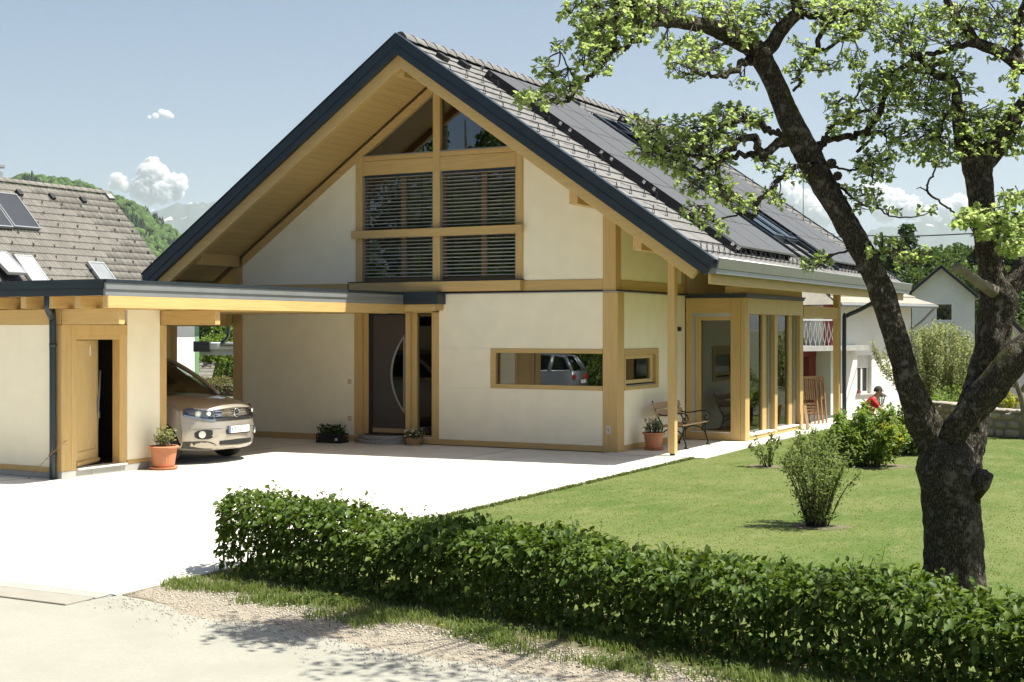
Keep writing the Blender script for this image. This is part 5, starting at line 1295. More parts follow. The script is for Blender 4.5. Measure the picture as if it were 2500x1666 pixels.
def spray(cx, cy, rx, ry, ddc=None, dens=126., big_=1.0):
    rx, ry = rx*1.14, ry*1.14
    c3 = tp(cx, cy, 0); a = np.array([c3.x, c3.y, c3.z])
    # nearest limb sample as seen from the camera decides the depth
    d2 = ((samp-a)**2).sum(1); b0 = Vector(samp[int(d2.argmin())])
    dd0 = (b0-c3).dot(FW) if ddc is None else ddc
    dd0 = max(-.9, min(.9, dd0))
    nb = max(2, int(math.sqrt(rx*ry)/9)); ends = []
    for k in range(nb):
        t = random.uniform(0, 6.28); q = math.sqrt(random.uniform(.2, 1))
        e = tp(cx+rx*q*math.cos(t), cy+ry*q*math.sin(t), dd0+random.gauss(0, .16))
        s0 = b0 if (e-b0).length < .6 else e+(b0-e).normalized()*.12
        if ddc is not None: v0 = b0+FW*(ddc-(b0-c3).dot(FW))-e; s0 = e+v0.normalized()*min(.10, v0.length*.8+.01)
        jt = (e-s0).length*.10; md = s0.lerp(e, .5)+Vector((random.gauss(0, jt), random.gauss(0, jt), random.gauss(0, jt)+jt))
        pl = [Vector(v) for v in spline([list(s0), list(md), list(e)], 4)]
        tw.tube(pl, [.0065*(1-.6*i/(len(pl)-1)) for i in range(len(pl))], 4); ends.append(pl)
    ns = max(4, int(math.pi*rx*ry/dens))
    for k in range(ns):
        pl = random.choice(ends); p = pl[random.randint(len(pl)//3, len(pl)-1)]
        t = random.uniform(0, 6.28); q = math.sqrt(random.random())
        tgt = tp(cx+rx*q*math.cos(t), cy+ry*q*math.sin(t), dd0+random.gauss(0, .22))
        d = (tgt-p); Ld = d.length
        if Ld > .16: p = tgt-d*(.16/Ld); 
        e = tgt; tw.tube([p, e], [.0032, .002], 4)
        sd = (e-p).normalized() if (e-p).length > 1e-4 else Vector((0, 0, 1))
        for j in range(random.randint(4, 8)):
            dv = (Vector(unit(1)[0])*.9+sd*.55+Vector((0, 0, .25)))
            C.append(e); Dd.append(dv); Nn.append(Vector(unit(1)[0])*.6+Vector((0, 0, 1))); S_.append(random.uniform(.024, .05)*big_)
for row in EL_.replace('\n', ';').split(';'):
    spray(*[float(v) for v in row.split()])
for row in FR_.split(';'): spray(*[float(v) for v in row.split()], ddc=-.5, dens=70, big_=1.25)
tw.build('twigs', M['twig'], tree)
leaf_obj('foliage', C, Dd, Nn, S_, M['leaf_tree'], tree, asp=.72, fold=.12, droop=.1)
# the part of the crown above the frame that throws the dappled shade on the road
n = 1700; th_ = rng.uniform(0, 6.283, n); 
blob = [(-.4, -3.3, 5.0, .6), (.4, -3.1, 5.1, .75), (1.4, -3.3, 5.0, .8), (2.4, -3.2, 4.8, .9), (-1.3, -2.6, 5.2, .6)]
C2 = []
for i in range(n):
    b = random.choice(blob); v = unit(1)[0]*b[3]*random.random()**.4
    if noise.noise(Vector((b[0]+v[0], b[1]+v[1], v[2]))*1.8) < -.08: continue
    C2.append((b[0]+v[0], b[1]+v[1], b[2]+abs(v[2])*.6))
leaf_obj('foliage', C2, unit(len(C2)), unit(len(C2))+np.array([0, 0, .8]), rng.uniform(.05, .10, len(C2)), M['leaf_tree'], tree)
ub = MB()
for b in blob:
    p0 = tp(1930, -198, 0) if b[0] < -1 else tp(2520, -158, -.1)
    ub.tube([p0, p0.lerp(Vector(b[:3]), .5)+Vector((0, 0, .15)), Vector(b[:3])], [.024, .02, .012], 8)
    for k in range(6): ub.tube([p0.lerp(Vector(b[:3]), .7), Vector(b[:3])+Vector(unit(1)[0])*b[3]*.7], [.012, .004], 5)
tag(ub.build('high_branches', M['bark'], tree), kind='stuff')

# ------------------------------------------------------------------ garden shrubs
def shrub(name, loc, rx, ry, h, n, ls, mat, label, cat='shrub', nst=20, upright=.4, asp=.5, group=None, z0=.05, base=.25):
    s = empty(name, loc, random.uniform(0, 6), label, cat, group); st = MB(); C, D, Nn, S = [], [], [], []
    per = max(1, n//nst)
    for i in range(nst):
        a = random.uniform(0, 6.28); q = math.sqrt(random.random())
        tip = Vector((rx*q*math.cos(a), ry*q*math.sin(a), h*random.uniform(.55, 1.0)*(1-.35*q*q)))
        b0 = Vector((tip.x*base, tip.y*base, 0)); md = b0.lerp(tip, .5)+Vector((0, 0, h*.08))
        pl = [Vector(v) for v in spline([list(b0), list(md), list(tip)], 5)]
        st.tube(pl, [.010*(1-.75*k/(len(pl)-1)) for k in range(len(pl))], 5)
        for k in range(per):
            p = pl[min(len(pl)-1, int((random.random()**.7)*len(pl)))]
            o = Vector(unit(1)[0])*rx*.22*random.random(); p2 = p+o
            if p2.z < z0: p2.z = z0+random.random()*.1
            C.append(p2); D.append(Vector(unit(1)[0])+Vector((tip.x, tip.y, 0)).normalized()*.5+Vector((0, 0, upright))); Nn.append(Vector(unit(1)[0])*.6+Vector((0, 0, 1))); S.append(ls*random.uniform(.7, 1.3))
    st.build('stems', M['twig'], s); leaf_obj('foliage', C, D, Nn, S, M[mat], s, asp=asp)
    return s
shrub('leafy_bush', (4.49, -.30, 0), .62, .62, 1.0, 3600, .085, 'leaf_bush', 'dense bright green bush with a yellow-leaved patch on the lawn', nst=46, base=.5)
n = 160; yb = bpy.data.objects['leafy_bush']
leaf_obj('yellow_leaves', np.c_[rng.normal(.35, .1, n), rng.normal(-.35, .12, n), rng.normal(.52, .12, n)], unit(n)+np.array([.3, -.3, .3]), unit(n)*.5+np.array([0, 0, 1]), rng.uniform(.05, .09, n), M['leaf_yellow'], yb)
yb.rotation_euler.z = R(15)
shrub('leafy_bush', (4.62, 2.15, 0), .52, .52, .98, 2600, .085, 'leaf_bush', 'rounded green bush behind the yellow-patched bush, near the kneeling man', nst=36, base=.5)
shrub('leafy_bush', (3.55, .35, 0), .38, .38, .62, 700, .07, 'leaf_bush', 'small open green bush between the path and the dense bush', nst=16, base=.3)
shrub('sapling_shrub', (3.14, -1.13, 0), .30, .30, .66, 330, .065, 'leaf_willow', 'thin young shrub in a bare soil patch near the path', nst=9, base=.2)
shrub('willow_shrub', (5.62, -7.33, 0), .48, .48, 1.12, 4200, .048, 'leaf_willow', 'upright loose willow-like shrub alone on the lawn', nst=38, base=.26, upright=.7, asp=.34)
for p in ((3.14, -1.13, .35), (5.66, -7.36, .33), (4.6, -.2, .6)):
    o = MB().prism([(p[0]+p[2]*math.cos(a)*(1+.15*math.sin(a*3)), p[1]+p[2]*.8*math.sin(a), -.001) for a in np.linspace(0, 6.1, 18)], (0, 0, .003)).build('soil_patch', M['verge']); tag(o, kind='structure')
# ------------------------------------------------------------------ person kneeling behind the bush
M['skin'] = pm('skin', (.42, .25, .18), .6, .05, 5); M['redshirt'] = pm('red_shirt', (.42, .018, .014), .85, .08, 14, .2, 90); M['trousers'] = pm('blue_trousers', (.05, .06, .09), .9, .1, 10); M['hair'] = pm('dark_grey_hair', (.035, .032, .03), .8, .3, 60, .5, 200)
def skinmesh(name, J, E, mat, par, sub=2):
    me = bpy.data.meshes.new(name); me.from_pydata([j[:3] for j in J], E, []); me.update(); me.materials.append(mat)
    o = link_mesh(name, me, None, par); sk = o.modifiers.new('skin', 'SKIN'); ss = o.modifiers.new('sub', 'SUBSURF'); ss.levels = sub; ss.render_levels = sub; sk.use_smooth_shade = True
    for v, j in zip(me.skin_vertices[0].data, J): v.radius = (j[3], j[4] if len(j) > 4 else j[3])
    me.skin_vertices[0].data[0].use_root = True
    return o
pz = at(2112, 1050, d=30.3)
man = empty('person', (pz.x, pz.y, 0), R(20), 'man in a red shirt kneeling and bending over garden plants', 'person')
J = [(0,0,.24,.13,.15),(.05,0,.42,.12,.15),(.15,0,.60,.11,.16),(.22,0,.70,.06,.07),(.27,0,.755,.055),(.30,0,.82,.085,.075),(.31,0,.89,.07,.065),
     (.14,.17,.63,.055),(.31,.21,.44,.042),(.50,.16,.31,.032),(.57,.14,.27,.026),(.14,-.17,.63,.055),(.31,-.21,.44,.042),(.50,-.16,.31,.032),(.57,-.14,.27,.026),
     (.05,.11,.19,.09),(.40,.15,.10,.065),(.0,.14,.07,.045),(-.10,.14,.05,.035),(.05,-.11,.19,.09),(.40,-.15,.10,.065),(.0,-.14,.07,.045),(-.10,-.14,.05,.035)]
E_ = [(0,1),(1,2),(2,3),(3,4),(4,5),(5,6),(2,7),(7,8),(8,9),(9,10),(2,11),(11,12),(12,13),(13,14),(0,15),(15,16),(16,17),(17,18),(0,19),(19,20),(20,21),(21,22)]
skinmesh('body', J, E_, M['skin'], man)
skinmesh('shirt', [(0,0,.26,.15,.17),(.05,0,.42,.14,.17),(.15,0,.60,.125,.18),(.205,0,.68,.07,.085),(.14,.18,.63,.07),(.27,.21,.49,.06),(.14,-.18,.63,.07),(.27,-.21,.49,.06)], [(0,1),(1,2),(2,3),(2,4),(4,5),(2,6),(6,7)], M['redshirt'], man)
skinmesh('trousers', [(0,0,.22,.145,.165),(.05,.11,.19,.10),(.40,.15,.11,.075),(.0,.14,.075,.055),(-.06,.14,.06,.05),(.05,-.11,.19,.10),(.40,-.15,.11,.075),(.0,-.14,.075,.055),(-.06,-.14,.06,.05)], [(0,1),(1,2),(2,3),(3,4),(0,5),(5,6),(6,7),(7,8)], M['trousers'], man)
hm = MB()
for i in range(9):
    for k in range(16):
        ph = math.pi*i/14; a = 2*math.pi*k/16; hm.v.append((.288+.098*math.sin(ph)*math.cos(a)-.012*i/8, .088*math.sin(ph)*math.sin(a), .845+.105*math.cos(ph)))
for i in range(8):
    for k in range(16): hm.f.append((i*16+k, (i+1)*16+k, (i+1)*16+(k+1) % 16, i*16+(k+1) % 16))
hm.build('hair', M['hair'], man, smooth=True)
for s in (-1, 1): MB().lathe([(0, -.008), (.02, -.006), (.022, .004), (0, .006)], 10).build('ear', M['skin'], man).matrix_local = Matrix.Translation((.30, s*.083, .83)) @ Matrix.Rotation(R(90), 4, 'X')
MB().prism([(.385, -.012, .80), (.385, .012, .80), (.41, 0, .81), (.385, 0, .85)], (0, .001, 0)).build('nose', M['skin'], man)
for s in (-1, 1): MB().obox((.382, s*.032, .842), (.004, 0, 0), (0, .012, 0), (0, 0, .006)).build('eye', M['black'], man)
for s in (-1, 1):
    for k in range(4): MB().tube([(.575, s*(.115+.017*k), .262), (.61, s*(.112+.017*k), .245), (.625, s*(.112+.017*k), .22)], [.009, .008, .006], 6).build('finger', M['skin'], man, smooth=True)
    MB().tube([(.56, s*.115, .275), (.59, s*.085, .262), (.61, s*.08, .245)], [.010, .009, .007], 6).build('thumb', M['skin'], man, smooth=True)
# plants the man tends
shrub('garden_plant', (pz.x+.75, pz.y+.35, 0), .3, .3, .42, 260, .06, 'leaf_mid', 'low green garden plant in front of the kneeling man', nst=12)
# garden lantern
lt = at(2150, 1020, d=33); ln_ = empty('garden_lantern', (lt.x, lt.y, gz(lt.x, lt.y)-.03), 0, 'black garden lantern on a thin post behind the kneeling man', 'lantern')
zt = 2.18-(958-805)*33/FPX-ln_.location.z
MB().tube([(0, 0, 0), (0, 0, zt-.32)], .022, 8).build('post', M['castiron'], ln_)
MB().lathe([(0, zt-.33), (.06, zt-.32), (.06, zt-.30), (0, zt-.30)], 8).lathe([(0, zt+.03), (.02, zt), (.15, zt-.08), (.15, zt-.10), (0, zt-.10)], 6).build('lantern_cap', M['castiron'], ln_)
lm = MB()
for k in range(6): a = k*math.pi/3; lm.tube([(.055*math.cos(a), .055*math.sin(a), zt-.3), (.105*math.cos(a), .105*math.sin(a), zt-.1)], .008, 5)
lm.build('lantern_cage', M['castiron'], ln_)
MB().lathe([(.045, zt-.295), (.095, zt-.105)], 6).build('lantern_glass', M['glassclear'], ln_)
# ------------------------------------------------------------------ stone wall
sw_ = empty('dry_stone_wall', (0, 0, 0), 0, 'low curved garden wall of pale rubble stones', 'wall')
M['rubble'] = pm('rubble_stone', (.36, .32, .27), .9, .15, 4, .5, 25, rand=.22); M['mortar'] = pm('mortar', (.25, .23, .20), .95, .15, 8, .4, 40)
base = [at(2240, 1042, z=-.02), at(2285, 1044, z=-.02), at(2330, 1049, z=-.02), at(2375, 1058, z=-.02), at(2420, 1066, z=-.02), at(2500, 1073, z=-.02), at(2600, 1078, z=-.02)]
base = [Vector((p.x, p.y, -.03)) for p in base]; bl = [Vector(v) for v in spline([list(p) for p in base], 6)]
core = MB()
for i in range(len(bl)-1):
    t = (bl[i+1]-bl[i]); L_ = t.length; t = t/L_; nrm = Vector((-t.y, t.x, 0))
    core.obox((bl[i]+bl[i+1])/2+Vector((0, 0, .28)), t*(L_/2+.01), nrm*.14, Vector((0, 0, .27)))
core.build('wall_core', M['mortar'], sw_)
cum = [0]
for i in range(len(bl)-1): cum.append(cum[-1]+(bl[i+1]-bl[i]).length)
def along(s):
    i = min(max(np.searchsorted(cum, s)-1, 0), len(bl)-2); f = (s-cum[i])/(cum[i+1]-cum[i]); t = (bl[i+1]-bl[i]).normalized()
    return bl[i].lerp(bl[i+1], f), t
stones = []
for v_ in range(5):
    bm = bmesh.new(); bmesh.ops.create_icosphere(bm, subdivisions=2, radius=1)
    for v in bm.verts:
        d = v.co.normalized(); q = max(abs(d.x), abs(d.y), abs(d.z)); v.co = d*(1/q)**.72*.92*(1+.10*noise.noise(d*1.6+Vector((v_*7, 0, 0))))
    me = bpy.data.meshes.new('stone'); bm.to_mesh(me); bm.free(); me.materials.append(M['rubble']); me.shade_smooth(); stones.append(me)
for side_ in (-1, 1):
    z = .02
    for row in range(3):
        h = (.19, .17, .15)[row]; s = random.uniform(-.1, .05)
        while s < cum[-1]:
            w = random.uniform(.20, .40); p, t = along(min(max(s+w/2, 0), cum[-1]-.01)); nrm = Vector((-t.y, t.x, 0))
            o = link_mesh('stone', random.choice(stones), None, sw_)
            o.matrix_local = Matrix.Translation(p+nrm*side_*.125+Vector((0, 0, z+h/2+random.uniform(-.015, .015)))) @ Matrix((t, nrm, Vector((0, 0, 1)))).transposed().to_4x4() @ Matrix.Rotation(random.uniform(-.12, .12), 4, 'Y') @ Matrix.Diagonal((w/2*.96, .07, h/2*.98, 1))
            s += w
        z += h
s = 0
while s < cum[-1]:
    w = random.uniform(.3, .5); p, t = along(min(s+w/2, cum[-1]-.01)); nrm = Vector((-t.y, t.x, 0))
    o = link_mesh('coping_stone', random.choice(stones), None, sw_)
    o.matrix_local = Matrix.Translation(p+Vector((0, 0, .57))) @ Matrix((t, nrm, Vector((0, 0, 1)))).transposed().to_4x4() @ Matrix.Diagonal((w/2*.98, .21, .045, 1)); s += w

# ------------------------------------------------------------------ neighbouring house on the left
RN = Vector((-29.63, 18.24, 7.5)); TN = 1.05; tn = math.atan(TN); cn, sn_ = math.cos(tn), math.sin(tn)
nh = empty('neighbour_house', (-29.63, 18, 0), 0, 'pale house with steep brown tiled roof and roof windows behind the carport', 'house')
NO = Vector((-29.63, 18, 0))
WX_ = at(480, 900, y=17.5).x
nxe = 4.65       # horizontal run to the eaves
Y0N = -4.0
exn, eyn, enn = Vector((cn, 0, -sn_)), Vector((0, -1, 0)), Vector((sn_, 0, cn))
nrm_ = Vector((sn_, 0, cn))
def nb_(name, mb, mat, par=None, **k):
    o = mb.build(name, M[mat] if isinstance(mat, str) else mat, par or nh, **k)
    if par is None or par is nh: o.location = -NO
    return o
zev = RN.z-nxe*TN
nb_('wall', MB().box(RN.x-4.1, RN.x+4.1, Y0N+.5, 17.6, 0, zev+.45), 'whitewall')
nb_('side_wing', MB().box(RN.x+4.1, WX_, 9, 17.6, 0, 2.9), 'whitewall')
nb_('wing_roof', MB().box(RN.x+4.1, WX_+.5, 8.6, 17.9, 2.905, 3.0), 'greymetal')
nb_('gable_wall', MB().prism([(RN.x-4.1, 17.45, zev+.4), (RN.x+4.1, 17.45, zev+.4), (RN.x, 17.45, RN.z-.35)], (0, .15, 0)), 'whitewall')
nb_('corner_trim', MB().box(WX_-.02, WX_+.015, 17.4, 17.62, 0, 2.9), 'greenpaint')
for sd in (1, -1):
    P = [Vector((RN.x, Y0N, RN.z-.05)), Vector((RN.x+sd*nxe, Y0N, zev-.05)), Vector((RN.x+sd*nxe, Y0N, zev-.22)), Vector((RN.x, Y0N, RN.z-.22))]
    nb_('roof_deck', MB().prism(P, (0, 18.24-Y0N, 0)), 'black')
nb_('gutter', MB().tube([(RN.x+nxe+.06, Y0N, zev-.06), (RN.x+nxe+.06, 18.24, zev-.06)], .07, 8), 'anthracite')
wv = MB(); yy = np.linspace(0, .31, 11); GN = .36
for x, dz in ((0, -.02), (GN+.05, .012)):
    for q in yy: wv.v.append((x, q, .022*math.cos(q/.155*2*math.pi)+dz))
for q in yy: wv.v.append((GN+.05, q, -.03+.022*math.cos(q/.155*2*math.pi)*.8))
for k in range(10): wv.f.append((k, k+1, 11+k+1, 11+k)); wv.f.append((11+k, 11+k+1, 22+k+1, 22+k))
wvm = wv.mesh('wave_tile'); wvm.materials.append(M['tilebrown'])
troof = empty('tiled_roof', -NO); troof.parent = nh
rowsN = int(nxe/cn/GN)
tile_field(troof, wvm, np.array(wv.v), wv.f, 'roof_tile', Vector((RN.x, 18.22, RN.z))+enn*.03+exn*.06, exn, eyn, enn, rowsN, int((18.2-Y0N)/.30), GN, .30, lambda r, c: abs(c-20)*.5+abs(r-6), M['tilebrown'])
rdg = MB()
for x, z in pr: rdg.v.append((x*.8, 0, z))
for x, z in pr: rdg.v.append((x*.75, .40, z-.02))
for k in range(6): rdg.f.append((k, k+1, 7+k+1, 7+k))
rdm = rdg.mesh('ridge_tile'); rdm.materials.append(M['tilebrown'])
for i in range(60):
    o = link_mesh('ridge_tile', rdm, None, troof); o.location = (RN.x, 18.2-.38-i*.37, RN.z+.09)
# snow hooks
hk = MB().bar((0, -.012, .02), (.10, -.012, .02), .02, .02).prism([(.10, -.03, .0), (.10, .02, .0), (.04, -.005, .10)], (.012, 0, 0)).mesh('snow_hook'); hk.materials.append(M['black'])
Mn = Matrix((exn, eyn, enn)).transposed().to_4x4()
for k in range(9):
    c = 0
    while c < 21:
        yv = 17.9-c-(.3 if k % 2 else 0); s = .95+k*.36*1.0*1.0
        if yv > 0:
            o = link_mesh('snow_hook', hk, None, troof); o.matrix_local = Matrix.Translation(Vector((RN.x, yv, RN.z))+exn*(s+k*.22)+enn*.06) @ Mn
        c += .95
for k in range(7):
    p = Vector((RN.x, 16.4-k*1.55, RN.z))+exn*.62+enn*.07
    o = MB().obox((0, 0, 0), exn*.13, eyn*.10, enn*.07).build('vent_tile', M['black'], troof); o.location = p
def nroof(px, py): return hit(px, py, RN, nrm_)
def nwindow(name, top, width, length, mat_pane, mat_frame, lift=.10, frame=.07, opened=0):
    """top = pixel of the upper far corner; width runs towards the viewer"""
    a = nroof(*top); sa = (a-RN).dot(exn); w = empty(name, -NO); w.parent = nh
    q = Matrix.Rotation(-opened, 3, 'Y'); e2, n2 = q @ exn, q @ enn
    cpt = Vector((RN.x, a.y-width/2, RN.z))+exn*sa+enn*lift+e2*(length/2); hs, hy = length/2, width/2
    f = MB()
    for s in (-1, 1):
        f.obox(cpt+eyn*(s*(hy-frame/2)), e2*hs, eyn*(frame/2), n2*.05); f.obox(cpt+e2*(s*(hs-frame/2)), e2*(frame/2), eyn*(hy-frame), n2*.049)
    f.build('frame', M[mat_frame], w); MB().obox(cpt, e2*(hs-frame), eyn*(hy-frame), n2*.03).build('pane', M[mat_pane], w)
    if opened:
        c0 = Vector((RN.x, a.y-width/2, RN.z))+exn*(sa+length/2)+enn*.06; MB().obox(c0, exn*hs, eyn*hy, enn*.03).build('opening', M['black'], w)
    return a.y-width
lenc = (nroof(118, 565)-nroof(35, 482)).length
M['skyglass'] = pm('roof_window_glass', (.55, .57, .56), .08, .05, 2, spec=1.0, coat=1)
M['collector'] = pm('collector_glass', (.045, .048, .055), .25, .05, 2)
yn = nwindow('solar_collector', (35, 482), 1.2, lenc, 'collector', 'greymetal', .12, .05); 
def topx(y_, py_):     # pixel column on the roof at height py where y = y_
    lo, hi = -400.0, 400.0
    for _ in range(40):
        mid = (lo+hi)/2
        if nroof(mid, py_).y < y_: lo = mid
        else: hi = mid
    return (lo+hi)/2
nwindow('solar_collector', (topx(yn-.06, 477), 477), 1.2, lenc, 'collector', 'greymetal', .12, .05)
nwindow('roof_window', (247, 648), .80, 1.2, 'greymetal', 'silver', .12); nwindow('roof_window', (72, 632), .80, 1.25, 'skyglass', 'silver', .12); nwindow('roof_window', (8, 624), .80, 1.25, 'skyglass', 'silver', .16, .07, R(9))
nwindow('roof_window', (268, 478), .32, .30, 'skyglass', 'greymetal', .08, .03)
# neighbour chimney cowl at the left edge
ck = at(-6, 420, d=50)
cw = MB().tube([(ck.x, ck.y, ck.z-2.5), (ck.x, ck.y, ck.z)], .18, 12).tube([(ck.x, ck.y, ck.z+.15), (ck.x, ck.y, ck.z+.24)], .26, 12).build('chimney_flue', M['silver'], nh); cw.location = -NO
# eaves of a low outbuilding seen through the carport
ob = at(505, 845, d=48); 
obd = empty('outbuilding', (ob.x, ob.y, 0), math.atan2(RT.y, RT.x), 'low outbuilding with white eaves board and dark gutter behind the carport', 'outbuilding')
zz = ob.z
MB().box(-.25, 4.5, -.1, 3.0, zz-.12, zz+.10).build('eaves', M['white'], obd); MB().box(-.25, 4.5, 0, 3.0, zz-.32, zz-.125).build('soffit', M['greywall'], obd)
MB().box(-.42, .12, -.22, .1, zz-.20, zz+.16).build('gutter_end', M['black'], obd); MB().tube([(.5, -.16, zz+.06), (4.5, -.16, zz+.06)], .07, 10).build('gutter', M['greymetal'], obd)
MB().tube(spline([(.55, -.22, zz+.12), (.75, -.22, zz+.3), (.80, -.22, zz+.6), (.80, -.22, zz+1.6)], 4), .05, 10).build('downpipe', M['anthracite'], obd)
MB().box(2.6, 4.5, .3, 3.0, 0, zz-.3).build('wall', M['whitewall'], obd)
MB().box(2.3, 2.46, .4, .56, 0, zz-.3).build('post', M['wood'], obd)
# wooden shed roof lower down
sr = at(500, 915, d=56); shd = empty('garden_shed', (sr.x, sr.y, 0), math.atan2(RT.y, RT.x), 'small garden shed with grey boarded roof behind the carport hedge', 'shed')
for k in range(7):
    MB().obox((-1.6+.0, -.35+k*.16, sr.z-.35+k*.13), (1.9, 0, 0), (0, .10, .07), (0, -.01, .014)).build('roof_board', M['tilebrown'], shd)
MB().box(-3.4, .2, -.3, .9, 0, sr.z-.35).build('wall', M['teak'], shd)
# ------------------------------------------------------------------ generic trees
def leaf_tree(name, loc, h, r, n, ls, mat, label, group=None, trunk=.15, conifer=False, lobes=9, z0=.25, seed=None):
    t = empty(name, loc, random.uniform(0, 6.28), label, 'tree', group); tm_ = MB()
    tm_.tube([(0, 0, -.3), (random.gauss(0, .02)*h, random.gauss(0, .02)*h, h*.5), (0, 0, h*.92)], [trunk, trunk*.6, trunk*.12], 8, True, .1)
    C, D = [], []
    if conifer:
        nl = 14
        for k in range(nl):
            zz = h*(.16+.82*k/(nl-1)); rr = r*(1-k/(nl-.4))**.8*random.uniform(.85, 1.1)
            for j in range(7):
                a = random.uniform(0, 6.28); tip = Vector((rr*math.cos(a), rr*math.sin(a), zz-rr*.25)); b0 = Vector((0, 0, zz)); tm_.tube([b0, tip], [trunk*.2, trunk*.05], 4)
                m = int(n/(nl*7)*(1.6 if k < 8 else .6))+1
                for _ in range(m):
                    q = random.random()**.6; C.append(b0.lerp(tip, q)+Vector(unit(1)[0])*ls*1.1); D.append((tip-b0).normalized()+Vector(unit(1)[0])*.7)
    else:
        cs = []
        for k in range(lobes):
            a = random.uniform(0, 6.28); q = random.random()**.5*.62; zz = h*random.uniform(z0+.18, .86)
            f = 1-abs(zz/h-.58)*.9
            cs.append((Vector((r*q*f*1.25*math.cos(a), r*q*f*1.25*math.sin(a), zz)), r*random.uniform(.34, .52)*f))
        for c, cr_ in cs:
            st = Vector((0, 0, c.z*.62)); tm_.tube([st, st.lerp(c, .5)+Vector((0, 0, .04*h)), c], [trunk*.4, trunk*.25, trunk*.08], 5)
            for _ in range(n//lobes):
                v = Vector(unit(1)[0]); p = c+v*cr_*(random.random()**.38)
                if noise.noise(p*(2.2/r)) < -.18: continue
                C.append(p); D.append(v+Vector(unit(1)[0])*.8)
    nC = len(C)
    tm_.build('trunk', M['bark'], t, smooth=True)
    leaf_obj('crown', C, D, unit(nC)*.8+np.array([0, 0, .8]), rng.uniform(.7, 1.35, nC)*ls, M[mat], t, asp=.8, droop=.05)
    return t
def copy_tree(o, loc, rz_, s, label=None):
    c = o.copy(); COL.objects.link(c); c.location = loc; c.rotation_euler = (0, 0, rz_); c.scale = (s, s, s)
    if label: c['label'] = label
    for ch in list(o.children):
        k = ch.copy(); COL.objects.link(k); k.parent = c
    return c
# upright pear by the white houses
pe = at(2275, 1010, d=36); gp = gz(pe.x, pe.y)-.03
pear = empty('pear_tree', (pe.x, pe.y, gp), 0, 'pale blossoming pear tree with upright shoots before the grey gable house', 'tree')
pm_ = MB(); C, D = [], []
pm_.tube([(0, 0, -.2), (.05, 0, .5), (.15, 0, 1.0)], [.09, .08, .06], 8)
hT = 2.18-(795-805)*36/FPX-gp
for i in range(85):
    x = random.gauss(.15, .62); y = random.gauss(0, .55); top_ = hT*(1-.16*((x-.1)/1.0)**2)*random.uniform(.80, 1.0)
    s0 = Vector((.12+x*.35, y*.35, random.uniform(.6, 1.3))); e = Vector((x*1.15, y, max(1.2, top_))); md = s0.lerp(e, .35)+Vector((x*.3, y*.3, -.15))
    pl = [Vector(v) for v in spline([list(s0), list(md), list(e)], 6)]; pm_.tube(pl, [.014*(1-.8*k/(len(pl)-1)) for k in range(len(pl))], 4)
    for p in pl[2:]:
        for _ in range(24): C.append(p+Vector(unit(1)[0])*.10*random.random()+Vector((0, 0, random.uniform(-.12, .12)))); D.append(Vector(unit(1)[0])+Vector((0, 0, .6)))
pm_.build('trunk', M['bark'], pear); nC = len(C)
leaf_obj('crown', C, D, unit(nC), rng.uniform(.045, .08, nC), M['leaf_pale'], pear)
for k, (px_, d_, rr, h_, mt_) in enumerate(((2370, 37, .75, 1.75, 'leaf_bush'), (2330, 33, .55, .9, 'leaf_bush'), (2462, 34, .35, .95, 'leaf_yellow'), (2265, 31.5, .45, .75, 'leaf_bush'))):
    p = at(px_, 1000, d=d_)
    shrub('garden_shrub', (p.x, p.y, gz(p.x, p.y)-.03), rr, rr, h_+(-gz(p.x, p.y)), 1700 if rr > .5 else 700, .075, mt_, ('feathery green shrub beside the pale pear tree', 'low green shrub peeping over the stone wall', 'yellow-green shrub behind the stone wall by the dark trunk', 'small shrub between the lantern and the stone wall')[k], nst=26)
# small second fruit tree at the right edge
p = at(2508, 1062, d=27.5)
t2 = empty('young_fruit_tree', (p.x, p.y, -.03), 0, 'crooked pale-barked fruit tree before the grey house at the stone wall', 'tree'); tm_ = MB()
def q2(px_, py_): return at(px_, py_, d=27.5)-Vector((p.x, p.y, -.03))
tm_.tube([q2(2505, 1064), q2(2502, 1010), q2(2495, 975), q2(2480, 930), q2(2478, 900)], [.07, .065, .06, .05, .035], 8, True, .1)
tm_.tube([q2(2480, 945), q2(2470, 942), q2(2440, 945)], [.035, .03, .012], 6).tube([q2(2490, 960), q2(2520, 920), q2(2560, 860)], [.05, .04, .03], 6)
tm_.tube([q2(2478, 905), q2(2470, 885), q2(2460, 870)], [.03, .02, .008], 6)
tm_.build('trunk', M['deadwood'], t2, smooth=True)
C, D = [], []
for c in ((2468, 880), (2480, 860), (2540, 850), (2560, 840), (2475, 840)):
    cc = q2(*c)
    for _ in range(90): C.append(cc+Vector(unit(1)[0])*.28*random.random()); D.append(Vector(unit(1)[0]))
leaf_obj('crown', C, D, unit(len(C)), rng.uniform(.04, .08, len(C)), M['leaf_bush'], t2)
# ------------------------------------------------------------------ white neighbour behind the house
FD = Vector((.39, .9208, 0)).normalized(); FN = Vector((.9208, -.39, 0)).normalized(); P1 = at(2110, 900, d=46); P1.z = 0
def fx(px_): # distance along the facade
    h_ = hit(px_, 805, P1, FN); return (h_-P1).dot(FD)
sheet('added_bounce_sheet', M['gravelbed'], [(-14, 19.5), (5, 21.2), (8, 40), (-14, 40)], -1.10, .02)  # pale ground sheet added to cut green bounce light on the white house
wh = empty('white_house', (P1.x, P1.y, gz(P1.x, P1.y)-.03), math.atan2(FD.y, FD.x), 'white rendered house with grey upper wall behind the downpipe and kneeling man', 'house')
zb = wh.location.z
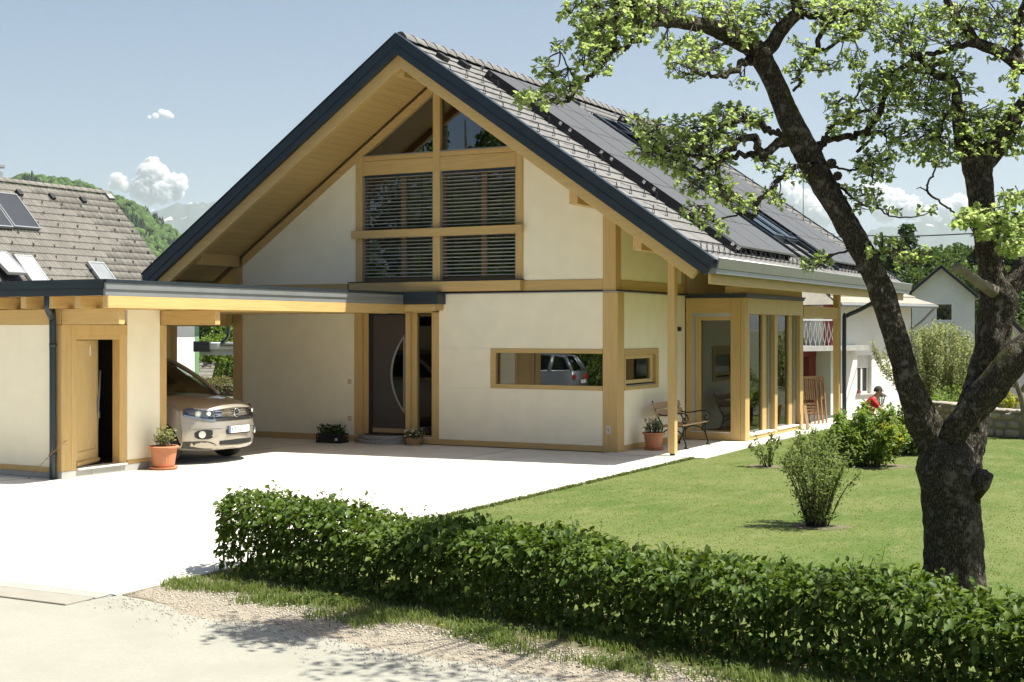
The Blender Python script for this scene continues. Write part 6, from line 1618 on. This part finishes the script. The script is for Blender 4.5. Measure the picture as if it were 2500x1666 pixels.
# local: x along the facade, y = into the house, z up from its base
def fz(px_, py_):
    h_ = hit(px_, py_, P1, FN); return h_.z-zb
x0, x1 = fx(2028), fx(2224); ze = fz(2150, 748)
wa, wb2 = fx(2093), fx(2128); za, zb2 = fz(2110, 962), fz(2110, 868)
MB().box(x0, wa, 0, .3, -.3, ze).box(wb2, x1, 0, .3, -.3, ze).box(wa, wb2, 0, .3, -.3, za).box(wa, wb2, 0, .3, zb2, ze).build('facade', M['whitewall'], wh)
MB().box(x0, x1, 7.7, 8, -.3, ze).box(x0, x0+.3, .3, 7.7, -.3, ze).box(x1-.3, x1, .3, 7.7, -.3, ze).build('wall', M['whitewall'], wh)
w_ = empty('window'); w_.parent = wh
MB().box(wa+.03, wa+.10, .12, .18, za, zb2).box(wb2-.10, wb2-.03, .12, .18, za, zb2).box((wa+wb2)/2-.04, (wa+wb2)/2+.04, .12, .18, za, zb2).box(wa+.1, wb2-.1, .121, .179, za, za+.08).build('frame', M['white'], w_)
MB().box(wa, wb2, .10, .118, zb2-.32*(zb2-za), zb2).build('blind', M['marble'], w_); MB().box(wa+.1, wb2-.1, .15, .16, za+.08, zb2-.3*(zb2-za)).build('pane', M['glass'], w_)
MB().box(wa-.08, wb2+.08, -.05, .12, za-.05, za-.001).build('sill', M['stonebase'], w_)
MB().box(wa-.02, wa+.10, -.07, -.002, za-.0+.01, za+.12).build('meter_box', M['red'], wh)
# hipped roof
zo = .58; zr = ze+2.3
rf = MB(); A_ = [(x0-.4, -zo, ze+.02), (x1+.55, -zo, ze+.02), (x1+.55, 8.4, ze+.02), (x0-.4, 8.4, ze+.02), (x0+2, 4, zr), (x1-3.2, 4, zr)]
rf.add(A_, [(0, 1, 5, 4), (1, 2, 5), (2, 3, 4, 5), (3, 0, 4), (3, 2, 1, 0)]).build('roof', M['tilepale'], wh)
# tile courses on the two sides in view
for k in range(9):
    f0 = k/9.0; f1 = (k+1)/9.0
    a0 = Vector(A_[0]).lerp(Vector(A_[4]), f0); b0 = Vector(A_[1]).lerp(Vector(A_[5]), f0); a1 = Vector(A_[0]).lerp(Vector(A_[4]), f1); b1 = Vector(A_[1]).lerp(Vector(A_[5]), f1)
    MB().add([a0+Vector((0, -.02, .07)), b0+Vector((0, -.02, .07)), b1+Vector((0, 0, .02)), a1+Vector((0, 0, .02)), a0+Vector((0, -.02, .01)), b0+Vector((0, -.02, .01))], [(0, 1, 2, 3), (4, 5, 1, 0)]).build('tile_course', M['tilepale'], wh)
    c0 = Vector(A_[2]).lerp(Vector(A_[5]), f0); c1 = Vector(A_[2]).lerp(Vector(A_[5]), f1)
    MB().add([b0+Vector((.02, 0, .07)), c0+Vector((.02, 0, .07)), c1+Vector((0, 0, .02)), b1+Vector((0, 0, .02)), b0+Vector((.02, 0, .01)), c0+Vector((.02, 0, .01))], [(0, 1, 2, 3), (4, 5, 1, 0)]).build('tile_course', M['tilepale'], wh)
MB().tube([(x0-.3, -zo-.06, ze), (x1+.6, -zo-.06, ze)], .06, 8).build('gutter', M['greymetal'], wh)
MB().tube([(x1+.5, -zo-.06, ze-.02), (x1+.45, -.2, ze-.45), (x1+.02, -.06, ze-.75), (x1+.02, -.06, 0)], .045, 8).build('downpipe', M['greymetal'], wh)
# entrance part with balcony to the left
xa, xb = fx(1930), fx(2034); zc_ = fz(2000, 852)
MB().box(xa-1, x0-.005, 1.2, 1.5, -.3, ze).build('wall', M['greenpaint'], wh)
MB().box(xa-1, x0-.005, .9, 1.19, zc_+.35, ze).build('upper_wall', M['whitewall'], wh)
MB().box(xa-1, fx(2088), -.55, .9, zc_-.06, zc_+.10).build('balcony_slab', M['stonebase'], wh)
MB().box(fx(2016), fx(2024), -.2, .1, zc_+.101, ze).box(fx(2012), fx(2034), .6, 1.1, -.3, zc_-.061).box(xa-1, fx(2034), .58, .62, fz(2000, 872), zc_-.062).build('red_frame', M['red'], wh)
bp = MB()
for k in range(12):
    xx = xa-.9+k*(fx(2010)-xa+.9)/11
    bp.tube([(xx, -.4, zc_+.1), (xx+.09*(1 if k % 2 else -1), -.4, zc_+.45), (xx, -.4, zc_+.9)], .010, 5)
    bp.tube([(xx, -.4, zc_+.2), (xx-.09*(1 if k % 2 else -1), -.4, zc_+.45), (xx, -.4, zc_+.8)], .010, 5)
bp.box(xa-1, fx(2012), -.43, -.37, zc_+.9, zc_+.95); bp.build('balcony_railing', M['greywall'], wh)
# aerial behind the roof
ae = at(1961, 560, d=55); az_ = at(1961, 415, d=55).z
aer = empty('roof_aerial', (ae.x, ae.y, 0), 0, 'thin metal aerial mast with side arm behind the roof', 'aerial')
MB().tube([(0, 0, 0), (0, 0, az_)], .02, 6).build('mast', M['greymetal'], aer); zz = at(1961, 505, d=55).z
MB().tube([(0, 0, zz), RT*.75+Vector((0, 0, zz))], .010, 5).build('arm', M['greymetal'], aer)
# ------------------------------------------------------------------ gabled houses further off
def gable_house(label, d_, apex, el, er, depth, wall, win=None, zbase=-1.13):
    A = at(*apex, d=d_); L_ = at(*el, d=d_); R_ = at(*er, d=d_); o0 = Vector((A.x, A.y, zbase))
    rd = ray(*apex); rd.z = 0; rd.normalize(); rl_ = Vector((rd.y, -rd.x, 0))      # gable faces the garden
    h = empty('gabled_house', o0, math.atan2(rl_.y, rl_.x), label, 'house')
    def lc(v): w = v-o0; return Vector((w.dot(rl_), 0, w.z))
    a, l, r = lc(A), lc(L_), lc(R_); li, ri = Vector((l.x*.88, 0, 0)), Vector((r.x*.88, 0, 0))
    zl = a.z+(l.z-a.z)*.88-.12; zr_ = a.z+(r.z-a.z)*.88-.12
    MB().prism([(li.x, 0, -.3), (ri.x, 0, -.3), (ri.x, 0, zr_), (0, 0, a.z-.15), (li.x, 0, zl)], (0, depth, 0)).build('wall', M[wall], h)
    for e in (l, r):
        dr_ = (e-a); nn = Vector((-dr_.z, 0, dr_.x)).normalized(); nn = nn if nn.z > 0 else -nn
        MB().prism([a+Vector((0, -.5, 0)), e+Vector((0, -.5, 0)), e+Vector((0, -.5, 0))-nn*.16, a+Vector((0, -.5, 0))-nn*.16], (0, .10, 0)).build('verge_board', M['black'], h)
        MB().prism([a+Vector((0, -.4, 0)), e+Vector((0, -.4, 0)), e+Vector((0, -.4, 0))-nn*.13, a+Vector((0, -.4, 0))-nn*.13], (0, depth+.8, 0)).build('roof', M['tilepale'], h)
        nco = 9
        for k in range(nco):
            p0 = a.lerp(e, k/nco); p1 = a.lerp(e, (k+1.15)/nco)
            MB().prism([p0+nn*.01+Vector((0, -.46, 0)), p1+nn*.07+Vector((0, -.46, 0)), p1+nn*.01+Vector((0, -.46, 0))], (0, depth+.9, 0)).build('tile_course', M['tilepale'], h)
    if win:
        wl, wt_, wr, wb_ = win; p0, p1 = lc(at(wl, wb_, d=d_)), lc(at(wr, wt_, d=d_)); w = empty('window'); w.parent = h
        t = .12
        MB().box(p0.x, p0.x+t, -.05, .0, p0.z, p1.z).box(p1.x-t, p1.x, -.05, 0, p0.z, p1.z).box(p0.x+t, p1.x-t, -.05, 0, p0.z, p0.z+t).box(p0.x+t, p1.x-t, -.05, 0, p1.z-t, p1.z).build('frame', M['white'], w)
        MB().box(p0.x+t, p1.x-t, -.03, -.015, p0.z+t, p1.z-t).build('pane', M['glassdoor'], w); MB().box(p0.x-.1, p1.x+.1, -.12, -.001, p0.z-.1, p0.z-.002).build('sill', M['marble'], w)
    return h
gable_house('grey-white gabled house with one small window behind the pear tree', 88, (2298, 648), (2216, 716), (2390, 726), 9, 'whitewall', (2282, 739, 2328, 786))
gable_house('pale house with slate roof at the end of the stone wall', 58, (2445, 752), (2398, 800), (2560, 872), 8, 'greywall')
# power cable
pwr = [at(1500, 640, d=70), at(2000, 583, d=52), at(2200, 578, d=47), at(2400, 569, d=42), at(2700, 545, d=35)]
tag(MB().tube(spline([list(v) for v in pwr], 6), .022, 6).build('power_cable', M['black']), 'black power cable strung above the far gardens', 'cable')
# ------------------------------------------------------------------ tree belts
bt = [(2213, 553, 34, 1, 150), (2140, 600, 60, 0, 170), (2280, 600, 50, 0, 160), (2320, 588, 70, 0, 180), (2385, 605, 45, 1, 170), (2470, 590, 60, 1, 150), (2180, 625, 50, 1, 140), (2250, 640, 60, 0, 130), (2350, 650, 60, 0, 135), (2110, 640, 60, 0, 120), (2440, 640, 60, 0, 140), (2530, 600, 60, 0, 150), (2060, 650, 60, 0, 170), (2000, 660, 60, 0, 180), (2300, 680, 60, 0, 115)]
lab0 = ('broad dark green tree beyond the gabled houses', 'pointed dark conifer beyond the gabled houses')
proto = {}
for i, (px_, ty, hw, kind, d_) in enumerate(bt):
    top_ = at(px_, ty, d=d_); h = top_.z+1.13
    if kind not in proto:
        proto[kind] = leaf_tree('conifer' if kind else 'broadleaf_tree', (top_.x, top_.y, -1.13), 14, 3.2 if kind else 5.2, 5200, .42 if kind else .46, 'leaf_dark' if kind else 'leaf_mid', lab0[kind], 'trees beyond the gabled houses', .3, bool(kind), 13)
        o = proto[kind]; o.scale = (h/14,)*3
    else:
        o = copy_tree(proto[kind], (top_.x, top_.y, -1.13), random.uniform(0, 6.28), h/14)
# behind the carport: hedge, trees
hp = at(525, 960, d=46)
bh = empty('garden_hedge', (hp.x, hp.y, 0), math.atan2(RT.y, RT.x), 'reddish green garden hedge seen through the carport', 'hedge')
n = 5200; C = np.c_[rng.uniform(-2, 3.5, n), rng.uniform(-.5, .6, n), rng.uniform(.05, 1.0, n)**.7*(.95)]
C[:, 2] *= np.array([.62+.12*noise.noise(Vector((c[0]*2, c[1], 0))) for c in C])*1.0
leaf_obj('foliage', C[:3200], unit(3200), unit(3200)+np.array([0, -.5, .8]), rng.uniform(.05, .10, 3200), M['leaf_red'], bh); leaf_obj('foliage', C[3200:], unit(n-3200), unit(n-3200)+np.array([0, -.5, .8]), rng.uniform(.05, .10, n-3200), M['leaf_bush'], bh)
MB().box(-1.9, 3.4, -.2, .3, 0, .3).build('hedge_stems', M['twig'], bh)
for k, (px_, d_, h, r) in enumerate(((508, 62, 7.5, 2.2), (560, 66, 8.0, 2.6), (470, 72, 8, 3.0), (600, 60, 6, 2.2))):
    p = at(px_, 900, d=d_)
    if k == 0: bp0 = leaf_tree('garden_tree', (p.x, p.y, -.03), h, r, 6500, .14, 'leaf_mid', 'leafy garden tree with dark trunk seen through the carport', 'garden trees behind the carport', .16, False, 14, .05)
    else: copy_tree(bp0, (p.x, p.y, -.03), k*1.7, h/7.5)
for k, (px_, d_) in enumerate(((492, 57), (520, 60), (548, 58), (575, 61), (505, 64), (540, 66))):
    p = at(px_, 900, d=d_)
    shrub('garden_bush', (p.x, p.y, -.03), 1.0, 1.0, 2.3+.3*(k % 3), 2200, .13, 'leaf_mid' if k % 2 else 'leaf_bush', 'tall leafy garden bush behind the hedge seen through the carport', group='bushes behind the carport hedge', nst=30, base=.5)
for (x, y) in ((-6, -22.5), (-8.2, -22.2), (-10.4, -22.0), (-12.6, -22.2), (-15, -22.4), (-17.2, -22.0), (-4, -23)):
    shrub('roadside_bush', (x, y, -.02), 1.5, 1.0, 3.0, 2600, .16, 'leaf_bush', 'tall green bush across the road, mirrored in the strip window', group='bushes across the road', nst=30, base=.6)
# belt across the road, behind the viewpoint: mirrored in the gable windows
pr0 = leaf_tree('roadside_tree', (-14, -40, -.03), 13, 4.2, 8000, .30, 'leaf_mid', 'tall leafy tree across the road, mirrored in the gable windows', 'trees across the road', .3, False, 16, .02)
for (x, y, s) in ((-20, -37, 1.0), (-26, -40, 1.1), (-8, -41, 1.05), (-32, -36, .95), (-2, -43, 1.0), (-17, -46, 1.2), (-11, -47, 1.2), (-24, -47, 1.25), (-38, -40, 1.1), (5, -46, 1.1), (-30, -45, 1.2), (-14.5, -33, .62), (-10, -34.5, .6), (-19, -33, .6), (-23.5, -32, .62)):
    copy_tree(pr0, (x, y, -.03), random.uniform(0, 6.28), s)
# ------------------------------------------------------------------ wooded hill
sk = [(-900, 520), (-500, 430), (-300, 405), (-150, 415), (0, 428), (60, 408), (130, 416), (200, 428), (270, 455), (330, 480), (400, 525), (460, 575), (520, 630), (600, 690), (700, 745), (820, 800)]
sx_ = [a for a, b in sk]; sy_ = [b for a, b in sk]
def hill_pt(px_, t):
    d_ = 1050+560*t; top_ = (HY-np.interp(px_, sx_, sy_))/FPX*1610
    z = (top_-9)*(t**.75); p = at(px_, HY, d=d_); return Vector((p.x, p.y, z-4+9*noise.noise(Vector((px_*.01, t*4, 0)))*t*(1-t)*3))
cols = np.linspace(-900, 820, 70); rows = np.linspace(0, 1.0, 14)
V = [hill_pt(c, t) for t in rows for c in cols]+[hill_pt(c, 1)+FW*900-Vector((0, 0, hill_pt(c, 1).z+10)) for c in cols]; nc = len(cols)
Fh = [(j*nc+i, j*nc+i+1, (j+1)*nc+i+1, (j+1)*nc+i) for j in range(len(rows)) for i in range(nc-1)]
M['hillside'] = pm('hillside', (.04, .06, .02), .95, .2, .02)
tag(link_mesh('wooded_hill', np_mesh('wooded_hill', [tuple(v) for v in V], Fh), M['hillside'], smooth=True), kind='structure')
bm = bmesh.new(); bmesh.ops.create_icosphere(bm, subdivisions=2, radius=1); ico = np.array([v.co[:] for v in bm.verts]); icf = np.array([[v.index for v in f.verts] for f in bm.faces]); bm.free()
crowns = []
for k in range(6):
    s = np.array([1+.30*noise.noise(Vector(v)*1.8+Vector((k*9, 0, 0)))+.22*noise.noise(Vector(v)*4.3+Vector((0, k*7, 0))) for v in ico]); crowns.append(ico*s[:, None]*np.array([1, 1, 1.15]))
VV, FF, VD, FD_, nb, nd = [], [], [], [], 0, 0
for i in range(3300):
    px_ = random.uniform(-250, 640); t = random.random()**.8; t = 1.0 if random.random() < .10 else t
    p = hill_pt(px_, t); r = random.uniform(2.6, 5.2)
    if noise.noise(Vector((px_*.012, t*5, 3))) > .18 or random.random() < .06:
        rr = r*.55; cv = ico*np.array([1, 1, 1]); taper = np.clip((1.0-cv[:, 2])/2, .04, 1)[:, None]; cv = np.c_[cv[:, :2]*taper*1.3, cv[:, 2]]*np.array([rr, rr, rr*2.6])*rng.uniform(.85, 1.15, (len(ico), 1))
        VD.append(cv+np.array([p.x, p.y, p.z+rr*2.2])); FD_.append(icf+nd); nd += len(ico)
    else:
        VV.append(crowns[i % 6]*r*np.array([1, 1, 1.0])+np.array([p.x, p.y, p.z+r*.7])); FF.append(icf+nb); nb += len(ico)
M['wood_green'] = pm('spring_wood', (.055, .098, .022), .95, .25, .35, .9, 1.2, rand=.35, bdist=1.0); M['wood_dark'] = pm('dark_spruce_wood', (.018, .035, .014), .95, .2, .4, .9, 1.2, rand=.3, bdist=1.0)
tag(link_mesh('hill_woodland', np_mesh('hill_woodland', np.concatenate(VV), np.concatenate(FF)), M['wood_green']), 'fresh green woodland covering the hill', 'woodland', kind='stuff')
tag(link_mesh('hill_spruces', np_mesh('hill_spruces', np.concatenate(VD), np.concatenate(FD_)), M['wood_dark']), 'dark spruces scattered through the hill woodland', 'woodland', kind='stuff')
# ------------------------------------------------------------------ far mountains
mk = [(-1500, 560), (0, 540), (330, 530), (380, 512), (420, 500), (445, 493), (480, 497), (520, 488), (560, 505), (700, 520), (1000, 540), (1500, 560), (1900, 575), (2040, 585), (2100, 572), (2160, 553), (2210, 545), (2260, 540), (2300, 536), (2340, 532), (2400, 545), (2450, 560), (2600, 540), (4000, 580)]
mx_ = [a for a, b in mk]; my_ = [b for a, b in mk]
cols = np.linspace(-800, 3300, 340); rows = np.linspace(0, 1, 26); DM = 13500
V = []
for t in rows:
    for c in cols:
        d_ = 9500+4000*t; p = at(c, HY, d=d_); top_ = (HY-np.interp(c, mx_, my_))/FPX*DM
        rid = 1-abs(noise.noise(Vector((c*.012, t*1.5, 1))))*1.6; rid2 = noise.noise(Vector((c*.05, t*5, 7)))
        z = top_*(t**1.15)*(1-.42*(1-t)*rid)+55*rid2*t+14*noise.noise(Vector((c*.2, t*14, 2)))*t
        V.append((p.x, p.y, z-5))
nc = len(cols); V += [tuple(at(c, HY, d=DM+400))[:2]+(-40,) for c in cols]
Fm = [(j*nc+i, j*nc+i+1, (j+1)*nc+i+1, (j+1)*nc+i) for j in range(len(rows)) for i in range(nc-1)]
def mtmat():
    m, nt, b, out = newmat('alpine_rock_snow'); L = nt.links.new
    gm = N(nt, 'ShaderNodeNewGeometry'); sx = N(nt, 'ShaderNodeSeparateXYZ'); L(gm.outputs['Position'], sx.inputs[0])
    ns = N(nt, 'ShaderNodeTexNoise'); ns.inputs['Scale'].default_value = .0045; ns.inputs['Detail'].default_value = 8; L(gm.outputs['Position'], ns.inputs[0])
    r = N(nt, 'ShaderNodeMapRange'); r.inputs[1].default_value = 650; r.inputs[2].default_value = 1300; r.inputs[3].default_value = -.28; r.inputs[4].default_value = .12; L(sx.outputs['Z'], r.inputs[0])
    a = N(nt, 'ShaderNodeMath', operation='ADD'); L(ns.outputs[0], a.inputs[0]); L(r.outputs[0], a.inputs[1])
    r2 = N(nt, 'ShaderNodeMapRange'); r2.inputs[1].default_value = .60; r2.inputs[2].default_value = .66; L(a.outputs[0], r2.inputs[0])
    mx = N(nt, 'ShaderNodeMix', data_type='RGBA'); L(r2.outputs[0], mx.inputs[0]); mx.inputs[6].default_value = (.07, .085, .07, 1); mx.inputs[7].default_value = (.85, .85, .85, 1)
    L(mx.outputs[2], b.inputs['Base Color']); b.inputs['Roughness'].default_value = 1; b.inputs['Specular IOR Level'].default_value = 0; return m
tag(link_mesh('mountains', np_mesh('mountains', V, Fm), mtmat(), smooth=True), kind='structure')
# ------------------------------------------------------------------ clouds, behind the mountains
m = bpy.data.materials.new('cumulus'); m.use_nodes = True; nt = m.node_tree; nt.nodes.clear()
out = nt.nodes.new('ShaderNodeOutputMaterial'); pv_ = nt.nodes.new('ShaderNodeVolumePrincipled'); pv_.inputs['Color'].default_value = (1, 1, 1, 1); pv_.inputs['Density'].default_value = .02; pv_.inputs['Anisotropy'].default_value = .0
nt.links.new(pv_.outputs[0], out.inputs['Volume']); M['cloud'] = m
DC = 24000
bm = bmesh.new(); bmesh.ops.create_icosphere(bm, subdivisions=4, radius=1); ic4 = np.array([v.co[:] for v in bm.verts]); if4 = np.array([[v.index for v in f.verts] for f in bm.faces]); bm.free()
def cloud(label, blobs):
    VV, FF, nb = [], [], 0
    for (px_, py_, r) in blobs:
        p = at(px_, py_, d=DC+random.uniform(-150, 150)); R_ = r/FPX*DC
        nz = np.array([1+.22*noise.noise(Vector(v)*2.2+p*.001)+.24*noise.noise(Vector(v)*4.5+p*.001)+.17*noise.noise(Vector(v)*9+p*.001)+.10*noise.noise(Vector(v)*19) for v in ic4])
        VV.append(ic4*nz[:, None]*R_+np.array(p)); FF.append(if4+nb); nb += len(ic4)
    o = link_mesh('cloud', np_mesh('cloud', np.concatenate(VV), np.concatenate(FF)), M['cloud'], smooth=True); tag(o, label, 'cloud', kind='stuff')
    rm = o.modifiers.new('remesh', 'REMESH'); rm.mode = 'VOXEL'; rm.voxel_size = 14
cloud('tall white cumulus cloud above the wooded hill', [(372, 405, 22), (365, 425, 30), (385, 440, 36), (420, 450, 26), (350, 455, 30), (400, 470, 30), (442, 440, 16), (445, 455, 14), (365, 475, 28), (430, 472, 20), (335, 470, 18)])
cloud('small round cloud beside the cumulus', [(285, 438, 17), (297, 447, 18), (278, 452, 13), (305, 458, 14)])
cloud('tiny cloud wisp high over the roof ridge', [(395, 275, 9), (408, 280, 11), (380, 283, 8), (420, 284, 6), (365, 286, 5)])
cloud('bank of cumulus over the snowy mountains', [(1890, 505, 30), (1930, 480, 36), (1965, 500, 34), (2010, 520, 34), (2110, 475, 26), (2140, 480, 32), (2180, 495, 34), (2220, 508, 30), (2160, 515, 30), (2310, 510, 24), (2340, 500, 26), (2375, 508, 28), (2410, 520, 24), (2270, 525, 24), (2060, 530, 26)])
# ------------------------------------------------------------------ hazy air
hz = MB().box(-15500, 3500, -75, 16800, -62, 1560).build('haze', None); tag(hz, kind='stuff')
m = bpy.data.materials.new('haze_air'); m.use_nodes = True; nt = m.node_tree; nt.nodes.clear()
out = nt.nodes.new('ShaderNodeOutputMaterial'); pv_ = nt.nodes.new('ShaderNodeVolumePrincipled')
pv_.inputs['Color'].default_value = (.80, .90, 1.0, 1); pv_.inputs['Density'].default_value = 4.4e-5; pv_.inputs['Anisotropy'].default_value = .2
nt.links.new(pv_.outputs[0], out.inputs['Volume']); hz.data.materials.append(m)
